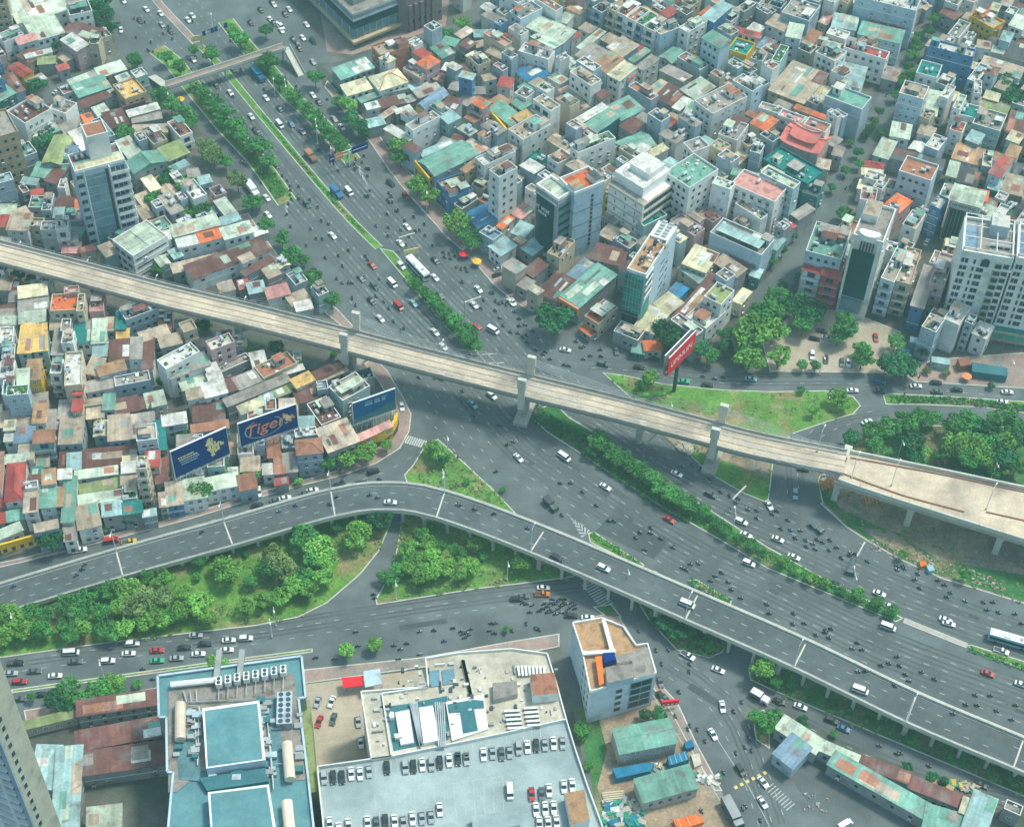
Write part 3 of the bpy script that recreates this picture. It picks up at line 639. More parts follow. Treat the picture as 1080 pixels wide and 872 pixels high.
def fill_house(S, w_, d_, h, wl, rf, typ, opts, rnd, z0=0.0):
    wm = 'wall_'+wl; fh = 3.4; fl = max(1, int(round(h/fh))); fh = h/fl
    q = MB(); q.box(-w_/2, -d_/2, z0, w_/2, d_/2, h, wm, bottom=False)
    if typ == 'F':
        ph = .9; t = .22
        for a in ((-w_/2, -d_/2, w_/2, -d_/2+t), (-w_/2, d_/2-t, w_/2, d_/2), (-w_/2, -d_/2+t, -w_/2+t, d_/2-t), (w_/2-t, -d_/2+t, w_/2, d_/2-t)):
            q.box(a[0], a[1], h, a[2], a[3], h+ph, wm, 'white_trim' if wl in 'wlgvt' else wm, bottom=False)
    if fl > 1 and 'q' not in opts:
        for k in range(1, fl): q.box(-w_/2-.07, -d_/2-.09, k*fh-.12, w_/2+.07, -d_/2+.0, k*fh+.12, 'white_trim' if rnd.random() < .6 else wm)
    S.part('wall', q)
    S.part('roof', roof_mesh(typ, w_, d_, h, rf, rnd))
    cf = min(5, max(1, int(w_/2.7))); cr = min(6, max(1, int(d_/3.2)))
    if 'N' not in opts:
        big = 'W' in opts
        if 'z' in opts:
            for k in range(1, fl):
                b = MB(); b.box(-w_/2+.1, -d_/2-1.1, k*fh-.15, w_/2-.1, -d_/2+.02, k*fh, 'white_trim'); b.box(-w_/2+.1, -d_/2-1.1, k*fh, w_/2-.1, -d_/2-1.02, k*fh+.9, wm)
                b.box(-w_/2+.1, -d_/2-1.02, k*fh, -w_/2+.22, -d_/2-.09, k*fh+.9, wm); b.box(w_/2-.22, -d_/2-1.02, k*fh, w_/2-.1, -d_/2-.09, k*fh+.9, wm)
                S.part('balcony', b)
            wins(S, rnd, 'f', w_, d_, fl, max(1, int(w_/3.2)), 0, fh, min(2.6, w_*.45), 2.0, 1, 'window_pair', margin=.4)
        else: wins(S, rnd, 'f', w_, d_, fl, cf, 0, fh, 1.25, 1.35, 1.0 if big else .8)
        for f_ in ('r', 'l'):
            if f_ in opts or f_ == 'r' or S.mg is None and rnd.random() < .3:
                wins(S, rnd, f_, w_, d_, fl, cr, 0, fh, 1.0 if not big else 1.2, 1.2, .95 if big and f_ == 'r' else .3, cap=40)
    if typ == 'F' or 't' in opts:
        zz = h+.05
        if typ == 'F' and w_ > 3.2 and d_ > 5 and 'e' not in opts:
            if rnd.random() < .7:      # stair house
                sw = min(3.0, w_*.5); sd_ = min(4.0, d_*.35); x = rnd.choice((-1, 1))*(w_/2-sw/2-.25); y = rnd.uniform(-.1, 1)*(d_/2-sd_/2-.3)
                b = MB(); b.box(x-sw/2, y-sd_/2, h, x+sw/2, y+sd_/2, h+2.6, wm); b.box(x-sw/2-.2, y-sd_/2-.2, h+2.6, x+sw/2+.2, y+sd_/2+.2, h+2.75, 'roof_'+rnd.choice('dwlcgcdb')); b.box(x-.4, y-sd_/2-.04, h+.1, x+.4, y-sd_/2, h+2.1, 'glass')
                S.part('stair_house', b)
            if rnd.random() < .5:
                aw = w_*rnd.uniform(.35, .9); ad = min(d_*.5, rnd.uniform(2.5, 5)); y = -d_/2+ad/2+.3+rnd.random()*(d_-ad-1)
                b = MB(); b.box(-aw/2, y-ad/2, h+2.2, aw/2, y+ad/2, h+2.3, 'roof_'+rnd.choice('gltccbwd'))
                for sx in (-1, 1):
                    for sy in (-1, 1): b.box(sx*(aw/2-.2)-.06, y+sy*(ad/2-.2)-.06, h, sx*(aw/2-.2)+.06, y+sy*(ad/2-.2)+.06, h+2.2, 'steel')
                S.part('awning', b)
        if typ == 'F' and w_*d_ > 70 and 'e' not in opts:
            for k in range(min(4, int(w_*d_/70))):
                a_ = rnd.uniform(2.2, min(5, w_*.45)); c_ = rnd.uniform(2.2, min(6, d_*.45)); x = rnd.uniform(-w_/2+a_/2+.4, w_/2-a_/2-.4); y = rnd.uniform(-d_/2+c_/2+.4, d_/2-c_/2-.4); hh = h+rnd.uniform(1.6, 3.2)+.02*k
                b = MB(); b.box(x-a_/2, y-c_/2, h, x+a_/2, y+c_/2, hh, rnd.choice((wm, wm, 'wall_g', 'wall_w'))); b.box(x-a_/2-.25, y-c_/2-.3, hh, x+a_/2+.25, y+c_/2+.25, hh+.12, 'roof_'+rnd.choice('cdbwlgtq')); b.box(x-.5, y-c_/2-.05, h+.9, x+.6, y-c_/2, hh-.4, 'glass')
                S.part('roof_room', b)
        if rnd.random() < .8 or 't' in opts:
            for k in range(rnd.randint(1, 2 if 't' not in opts else 5)):
                S.inst('water_tank', 'water_tank', (rnd.uniform(-.35, .35)*w_, rnd.uniform(-.38, .38)*d_, zz+(.4 if typ != 'F' else 0)), rnd.choice((0, math.pi/2)), (1, 1, 1))
        if rnd.random() < .5: S.inst('air_conditioner', 'air_conditioner', (rnd.uniform(-.35, .35)*w_, rnd.uniform(-.38, .38)*d_, zz), rnd.random()*6)
        if 'x' in opts or (typ == 'F' and rnd.random() < .75):
            b = MB(); b.box(-w_*.42, -d_*.44, h+.02, w_*.42, d_*.44, h+.09, 'flat_'+rf if typ == 'F' else 'roof_'+rf)
            for k in range(int(w_*d_/(9 if 'x' in opts else 16))+2):
                x = rnd.uniform(-.42, .42)*w_; y = rnd.uniform(-.44, .44)*d_; a_ = rnd.uniform(.3, 1.1)
                b.box(x-a_/2, y-a_/2, h, x+a_/2, y+a_*.6, h+rnd.uniform(.3, 1.1), rnd.choice(('white_trim', 'wall_n', 'leaf_n', 'roof_c', 'dark_metal', 'roof_k', 'roof_w')))
            S.part('roof_clutter', b)
        if 'L' in opts:
            b = MB()
            for k in range(70):
                x = rnd.uniform(-.45, .45)*w_; y = rnd.uniform(-.45, .45)*d_; s_ = rnd.uniform(.2, .5); z_ = h+rnd.uniform(.2, 1.1)
                b.poly([(x-s_, y, z_), (x, y-s_, z_+rnd.uniform(-.3, .3)), (x+s_, y, z_), (x, y+s_, z_+rnd.uniform(-.3, .3))], 'leaf_n')
            (lambda o_: o_ and o_.__setitem__('kind', 'stuff'))(S.part('roof_plants', b))
STO = {1: 'single-storey', 2: 'two-storey', 3: 'three-storey', 4: 'four-storey', 5: 'five-storey', 6: 'six-storey', 7: 'seven-storey'}
def attr_of(w_, d_, h, wl, rf, typ):
    fl = max(1, int(round(h/3.4)))
    kind = 'shed' if typ in 'SGgA' and h <= 6.5 else 'house'
    if kind == 'shed': return kind, ROOF[rf][1]+'-roofed '+('long ' if max(w_, d_) > 2.4*min(w_, d_) else '')+'shed'
    if h > 17: return 'apartment block', 'tall '+WALL[wl][1]+' block with '+ROOF[rf][1]+' roof'
    return kind, STO.get(fl, 'tall')+' '+WALL[wl][1]+' house with '+ROOF[rf][1]+' roof'
HOUSES = []
def plan_house(A, B, C, h, pw=.5):
    a, b, c = G(*A, h), G(*B, h), G(*C, h)
    u = b-a; v = c-b
    if u.x*v.y-u.y*v.x < 0: a, b = b, a; u = b-a; c = b+v
    cen = a+(u+v)/2; w_ = u.length; d_ = v.length
    e = math.atan2(u.x*v.y-u.y*v.x, u.x*v.x+u.y*v.y); ang = math.atan2(u.y, u.x)-(math.pi/2-e)/2
    k = math.sin(e)**pw; return cen.x, cen.y, ang, max(2.2, w_*k), max(2.2, d_*k)
def T6(x0, y0, data, k=6.0):
    for ln in data.strip().split('\n'):
        for it in ln.split(';'):
            lab = None
            if '#' in it: it, lab = it.split('#')
            f = it.split()
            if not f: continue
            n = [float(v) for v in f[:7]]; code = f[7]
            A, B, C = [(x0+n[i]/k, y0+n[i+1]/k) for i in (0, 2, 4)]; h = n[6]
            p = plan_house(A, B, C, h, 0 if h >= 16 else .3)
            HOUSES.append((*p, h, code[0], code[1], code[2], code[3:], lab and lab.strip()))
            OCC[occ_cells(*p, -.3)] = True
# every line: roof corners (left, front, right/back) read on the photo at roof height, height in metres, wall + roof colour + roof type + extras
T6(0, 0, '''-160 -135 -18 -175 20 -240 30 ndFW #tall tan apartment block at the top left corner; 90 180 400 50 370 -120 8 wlS #very large pale mint warehouse roof at the top left edge; 215 270 395 205 345 95 7 wlS
30 270 170 230 100 190 8 wwFt; 120 285 240 250 215 215 8 vpS #small light blue house with lilac roof at the top left; 440 115 580 80 560 5 10 wkFW; 420 190 560 270 600 200 7 cbS; 400 250 480 335 545 290 9 pwSW; 555 290 620 290 655 240 9 cdFx
50 432 150 490 215 455 6 yrg #small yellow house with red gabled roof by the side street; 165 370 330 330 320 310 6 wwS; 250 400 360 410 340 370 5 gmS; 375 365 410 395 460 370 5 gcS; 375 455 435 430 420 400 5 grS
0 640 100 590 30 540 6 TgS; -30 430 20 420 0 380 9 uTF; 160 795 325 700 210 620 11 wbF; 330 690 420 745 470 670 8 wdF; 640 490 800 440 760 390 6 clS; 500 620 700 550 650 480 6 ggS; 460 550 640 480 610 445 6 glS
530 690 740 590 700 555 5 gbS; 795 640 930 590 850 500 7 nyFe #low building with bright yellow flat roof near the footbridge; 820 745 1005 685 990 650 5 cwS; 780 675 920 635 900 610 5 bbS; 840 840 1060 840 1060 795 5 gcS; 540 780 600 765 570 720 6 coS
700 810 830 790 760 705 5 gbS; 265 345 190 410 120 360 5 gbS; 850 765 1040 760 1000 700 4 gdS; 200 545 300 500 260 470 4 gdS; -40 555 20 520 0 480 10 uTF''')
T6(0, 0, '''-25 152 22 141 5 118 22 ndFWr #tan eight-storey block with white roof frame at the left edge''', 1)
T6(0, 145, '''265 160 380 170 460 0 8 gmG #moss green curved-roof hall at the upper left; 850 230 1055 150 1000 80 9 ggG #large green-roofed hall right of the balcony tower; 0 560 60 575 60 505 8 crS; 60 575 185 600 190 500 9 wcSW; 195 570 270 580 280 525 8 ccFx
265 590 365 600 360 545 9 wwFx; 360 590 440 590 430 510 11 wwFxz; -60 290 130 300 60 260 14 ltF #blank pale blue tall house at the left edge above the viaduct; 215 240 310 265 325 180 6 ggS; 310 270 370 310 420 190 6 gbS; 135 285 225 305 240 270 6 gtS
200 365 275 360 270 330 6 wrS; 190 450 275 460 280 385 6 ggF; 275 470 335 475 335 370 8 llF; 365 330 410 330 430 275 9 wwF; 340 460 400 475 430 385 7 gbS; 395 450 480 445 475 385 6 cbS; 480 465 525 465 520 400 7 coS
340 505 400 505 405 450 7 ttS; 430 540 525 540 520 470 8 gdF; 430 610 520 650 530 560 6 ggS; 425 660 490 660 495 600 7 wdS; 405 720 510 740 500 680 5 ppS; 510 735 600 710 590 680 6 cbS; 390 110 490 110 490 60 8 wuS; 390 180 480 180 480 115 7 wdF
935 580 1030 560 1010 510 4 ppS; 0 690 60 700 60 640 6 wdS;-10 480 100 500 90 440 6 wlS; 700 645 760 690 800 620 5 gdF''')
T6(170, 145, '''110 700 250 665 235 615 8 wwSW; 250 665 400 630 370 575 8 woSW #white house with orange sheet roof beside the service road; 80 620 380 560 340 500 9 wlS; 380 565 500 515 470 475 8 wtS; 405 640 590 600 550 540 8 wlSW
300 335 350 385 420 360 6 pkF #small peach house with dark flat roof beside street trees; 50 150 180 95 110 25 6 gmS; 70 215 185 175 150 150 6 wtS; 190 870 720 740 640 670 6 wbS; 80 860 440 770 420 720 5 gcS; 520 790 600 765 560 735 8 wcS; 520 860 740 790 700 770 6 gbS
-30 660 60 640 50 590 9 wwS; 250 300 320 280 300 240 5 ltS; 180 260 250 250 230 200 5 gdS; 60 640 110 630 95 600 7 wwFt; 270 520 350 480 330 440 4 ltS; 600 620 680 600 640 560 4 gwS''')
T6(170, 300, '''680 90 820 60 790 0 6 wpS; 830 130 950 90 900 40 5 ccS; 560 60 660 40 640 -20 6 gtS; 500 30 560 20 540 -30 5 grS; 380 50 470 30 440 -20 5 wcS; 860 170 960 150 940 100 5 lwS
150 310 240 290 190 235 10 ccF; 0 400 130 370 110 310 8 gcS; 60 600 310 500 270 430 9 wdS; 30 540 260 440 190 385 12 wwFe; 320 420 480 380 430 325 12 pwFWr #white house with blue solar panels on its roof; 170 730 280 710 265 650 8 wcS; 280 720 415 680 390 600 8 wwS
300 560 370 545 340 500 8 wwS; 310 620 395 600 370 550 8 wwS; 135 670 315 620 290 560 6 glS; 400 690 500 660 460 590 7 gbS; 500 665 650 605 600 540 7 wdS; 420 770 820 610 790 570 7 gdS; 650 600 870 510 800 440 7 cqF #flat terracotta-topped house close to the viaduct
590 520 680 510 640 430 7 wwS; 780 570 900 530 890 505 6 gwS; 860 660 965 600 930 550 8 wyS; 510 810 660 770 620 730 7 weS; 645 745 725 740 690 690 6 wtS; 700 720 860 670 820 620 6 gmSL; 200 870 400 850 400 740 5 gbS; 380 560 580 490 540 450 5 gdF;225 400 330 380 330 330 5 gkS''')
T6(290, 370, '''255 190 430 100 400 60 7 cbS; 280 190 470 130 440 100 6 gcS; 430 300 640 240 510 170 8 tcF; 290 490 410 430 330 290 6 gbFx #maroon flat roof strewn with white junk between billboards; 150 330 290 300 250 220 6 gbSx; 340 640 535 570 450 440 8 gcS
550 570 740 470 720 440 6 ypS; 140 660 300 640 290 550 10 lqH #pale blue house with brown hipped roof beside the street trees; 130 560 270 540 260 490 8 lwFx; 150 480 250 480 240 420 7 gtS; 0 780 60 770 60 680 5 gqS; 60 770 140 760 130 650 5 gdS; 0 850 80 830 80 800 4 grS
270 260 340 250 330 195 8 luF; 510 200 640 180 600 120 5 gkF; 380 240 430 230 400 190 8 cbF; 300 460 340 560 360 430 6 gbS''')
T6(0, 280, '''0 150 70 160 75 80 7 gcS; 60 230 120 230 120 170 6 gdS; 70 165 125 170 125 110 6 gbS; 0 290 95 275 95 245 6 gbS; 0 330 125 330 125 280 6 gdS; 0 375 105 375 105 325 6 wlS; 125 200 305 190 290 125 9 weS; 120 285 305 275 300 205 8 gdSN
125 365 290 355 285 290 8 glS; 325 295 495 295 495 190 12 coFe #bright orange flat-roofed house just below the viaduct; 410 190 505 185 500 140 13 ppFe; 500 300 525 300 525 190 13 ccFe; 325 400 470 400 460 335 8 ccS; 130 550 210 555 205 385 12 tyS; 210 545 300 535 295 380 12 tyS #turquoise house with yellow sheet roof left of the orange roof
470 490 585 485 590 360 8 wTS; 590 490 675 490 670 350 9 wlS; 590 575 675 570 675 495 8 wtS; 670 410 735 410 735 335 8 gcS; 740 400 800 400 795 295 9 lTS; 740 460 815 455 815 405 8 cyS; 800 340 1025 290 960 230 10 ldFtx #pale blue house crowned with white tanks by the viaduct
900 480 1075 430 1050 380 8 wcS; 700 600 820 600 810 480 8 gbS; 820 590 900 590 895 465 8 wdS; 905 655 970 655 970 475 7 wbS; 545 680 625 700 660 600 9 ccS; 630 700 800 655 780 600 10 vnS; 545 810 735 760 730 700 8 wdS; 735 770 960 740 940 680 8 ldFx
540 890 650 870 650 835 8 gcS; 395 500 470 505 470 430 11 wwF; 390 425 450 425 450 350 11 gdF; 340 560 410 565 410 415 8 gdS; 330 690 400 700 395 610 10 wwFz; 420 770 530 765 515 555 14 cwFeW #tall narrow cream house with long white roof terrace; 465 815 525 815 525 765 12 crS
180 720 265 720 255 605 12 ynS; 115 760 185 755 180 660 12 llS; 45 830 185 830 180 770 14 vwFLW #light blue house with potted roof plants at left; 0 500 90 500 85 400 10 wwFxW; 20 600 100 600 95 510 10 wwFx; 0 720 95 720 95 615 10 wwFx; 20 825 95 825 95 735 10 wTF''')
T6(0, 400, '''460 200 520 200 520 130 11 crS; 0 300 210 295 215 200 5 gcS; 210 275 295 275 300 165 8 wnS; 295 320 365 315 370 200 6 gdS; 375 245 460 245 460 140 7 gdS; 380 405 525 405 525 250 8 lcS; 195 180 300 170 300 90 6 gdS; 30 320 95 320 95 265 8 weS; 95 400 220 395 220 305 7 wuS
120 505 215 505 215 420 7 wcS; 215 400 345 400 340 330 10 tqSWz #turquoise windowed house with half red tiled roof; 30 390 95 390 95 350 7 wwS; 380 560 430 560 430 450 5 gbS; 430 570 525 565 520 470 6 wtS; 530 560 870 540 860 430 6 gbS #long maroon sheet roof in the left quarter; 550 250 655 240 655 130 7 gcS
655 190 725 190 725 100 8 wgS; 730 225 880 190 870 105 7 gbS; 885 185 955 180 945 115 7 gbS; 945 170 1065 160 1020 85 7 clS; 695 385 825 380 810 235 8 lcS; 825 375 985 350 975 215 7 gdS; 870 400 1000 390 985 290 12 vwFtW #light blue house with teal tank on a white roof; 925 550 1010 550 1005 460 9 crS
990 450 1050 440 1040 270 8 gTS; 45 770 160 765 150 530 9 wrH #bright red hipped roof house at the lower left; 40 530 160 530 160 480 8 wlS; -30 710 20 710 10 480 9 wqS; 155 840 240 835 240 700 9 wcS; 165 700 245 695 240 650 10 wdFx; 260 810 355 805 350 670 9 wgS; 355 800 395 800 395 690 9 gnS
270 665 350 655 350 570 11 lnS; 195 615 260 610 270 555 6 gTS; 185 640 270 640 270 612 6 gbS; 370 630 450 625 450 570 10 wwS #small white cube house before the long maroon roof; 405 900 480 900 475 635 8 wgS #long narrow green roof running down to the street at left; 480 625 745 600 740 555 7 wlS
510 725 770 680 760 625 6 gmS; 500 795 770 755 765 700 7 wlS; 650 870 775 850 770 770 7 gtS; 500 950 640 920 610 790 7 wcS; 775 590 865 585 860 525 9 wwS; 780 525 862 520 860 485 7 weS; 770 665 865 660 860 590 8 wcS; 780 770 870 760 865 670 7 wdFL
870 575 935 580 930 500 16 ccFzW #slim cream tower house with stacked balconies near the flyover; 785 850 905 840 890 775 7 gTS; 905 870 985 850 985 820 6 gtS; 1010 810 1060 800 1060 720 6 gcS; 985 660 1060 650 1060 560 5 gbS; 1000 550 1060 540 1060 460 5 gbS''')
T6(0, 436, '''0 530 95 490 80 460 7 wlS; 150 500 245 480 240 450 9 lcS; 270 540 320 530 320 460 6 wdS; 30 460 100 440 100 400 6 ggS; -40 470 20 460 20 420 6 grS; 675 395 705 390 705 335 6 wcS; 705 390 770 380 765 290 6 ucS; 770 370 870 350 860 270 6 wlS; 870 330 1010 300 1000 250 6 wlS
810 80 965 60 960 30 6 gqS #low brick red roof behind the left navy billboard; 10 400 35 395 35 340 6 grS; 690 50 790 40 780 0 9 lwS; 1010 330 1080 310 1075 250 6 lqS''', 4)
T6(360, 0, '''180 295 245 355 445 310 9 ocFt #brick orange house with flat beige roof below the glass mall; 0 505 210 430 150 370 6 ggS; 40 610 190 560 150 500 6 weS; 245 570 430 520 350 440 7 weH #cream hipped roof with orange ridges near the mall; 540 440 625 390 560 350 11 poH #pink house with bright orange hipped roof near the mall
410 440 490 520 540 470 8 pcFx; 250 600 440 550 430 530 5 wlS; 130 655 250 600 230 575 5 ggS; 240 700 420 640 400 590 5 gbS; 260 745 360 690 340 680 5 gcS; 350 720 450 690 430 670 5 gwS; 170 690 250 680 220 650 7 wwS; 420 650 490 630 460 600 5 gdS; 450 570 560 540 530 515 5 gtS
490 620 640 570 600 530 6 gdS; 465 670 530 700 680 600 9 yuA #slate blue vaulted roof house with yellow gable front; 400 800 450 835 630 750 10 wdFW; 635 740 675 790 745 750 10 ttS; 180 800 290 790 250 750 5 gtS; 560 300 640 370 720 340 6 ggS; 640 270 720 300 740 260 6 ggS; 710 215 760 240 845 205 6 gcS
750 280 800 315 850 280 6 gbS; 850 230 940 240 920 200 6 gtS; 785 365 870 420 960 400 10 ckFW #cream villa with rounded front and dark roof; 915 330 1035 385 1080 350 9 ncS; 950 160 1000 170 1060 150 12 uuF; 970 240 1020 290 1060 240 8 crS; 755 480 830 515 838 480 13 utS #narrow blue slab house among the roofs near the mall
1000 540 1075 570 1080 510 8 wrS; 910 510 990 500 960 470 7 wcS; 820 650 895 690 945 655 13 poSzW #pink tower house with orange cap beside the yellow-fronted hall; 945 680 1065 810 1140 760 9 ygS #yellow-fronted hall with green roof; 640 670 720 700 760 640 8 lbS; 760 640 800 690 840 620 5 gdS; 840 590 920 600 900 560 6 gdS
640 440 700 460 720 420 5 gwS; 560 500 640 520 660 480 5 gbS; 690 560 760 590 770 540 5 gdS; 860 300 930 290 900 260 5 gcS''')
T6(360, 145, '''480 150 590 240 870 110 9 lgG #wide green-roofed hall with a yellow fascia by the highway; 500 100 520 130 700 50 7 gtS; 615 290 685 400 825 340 7 unF #flat orange-tan roof beside the green hall; 780 210 800 240 865 150 11 nnS; 870 150 910 210 1080 90 13 wwFW; 950 220 1000 275 1100 200 24 wdFW #tall narrow white block with rows of small windows
800 490 860 590 980 510 6 lUS #deep blue sheet roof beside the tall white block; 985 560 1020 580 1090 520 6 woS; 950 690 1010 760 1090 690 6 wtS; 700 430 760 460 880 400 4 gdF; 880 610 960 670 1010 620 7 luF; 830 310 900 350 950 290 6 cdFx; 600 60 680 90 720 30 6 wdS; 690 20 760 40 780 0 6 gbS''')
T6(540, 0, '''5 90 60 150 170 60 13 vdF; 175 10 200 30 290 -30 12 yeFW #cream yellow house with dark windows at the top edge; 115 165 320 290 380 215 10 llS #long white and mint roof block in the upper middle; 290 130 345 150 390 105 7 wlS; 410 180 490 205 550 180 7 wcS; 350 240 380 262 430 225 8 wrS; 410 300 450 320 590 220 8 wlS
570 250 620 285 665 245 8 gcS; 600 300 700 360 800 300 9 lcS; 745 380 775 400 870 330 9 ggS; 780 420 830 445 935 385 9 wdSW; 410 350 520 415 610 340 9 gdS; 520 410 600 470 700 390 10 wnS; 600 470 680 510 790 440 10 weSW; 710 500 745 515 775 480 8 wrS; 50 330 230 400 260 340 10 wwFx; 0 450 120 520 260 480 6 wUS #deep blue tarpaulin roof in the upper middle
275 370 305 395 365 372 12 wwFe; 370 465 495 560 560 520 12 wcFx; 495 560 530 580 560 530 8 TgS; 540 600 570 640 610 600 8 cbS; 290 570 430 700 490 680 5 wcS; 270 620 380 720 440 690 5 gbS; 400 770 430 800 590 690 8 wwS; 440 800 520 850 690 750 8 TgS; 620 680 690 780 810 700 8 wgS; 600 690 650 700 770 660 8 wlS
930 360 1010 400 1100 340 7 ggG #bright green shed roof in the upper middle; 905 200 940 240 1060 180 12 vcF; 600 60 650 85 750 20 14 ccFxz; 650 85 720 115 800 50 13 wrFxz; 720 120 780 150 870 80 13 wqFxz; 780 150 830 180 920 110 12 lgFLz; 830 180 905 215 990 150 12 wdFLz; 950 80 990 120 1040 80 11 lrS
840 580 910 615 1010 550 8 gcS; 915 620 1015 680 1080 590 8 gbS; 1015 680 1060 700 1130 640 8 wwS; 940 770 1000 800 1050 770 8 lrS; 5 735 45 770 130 735 10 wyS; -20 830 70 900 240 800 12 wcFx; 120 730 150 760 205 735 8 wlS; 150 560 220 600 270 570 12 wwFx; 140 640 240 720 300 680 14 wcFz
0 650 60 700 120 660 9 lgS; 20 600 90 640 140 590 10 wdFx; 480 0 520 30 600 -20 11 lbF; 530 60 570 110 600 60 12 ldFz; 690 800 760 850 830 790 8 gbS; 780 760 840 800 880 750 8 wdS; 880 720 930 760 960 720 7 gnS''')
T6(540, 145, '''225 130 290 180 380 130 12 wqFx #white house with brick red roof terrace behind the glass tower; 400 80 430 130 625 0 16 wdFWL #white slab block with planted terrace and square windows; 640 30 740 110 920 50 7 ggG #broad green gabled roof in the upper middle; 745 120 800 150 870 70 8 wwS; 870 90 900 125 980 75 7 weS; 90 150 150 200 215 130 8 TTF
590 380 640 410 660 340 9 ycFW; 220 740 300 775 400 665 9 ccFx; 490 770 690 810 740 720 6 gbS; 570 610 640 670 680 600 5 gcS; 640 650 740 720 800 670 7 ldF; 800 530 840 600 950 490 9 tTF #small teal building before the banded block; 0 480 60 520 130 460 6 wpS; 0 600 80 640 130 570 6 ltS; 60 700 130 750 220 680 5 gtS; 590 500 650 560 700 500 5 gdS''')
T6(540, 218, '''205 375 285 425 440 300 8 ggS #green shed roof with an orange fascia by the roadside; 230 290 290 325 365 260 5 guS; 110 360 190 400 270 320 5 gbS; 50 270 90 300 150 250 6 gbS; 320 470 370 515 430 430 6 coF #orange flat-roofed house at the highway corner; 285 515 330 545 375 520 3 goS; 430 530 530 575 560 530 5 glFx; 510 610 560 625 560 585 3 TgS
565 600 640 608 620 572 4 coS; 525 500 600 540 655 460 6 weS; 605 410 660 460 715 410 6 weS; 715 240 815 275 875 205 8 ceS #big cream sheet roof behind the green glass tower; 700 260 790 320 835 295 6 ctS; 655 370 700 400 735 350 5 uUS; 665 465 700 480 880 310 6 gbS; 710 465 740 480 820 395 6 cnS
805 385 880 420 940 360 13 wmFWer #white modern house with mossy flat roof above the plaza trees; 740 470 820 530 890 450 8 wwFW; 930 395 965 410 1010 365 6 ceS; 860 105 1050 235 1080 160 11 vdFN #white wedge-shaped house with open roof below the white hotel; 840 235 950 290 1000 265 7 gcS; 910 220 1020 260 1030 240 6 gbS; 20 330 60 350 100 320 5 gdS; 1000 290 1040 300 1060 270 5 TtS''', 4)
T6(720, 0, '''120 240 235 305 305 265 18 vgS #tall blue slab block with a green sheet roof; 300 320 410 375 440 290 10 yTF #bright yellow house with teal glass roof; 425 380 500 400 540 350 10 wdFLW; 540 390 600 400 690 310 14 tgFL; 340 200 480 250 490 220 9 wrS; 400 190 470 220 520 180 9 wwS; -10 190 40 230 140 140 13 wwFW; 115 90 145 110 190 60 12 coS; 140 110 205 150 295 50 14 utS #deep blue house with turquoise roof near the top
270 130 310 160 370 90 10 wbF; 320 60 380 80 480 40 12 gdFz; 520 150 650 200 720 150 11 wcS; 650 230 740 245 770 170 13 vlS; 630 90 800 150 865 50 14 ldFx; 750 260 820 290 880 220 8 cqS; 860 140 910 160 960 110 8 cpS; 740 320 810 360 840 310 10 gdF; 835 340 960 400 1040 340 12 wcFxW; 530 570 760 650 930 490 7 ccS #wide beige warehouse roof with a skylight strip
310 520 440 590 510 550 13 vcFW; 80 650 190 740 400 620 13 wdFxW #grey-roofed white villa with brown roof box; 0 570 80 640 190 560 9 glS; 0 720 40 730 90 650 8 glS; 425 780 530 830 605 770 10 coS #orange-brown roofed house left of the pink temple; 220 860 340 900 420 800 10 wdF; 310 770 380 790 430 760 10 gbS; 600 740 750 790 780 750 11 wpF; 700 690 920 760 940 740 9 goS
760 800 900 850 940 800 13 wqFe; 480 690 620 740 640 700 10 wdF; 1040 540 1120 560 1140 500 9 wtS; 915 220 1030 270 1050 220 10 wwFW; 400 10 480 40 520 -10 11 wdF; 0 20 60 60 110 10 12 cdFz; 540 40 620 70 660 20 10 lTF; 780 0 860 30 900 -20 11 lwF; 660 270 720 300 760 250 8 gdS; 470 300 540 330 590 270 8 luS''')
T6(720, 145, '''-90 230 45 345 200 210 20 wgFWe #big white block with a green roof deck behind the hotel; 310 300 580 425 655 330 16 wpFWe #white block with pink-framed roof and small dark windows; 185 300 300 345 330 300 18 wlF; 480 240 700 330 755 290 17 tlF; 540 140 780 330 860 230 9 TTFx #dark teal rambling house with cluttered roof; 750 360 850 390 900 310 7 TkF
165 60 250 100 310 60 11 ccFe; 300 150 350 190 410 110 9 ceS; 380 40 420 80 480 30 12 cdF; 410 100 480 110 530 60 13 llF; 20 50 60 120 150 60 13 wdF; 310 230 470 270 480 235 10 ggS; 700 490 740 530 820 460 6 gdS; 550 690 600 720 640 650 7 ttS; 840 190 920 200 940 150 6 ccS; 940 110 1000 120 1030 70 7 gdS; 900 30 960 60 1010 20 6 gdS; 790 400 830 420 860 380 5 gdS''')
T6(810, 0, '''360 0 620 45 650 0 17 vwFx #very wide pale blue block with cluttered white roof at the top; 425 100 490 125 495 100 9 wrS; 515 125 565 145 565 115 9 wrS; 385 140 560 190 570 140 10 vgS; 270 110 370 130 380 80 10 vtS; 245 410 395 475 430 420 13 vgFN #blank pale blue house beside the right-hand street; 320 205 495 262 510 230 11 wrFW #white house with a long red roof in the upper right
205 200 320 240 330 205 9 crFW; 265 300 400 330 420 290 8 wtS; 165 395 240 425 270 380 6 geS; 0 480 50 510 90 450 7 wdS; 70 420 150 450 180 420 6 gbS; 480 330 540 345 560 300 5 gdS''', 4)
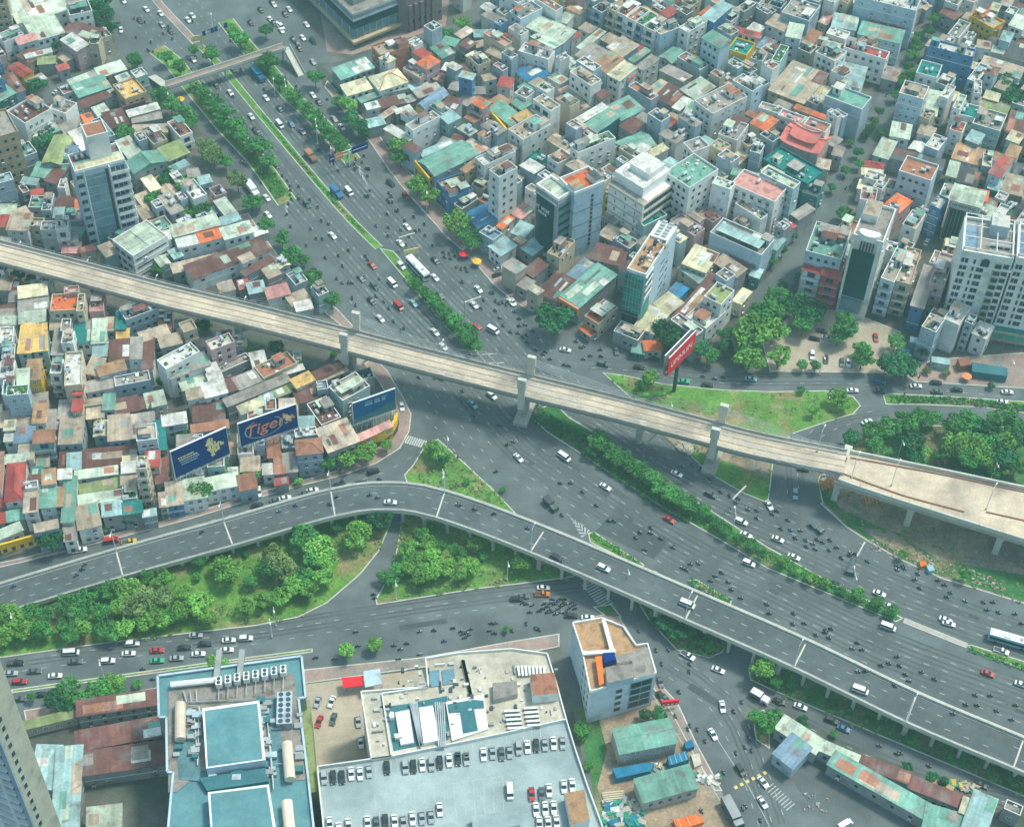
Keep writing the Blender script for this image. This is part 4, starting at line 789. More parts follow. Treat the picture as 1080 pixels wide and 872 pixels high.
T6(900, 0, '''480 300 755 380 770 330 14 uwFx #wide blue-walled block with cluttered white roof; 400 470 530 510 555 425 11 wTFWe #white house with teal roof frames beside the blue-walled block; 285 600 440 640 480 560 17 vcFW #light blue slab house with banded facade on the right-hand street; 770 100 850 110 850 70 11 coS; 750 110 880 200 940 150 10 ycFW #cream yellow house with orange roofs at the top right; 880 170 930 190 950 140 9 coS
870 60 915 75 930 35 10 leS; 850 330 1100 410 1100 310 6 gkS; 800 420 1050 500 1080 440 8 wcS; 780 300 860 310 870 270 8 wcS; 930 250 990 270 1010 220 10 vtS; 1000 160 1080 200 1100 130 10 wlS; 835 480 880 500 890 460 6 wrS; 985 510 1040 535 1070 500 6 gtS; 820 620 910 640 935 600 7 ceS; 820 680 965 725 990 680 6 gmS; 730 640 820 680 850 640 6 gcS
760 790 930 850 960 740 9 tdFx; 980 830 1090 870 1090 740 7 gbS; 660 730 790 770 800 690 8 wTFe; 550 620 600 640 640 560 12 wwF; 610 690 660 700 730 620 12 wlF; 740 600 790 600 830 520 10 wwF; 440 720 520 735 560 600 8 wlS; 230 860 350 880 370 800 8 wlS; 410 840 500 870 520 820 8 wcS; 600 830 680 850 720 790 10 wrF; 550 80 640 130 690 90 6 gbS
700 10 760 30 800 -20 8 wpF; 580 20 660 50 690 0 8 wdF; 1010 60 1080 90 1090 30 7 gbS; 940 30 1000 50 1010 0 6 gdS''')
T6(900, 145, '''130 110 220 140 270 40 6 llS; 225 130 560 210 580 150 6 gkS #long charcoal shed roofs in the right part; 640 270 780 310 810 220 6 gkS; 625 130 800 180 830 90 6 wnS #large tan dusty flat shed roof at the right; 810 190 870 200 880 120 8 leF; 290 220 490 290 535 190 15 vqFe #tall pale blue block with open framed roof; 65 190 180 195 200 160 7 crH; 50 240 180 240 190 205 7 weS
225 430 300 500 340 400 9 poH #vivid orange hipped roof between the blue and dark towers; 580 240 640 250 680 170 7 glS; 870 225 935 260 1000 150 11 vrS #red-roofed pale blue house at the right; 960 110 1030 130 1065 70 9 wnS; 715 380 840 400 860 345 10 coS; 540 380 600 400 630 320 11 wlF; 485 440 550 470 600 400 13 uwFe; 320 560 400 600 440 500 11 wcFx; 950 340 1080 380 1090 270 7 gcS
850 320 920 340 950 280 7 TtS; 70 260 180 300 200 250 8 wwFx; 40 400 140 420 150 340 11 wpFx; 240 790 310 800 330 720 9 wgS; 780 260 850 270 860 220 5 gbS; 1010 250 1080 260 1090 180 6 gkS; 840 440 900 450 910 400 6 grS; 200 330 260 350 280 290 7 wgF; 30 320 100 340 110 290 6 weS; 200 720 270 740 280 680 8 wwFx; 480 800 560 830 590 750 9 wcF''')
T6(0, 0, '''929 295 943 300 958 268 15 vdFxz; 944 298 960 302 972 266 14 ccFxz #cream tube house with open balconies beside the dark tower; 962 322 975 326 986 286 11 udS; 978 300 994 304 1008 272 14 pdF; 992 272 1006 275 1010 256 10 ynF; 851 266 888 277 896 245 18 vgFx #light blue house with green roof behind the red-white house
847 284 866 289 872 272 13 wrSWz #white house with small red roof above the plaza trees; 866 290 885 294 890 278 14 rrSWz #narrow red-fronted house beside the dark glass slab''', 1)
T6(810, 654, '''30 455 200 560 240 510 5 glS; 205 548 370 605 390 568 5 glS; 235 625 670 815 710 765 5 ggS #long green and turquoise market roof at the bottom right; 375 603 590 693 600 650 5 gbS; 600 700 820 800 830 752 5 gbS; 790 885 890 910 985 765 6 gtS; 810 808 840 818 862 760 6 geS; 645 878 800 905 828 815 5 ggS; 5 560 100 610 200 545 5 luS; 990 800 1060 830 1075 790 5 gdF''', 4)
T6(540, 654, '''455 560 695 515 660 415 6 ggg #green gabled shed on the building plot; 555 765 785 705 745 615 5 ggS #striped green shed roof on the building plot''', 4)
T6(0, 654, '''326 405 668 352 665 292 6 gbS #uppermost rust-brown shed left of the teal rooftop; 328 535 685 500 668 425 6 gbS; 334 648 700 612 690 520 6 gbS; 140 700 240 720 245 545 6 gtS; 240 890 350 890 330 545 6 gtS #wide turquoise roof at the foot of the corner tower; 372 875 515 870 508 785 6 glS; 100 440 325 410 320 395 4 cmS''', 4)
# ---------------------------------------------------------------- what is not building ground: roads, islands, parks
occ_poly(GP(ROADP))
for s_ in list(ISL.values())+['604 640 700 640 700 790 640 780 612 760', '318 690 600 668 640 900 150 900 150 715', '612 740 700 735 780 834 790 900 640 900 618 800',
      '805 340 955 340 955 400 805 400', '-20 745 180 730 200 900 -20 900', '330 -40 470 -40 478 28 372 60 345 50', '800 735 1160 880 1160 960 860 960', '95 -30 128 -10 120 44 96 30',
      '870 400 1080 372 1080 420 870 410', '-5 262 90 285 180 305 270 330 360 352 360 400 330 388 290 366 240 352 200 345 150 332 100 318 60 300 -5 292',
      '955 385 1080 372 1100 372 1100 420 955 405', '470 238 530 292 510 300 460 250', '810 310 850 330 850 345 800 345']:
    occ_poly(GP(pts(s_)))
for P_, w_ in STREETS:
    L = smooth(GP(P_), 4)
    for i in range(len(L)-1):
        d = L[i+1]-L[i]; OCC[occ_cells(*(((L[i]+L[i+1])/2)[:2]), math.atan2(d.y, d.x), d.length+1, w_+1.5)] = True
for A_, B_, C_, h_ in ((( 81, 180), (135, 172), (122, 156), 34), ((110, 253), (141, 263), (185, 251), 11), ((564, 197), (589, 212), (606, 203), 28), ((589, 190), (606, 206), (638, 194), 28),
        ((655, 284), (676, 289), (720, 243), 25), ((650, 184), (680, 210), (707, 182), 22), ((1010, 268), (1064, 272), (1074, 237), 33), ((1068, 275), (1120, 280), (1128, 245), 33),
        ((898, 250), (930, 258), (946, 223), 33), ((1001, 211), (1033, 217), (1040, 205), 18), ((826, 150), (863, 165), (873, 148), 10)):
    OCC[occ_cells(*plan_house(A_, B_, C_, h_), .5)] = True
AUTO = []
ar = random.Random(11)
def district(name, poly, p0, p1, wl, rf, hs, fw_=(3.6, 5.6), dd=(8, 12.5), alley=2.2):
    P = GP(pts(poly)); a, b = G(*p0), G(*p1); ang = math.atan2((b-a).y, (b-a).x); ca, sa = math.cos(ang), math.sin(ang)
    us = [p.x*ca+p.y*sa for p in P]; vs = [-p.x*sa+p.y*ca for p in P]
    tmp = OCC.copy(); OCC[:] = False; occ_poly(P); ins = OCC.copy(); OCC[:] = tmp
    v = min(vs); row = 0
    while v < max(vs):
        d_ = ar.uniform(*dd); u = min(us)
        while u < max(us):
            w_ = ar.uniform(*fw_)
            for (ww, d2, dv) in ((w_, d_, 0), (w_, d_*.6, -d_*.2), (w_, d_*.6, d_*.2), (w_*.7, d_*.45, 0)):
                cu, cv = u+w_/2, v+d_/2+dv; cx, cy = cu*ca-cv*sa, cu*sa+cv*ca
                c = occ_cells(cx, cy, ang, ww, d2, -.1)
                if ins[c].mean() > .9 and OCC[c].mean() < .10:
                    OCC[occ_cells(cx, cy, ang, ww, d2, 0)] = True
                    typ = ar.choices('FSGH', (5, 6, 1, .3))[0]; r_ = ar.choice(rf) if typ != 'F' else ar.choice('dddcwwqgp'); h = ar.uniform(*hs)
                    if typ in 'SG': h *= .72
                    AUTO.append((cx, cy, ang if row % 2 == 0 or dv else ang, ww-.15, d2-.15, max(4, h), ar.choice(wl), r_, typ, ar.choice(('', 'x', 'z', 'W', 'N', 'x')) if typ == 'F' else ar.choice(('', 'N', 't')), None)); break
            u += w_+.05
        v += d_+(alley if row % 2 else .25); row += 1
W_ = 'wwwwlllgccpvt'; RF = 'ccccbbdddgllwwwtrqnneee'
district('upper', '450 0 560 -30 800 -70 1000 -60 1050 0 960 70 890 200 800 310 740 400 640 365 560 340 500 262 430 185 372 120 350 85 430 62 480 40', (678, 50), (603, 95), W_, RF, (8, 14))
district('topright', '1000 10 1060 -60 1330 -40 1330 395 1090 375 960 380 900 360 850 330 810 305 850 268 900 180 950 90', (900, 160), (935, 174), W_, RF, (6, 13))
district('left', '-260 300 -60 262 60 310 150 340 250 360 350 400 410 440 410 480 300 505 200 545 60 575 -260 625', (10, 500), (120, 492), W_, RF, (5, 9), dd=(7, 11), alley=1.8)
district('topleft', '-240 -60 95 -60 96 30 135 62 160 90 200 150 260 240 300 285 350 325 340 340 250 318 100 282 -60 240 -240 205', (20, 110), (90, 85), W_, RF, (5, 9))
# the 300 that show largest become things, the rest one mass
ALLH = HOUSES+AUTO
def show(hh):
    cx, cy, ang, w_, d_, h = hh[:6]; s = scale_at((cx, cy, h)); px = PX((cx, cy, h))
    if not (-25 < px[0] < 1105 and -15 < px[1] < 900): return 0 if -230 < px[0] < 1310 and -60 < px[1] < 950 else -1
    return (w_*d_*.72+h*(w_+d_)*.35)*s*s
vis = [hh for hh in ALLH if show(hh) >= 0]
cats = {}
vis.sort(key=lambda hh: -(show(hh)+(1e6 if hh[10] else 0)))
kept = []; n_house = 0; rest = []
for hh in vis:
    cat = attr_of(*hh[3:9])[0]
    if cats.get(cat, 0) < 298 and show(hh) > 0: cats[cat] = cats.get(cat, 0)+1; kept.append(hh)
    else: rest.append(hh)
print('hand', len(HOUSES), 'auto', len(AUTO), 'visible', len(vis), 'kept', cats, 'rest', len(rest))
hr = random.Random(5)
GRP = {'house': 'houses of the surrounding districts', 'shed': 'low sheet-roofed sheds among the houses', 'apartment block': 'taller blocks above the houses'}
for cx, cy, ang, w_, d_, h, wl, rf, typ, op, lab in kept:
    cat, at = attr_of(w_, d_, h, wl, rf, typ)
    t = thing(cat.replace(' ', '_'), cat, (cx, cy, 0), ang, label=lab, attr=at, group=GRP[cat], at=(cx, cy, h))
    fill_house(Sink(t), w_, d_, h, wl, rf, typ, op, hr)
big = MB()
for cx, cy, ang, w_, d_, h, wl, rf, typ, op, lab in rest:
    fill_house(Sink(None, big, Matrix.Translation((cx, cy, 0)) @ Matrix.Rotation(ang, 4, 'Z')), w_, d_, h, wl, rf, typ, op, hr)
if big.v:
    o = big.build('packed_houses'); o['kind'] = 'stuff'; o['label'] = 'small packed houses filling the gaps between the larger roofs'
# ---------------------------------------------------------------- landmark buildings
def text_mesh(s, size, mtn, shear=0.0, ext=.04):
    c = bpy.data.curves.new('t', 'FONT'); c.body = s; c.size = size; c.extrude = ext; c.shear = shear; c.align_x = 'CENTER'; c.align_y = 'CENTER'; c.offset = .02
    o = bpy.data.objects.new('t', c); COL.objects.link(o); dg = bpy.context.evaluated_depsgraph_get(); me = bpy.data.meshes.new_from_object(o.evaluated_get(dg))
    COL.objects.unlink(o); bpy.data.objects.remove(o); me.materials.clear(); me.materials.append(M(mtn)); return me
def block(name, cat, A, B, C, h, label):
    cx, cy, ang, w_, d_ = plan_house(A, B, C, h, 0)
    t = thing(name, cat, (cx, cy, 0), ang, label=label, at=(cx, cy, h)); return t, w_, d_, ang, Sink(t)
lr = random.Random(3)
def parapet(q, w_, d_, h, mt, ph=1.0, t=.3, top='white_trim'):
    for a in ((-w_/2, -d_/2, w_/2, -d_/2+t), (-w_/2, d_/2-t, w_/2, d_/2), (-w_/2, -d_/2+t, -w_/2+t, d_/2-t), (w_/2-t, -d_/2+t, w_/2, d_/2-t)):
        q.box(a[0], a[1], h, a[2], a[3], h+ph, mt, top, bottom=False)
# grey balcony tower at upper left
h = 34; t, w_, d_, ang, S = block('apartment_tower', 'tower', (81, 180), (135, 172), (122, 156), h, 'tall grey and white apartment tower with stacked balconies and white stair box on top')
q = MB(); q.box(-w_/2, -d_/2, 0, w_/2, d_/2, h, 'wall_l', bottom=False); parapet(q, w_, d_, h, 'wall_w')
q.box(w_*.16, -d_/2-.9, 1, w_*.16+.3, -d_/2, h, 'wall_w'); q.box(-w_*.34, -d_/2-.25, 1, -w_*.34+.3, -d_/2, h, 'wall_w'); S.part('wall', q)
q = MB(); q.box(w_*.08, -d_/2-.06, 2, w_*.14, -d_/2, h-1, 'glass'); S.part('dark_recess', q)
q = MB(); q.box(-w_*.31, -d_/2-.08, 2, w_*.07, -d_/2, h-2, 'glass_blue')
for k in range(1, 10): q.box(-w_*.31, -d_/2-.14, k*3.4-.2, w_*.07, -d_/2, k*3.4+.15, 'wall_g')
S.part('curtain_wall', q)
q = MB(); q.box(-w_/2+.3, -d_/2+.3, h-.2, w_/2-.3, d_/2-.3, h+.05, 'roof_b', bottom=False); q.box(-w_/2+.5, -d_/2+.3, h+.1, w_/2-.4, -d_/2+d_*.35, h+.9, 'roof_e', 'roof_e'); q.box(-w_/2+.5, -d_/2+d_*.35, h+.1, w_/2-.4, -d_/2+d_*.5, h+.95, 'roof_l'); S.part('roof', q)
for k in range(1, 10):
    b = MB(); b.box(w_*.18, -d_/2-1.4, k*3.4-.2, w_/2+.7, -d_/2, k*3.4+.05, 'white_trim'); b.box(w_*.18, -d_/2-1.4, k*3.4+.05, w_/2+.7, -d_/2-1.28, k*3.4+1.05, 'wall_w'); b.box(w_/2+.58, -d_/2-1.28, k*3.4+.05, w_/2+.7, d_/2*.2, k*3.4+1.05, 'wall_w'); b.box(w_/2, -d_/2, k*3.4-.2, w_/2+.7, d_/2*.2, k*3.4+.05, 'white_trim'); S.part('balcony', b)
    for x in (.24, .34, .43): S.inst('window', 'window_pair', (w_*x, -d_/2, k*3.4+1.5), 0, (1.3, 1, 1.9))
    for x in (-.46, -.40): S.inst('window', 'window', (w_*x, -d_/2, k*3.4+1.5), 0, (1.1, 1, 1.7))
q = MB(); sx = w_*.10; q.box(sx-3.5, -1, h, sx+3.5, d_/2+2, h+9.5, 'wall_w'); q.box(sx-3.1, -.6, h+9.5, sx+3.1, d_/2+1.6, h+9.6, 'flat_q'); q.box(sx-3.5, -1, h+9.5, sx+3.5, -.7, h+10.2, 'white_trim'); q.box(sx-3.5, -.7, h+9.5, sx-3.2, d_/2+2, h+10.2, 'white_trim'); q.box(sx+3.2, -.7, h+9.5, sx+3.5, d_/2+2, h+10.2, 'white_trim'); S.part('stair_box', q)
for k in range(3): S.inst('water_tank', 'water_tank', (-w_*.36+k*1.9, d_*.22, h+.1), 1.57)
# white long-roofed block
h = 11; t, w_, d_, ang, S = block('school_block', 'building', (110, 253), (141, 263), (185, 251), h, 'white block with pale green roof and slit windows beside the viaduct')
q = MB(); q.box(-w_/2, -d_/2, 0, w_/2, d_/2, h, 'wall_w', bottom=False); parapet(q, w_, d_, h, 'wall_w', .6)
for z in (3.6, 7.2): q.box(w_/2, -d_/2, z, w_/2+.12, d_/2, z+.25, 'white_trim'); q.box(-w_/2, -d_/2-.12, z, w_/2, -d_/2, z+.25, 'white_trim')
S.part('wall', q); q = MB(); q.box(-w_/2+.3, -d_/2+.3, h-.2, w_/2-.3, d_/2-.3, h+.15, 'roof_l'); q.box(-w_/2+.3, -.2, h+.15, w_/2-.3, .0, h+.3, 'roof_g'); S.part('roof', q)
wins(S, lr, 'r', w_, d_, 3, 5, 0, 3.6, 2.6, .7); wins(S, lr, 'f', w_, d_, 3, 3, 0, 3.6, 2.2, 1.6, key='window_pair')
# dark glass tower and its white rear block
h = 27; t, w_, d_, ang, S = block('office_tower', 'tower', (564, 197), (589, 212), (606, 203), h, 'dark teal glass office tower with white lettering and mint roof')
q = MB(); q.box(-w_/2, -d_/2, 0, w_/2, d_/2, h, 'wall_g', bottom=False); parapet(q, w_, d_, h, 'wall_w', 1.2, .5); S.part('wall', q)
q = MB(); n = 8
P = [(-w_/2+.5, -d_/2)]+[(-w_/2+.5+(w_-2)*k/n, -d_/2-1.4*math.sin(math.pi*k/n)-.1) for k in range(n+1)]+[(w_/2-1.5, -d_/2)]
q.prism(P, 3, h-2.5, 'glass_teal'); S.part('curved_glass', q)
q = MB(); q.prism([(x*1.03, y-.35) for x, y in P], 1.6, 3.0, 'white_trim'); S.part('canopy', q)
q = MB(); q.box(w_/2, -d_/2+.6, 2, w_/2+.15, d_/2-.3, h-1.5, 'glass_blue')
for k in range(1, 8): q.box(w_/2, -d_/2+.6, k*3.4-.9, w_/2+.3, d_/2-.3, k*3.4+.2, 'glass_teal')
S.part('side_glass', q)
q = MB(); q.box(-w_/2+.5, -d_/2+.5, h-.2, w_/2-.5, d_/2-.5, h+.2, 'roof_l'); q.box(-w_/2+.5, -d_/2+.2, h-2.4, w_/2-.6, -d_/2-.15, h-1.6, 'white_trim'); S.part('roof', q)
q = MB(); x = -w_*.36
for k in range(9):
    if k != 3: q.box(x, -d_/2-1.75, h-6.0, x+.22, -d_/2-1.6, h-4.6, 'white_trim'); q.box(x, -d_/2-1.75, h-6.0+(k % 3)*.55, x+.55, -d_/2-1.6, h-5.75+(k % 3)*.55, 'white_trim')
    x += w_*.075
for k in range(4): q.box(-w_*.2+k*w_*.1, -d_/2-1.75, h-7.6, -w_*.2+k*w_*.1+.6, -d_/2-1.6, h-6.8, 'white_trim')
S.part('lettering', q)
h = 28; t, w_, d_, ang, S = block('office_block', 'office block', (589, 190), (606, 206), (638, 194), h, 'pale blue panelled block with orange roof terrace behind the dark glass tower')
q = MB(); q.box(-w_/2, -d_/2, 0, w_/2, d_/2, h, 'wall_v', bottom=False); parapet(q, w_, d_, h, 'wall_w', 1.2, .4)
for z in (8, 14, 20): q.box(-w_/2-.05, -d_/2-.06, z, w_/2+.06, d_/2, z+.35, 'glass_blue')
S.part('wall', q); q = MB(); q.box(-w_/2+.4, -d_/2+.4, h-.2, w_/2-.4, d_/2-.4, h+.05, 'flat_o', bottom=False); S.part('roof', q)
q = MB(); q.box(w_*.02, -d_/2+.1, h, w_/2-.5, -d_/2+d_*.34, h+2.4, 'wall_v', 'flat_n'); q.box(-w_*.1, d_*.22, h, w_/2-.3, d_/2-.3, h+2.2, 'wall_w', 'flat_k'); S.part('roof_house', q)
for k in range(12): S.inst('window', 'window', (w_/2, d_*.12, 4+k*1.9), math.pi/2, (1.1, 1, 1.6))
# green glass tower
h = 25; t, w_, d_, ang, S = block('office_tower', 'tower', (655, 284), (676, 289), (720, 243), h, 'slim tower with vivid green glass front and blank blue-grey side wall')
q = MB(); q.box(-w_/2, -d_/2, 0, w_/2, d_/2, h, 'wall_v', bottom=False); parapet(q, w_, d_, h, 'wall_w', 1.1, .3); S.part('wall', q)
q = MB(); q.box(-w_/2-.2, -d_/2-.9, 9, w_/2-.6, -d_/2, h-.6, 'glass_green'); q.box(-w_/2, -d_/2-.6, 1, w_/2-1.2, -d_/2, 9, 'glass_teal')
for k in range(1, 7): q.box(-w_/2-.2, -d_/2-.95, h-k*2.9, w_/2-.6, -d_/2-.88, h-k*2.9+.12, 'frame')
for k in range(1, 6): x = -w_/2+k*w_/6; q.box(x, -d_/2-.95, 9, x+.08, -d_/2-.88, h-.6, 'frame')
S.part('curtain_wall', q)
q = MB(); q.box(w_/2, -d_/2+.3, h-10, w_/2+.12, -d_/2+d_*.22, h-.8, 'glass')
for k in range(4): q.box(w_/2, -d_/2+.2, h-1-k*3, w_/2+.35, -d_/2+d_*.24, h-.4-k*3, 'white_trim')
q.box(w_/2, -d_/2+.5, 4, w_/2+.14, -d_/2+d_*.2, h-12, 'glass_green'); S.part('side_glass', q)
q = MB(); q.box(-w_/2+.3, -d_/2+.3, h-.2, w_/2-.3, d_/2-.3, h+.05, 'flat_n', bottom=False); q.box(-w_/2+.4, d_*.2, h+.05, w_/2-.4, d_/2-.4, h+.9, 'white_trim')
S.part('roof', q)
q = MB()
for k in range(5):
    for j in range(2): q.box(-w_*.3+j*w_*.35, d_*.24+k*1.6, h+.9, -w_*.3+j*w_*.35+1.6, d_*.24+k*1.6+.9, h+1.4, 'steel')
for k in range(26): x = lr.uniform(-.4, .4)*w_; y = lr.uniform(-.42, .15)*d_; q.box(x, y, h, x+lr.uniform(.3, 1.4), y+lr.uniform(.3, 2.2), h+lr.uniform(.3, 1.3), lr.choice(('white_trim', 'wall_n', 'dark_metal', 'wall_p', 'solar')))
S.part('roof_clutter', q)
for r_ in range(5):
    for x in (.05, .12, .25): S.inst('window', 'window', (w_/2, d_*x, 6+r_*3.4), math.pi/2, (1.6, 1, .9))
# banded grey block
h = 22; t, w_, d_, ang, S = block('banded_block', 'office block', (650, 184), (680, 210), (707, 182), h, 'pale grey office block with brown floor bands and bare white roof')
q = MB(); q.box(-w_/2, -d_/2, 0, w_/2, d_/2, h-4, 'wall_w', bottom=False); q.box(-w_/2, -d_/2+2.5, h-4, w_/2-2.5, d_/2, h, 'wall_w'); q.box(-w_*.3, -d_*.1, h, w_*.25, d_*.4, h+2.6, 'wall_w', 'flat_w')
for z in range(1, 6): q.box(-w_/2-.15, -d_/2-.2, z*3.5-.35, w_/2+.25, d_/2, z*3.5, 'wall_n')
S.part('wall', q); q = MB(); q.box(-w_/2+.2, -d_/2+2.7, h, w_/2-2.7, d_/2-.2, h+.06, 'flat_w', bottom=False); q.box(-w_/2+.1, -d_/2+.1, h-4, w_/2-.1, -d_/2+2.4, h-3.94, 'flat_d', bottom=False); S.part('roof', q)
wins(S, lr, 'r', w_, d_, 5, 6, 0, 3.5, 2.4, 1.7, 1, 'window_pair'); wins(S, lr, 'f', w_, d_, 5, 3, 0, 3.5, .7, 1.6)
# hotels
for (A_, B_, C_, lab) in (((1010, 268), (1064, 272), (1074, 237), 'tall cream hotel with arched top window and white roof grid at the right'), ((1068, 275), (1120, 280), (1128, 245), 'second tall cream hotel cut off by the right edge')):
    h = 33; t, w_, d_, ang, S = block('hotel', 'hotel', A_, B_, C_, h, lab)
    q = MB(); q.box(-w_/2, -d_/2, 4, w_/2, d_/2, h, 'wall_w', bottom=False); q.box(-w_/2-.6, -d_/2-2.5, 0, w_/2+.6, d_/2, 4.6, 'wall_c', 'flat_T')
    for k in (0, .33, .66, 1): q.box(-w_/2+.25+(w_-.5)*k-.25, -d_/2-.3, 4, -w_/2+.25+(w_-.5)*k+.25, -d_/2, h, 'wall_w')
    for z in (h-4.5, 4.8): q.box(-w_/2-.4, -d_/2-.6, z, w_/2+.4, -d_/2, z+.5, 'white_trim')
    for k in range(1, 8): q.box(w_*.18, -d_/2-.5, 4+k*3.35, w_*.34, -d_/2, 4+k*3.35+1.0, 'wall_n')
    parapet(q, w_, d_, h, 'wall_w', 1.0, .5); S.part('wall', q)
    q = MB(); q.box(-w_/2+.4, -d_/2+.4, h-.2, w_/2-.4, d_/2-.4, h+.05, 'flat_d', bottom=False); q.box(-w_*.47, -d_*.3, h+.05, -w_*.2, d_*.3, h+.12, 'flat_u', bottom=False); S.part('roof', q)
    q = MB()
    for k in range(4): x = -w_/2+.2+(w_-.8)*k/3; q.box(x, -d_/2, h+2.2, x+.22, d_/2, h+2.5, 'white_trim')
    for k in range(4): y = -d_/2+(d_-.4)*k/3; q.box(-w_/2, y, h+2.25, w_/2, y+.2, h+2.5, 'white_trim')
    for x in (-w_/2+.2, w_/2-.6):
        for y in (-d_/2, d_/2-.4): q.box(x, y, h+1, x+.35, y+.35, h+2.2, 'white_trim')
    S.part('roof_grid', q)
    q = MB(); q.box(w_*.0, d_*.1, h, w_*.35, d_*.45, h+4.5, 'wall_v', 'flat_w'); S.part('plant_room', q)
    for k in range(3): S.inst('water_tank', 'water_tank', (w_*.1+k*2.2, -d_*.2, h+.1), 0)
    q = MB(); q.box(-1.3, -d_/2-.35, h-4, 1.3, -d_/2, h-1.9, 'glass'); q.prism([(1.3*math.cos(a*math.pi/8), -.01) for a in range(2)]+[(0, .01)], 0, .001, 'glass')
    for k in range(8):
        a0, a1 = math.pi*k/8, math.pi*(k+1)/8; q.poly([(0, -d_/2-.35, h-1.9), (1.3*math.cos(a0), -d_/2-.35, h-1.9+1.2*math.sin(a0)), (1.3*math.cos(a1), -d_/2-.35, h-1.9+1.2*math.sin(a1))], 'glass')
    S.part('arched_window', q)
    for r_ in range(9):
        for x in (-.44, -.36, -.19, -.10, -.03, .23, .29, .39, .45):
            if r_ == 8 and abs(x) < .15: continue
            S.inst('window', 'window', (w_*x, -d_/2-(.5 if .2 < x < .32 else 0), 6.6+r_*2.95), 0, (1.15, 1, 1.95))
    for k in range(4):
        b = MB(); x = -w_/2+w_*(k+.5)/4; b.box(x-w_*.1, -d_/2-4.6, 3.2, x+w_*.1, -d_/2-2.5, 3.4, 'tarp_green'); b.box(x-w_*.1, -d_/2-4.6, 0, x-w_*.1+.15, -d_/2-4.45, 3.2, 'steel'); S.part('awning', b)
# dark glass slab right of the street
h = 33; t, w_, d_, ang, S = block('office_tower', 'tower', (898, 250), (930, 258), (946, 223), h, 'dark blue glass slab tower with curved white crown at the street end')
q = MB(); q.box(-w_/2, -d_/2, 0, w_/2, d_/2, h, 'wall_w', bottom=False); q.box(-w_/2, -d_/2-.7, 7, -w_/2+.8, -d_/2, h-1, 'wall_w'); q.box(w_/2-1.5, -d_/2-.7, 4, w_/2-.7, -d_/2, h-1, 'wall_w'); parapet(q, w_, d_, h, 'wall_w', 1.2, .4); S.part('wall', q)
q = MB(); q.box(-w_/2+.8, -d_/2-.75, 9, w_/2-1.6, -d_/2, h-4.5, 'glass_teal'); q.box(-w_/2+1, -d_/2-1.2, 3, w_/2-2.2, -d_/2, 8, 'glass_blue')
for k in range(5): q.box(-w_*.2+k*w_*.1, -d_/2-.6, h-4.2, -w_*.2+k*w_*.1+.4, -d_/2, h-.6, 'glass')
S.part('curtain_wall', q)
q = MB(); P = []
for k in range(11): a = math.pi*k/10; P.append((-math.cos(a)*w_*.36, -d_/2+1.8-math.sin(a)*2.4))
P += [(w_*.28, -d_/2+2.6), (-w_*.28, -d_/2+2.6)]; q.prism(P, h+.1, h+2.3, 'white_trim'); S.part('crown', q)
q = MB(); q.box(-w_/2+.4, -d_/2+.4, h-.2, w_/2-.4, d_/2-.4, h+.05, 'flat_d', bottom=False); q.box(-w_/2+.5, 0, h+.05, w_*.05, d_*.45, h+3, 'wall_w', 'flat_c'); S.part('roof', q)
wins(S, lr, 'r', w_, d_, 8, 5, 3, 3.5, .8, 1.2, .5)
# dark striped tower with mint roof
h = 18; t, w_, d_, ang, S = block('striped_tower', 'office block', (1001, 211), (1033, 217), (1040, 205), h, 'dark green tower front with vertical stripes and mint canopy roof')
q = MB(); q.box(-w_/2, -d_/2, 0, w_/2, d_/2, h, 'wall_g', bottom=False); S.part('wall', q)
q = MB(); q.box(-w_/2+.4, -d_/2-.3, 1, w_/2-.4, -d_/2, h-3.5, 'glass_teal')
for k in range(8): x = -w_/2+.8+k*(w_-1.6)/7; q.box(x-.12, -d_/2-.55, 1, x+.12, -d_/2-.3, h-3.5, 'roof_g')
S.part('curtain_wall', q); q = MB(); q.poly([(-w_/2-.6, -d_/2-1, h+.4), (w_/2+.6, -d_/2-1, h+.4), (w_/2+.6, 0, h+1.7), (-w_/2-.6, 0, h+1.7)], 'roof_l'); q.poly([(-w_/2-.6, 0, h+1.7), (w_/2+.6, 0, h+1.7), (w_/2+.6, d_/2+1, h+1), (-w_/2-.6, d_/2+1, h+1)], 'roof_l'); q.box(-w_/2, -d_/2, h, w_/2, d_/2, h+.3, 'wall_w'); S.part('roof', q)
wins(S, lr, 'f', w_, d_, 1, 7, h-3.4, 3.2, 1.4, 1.6)
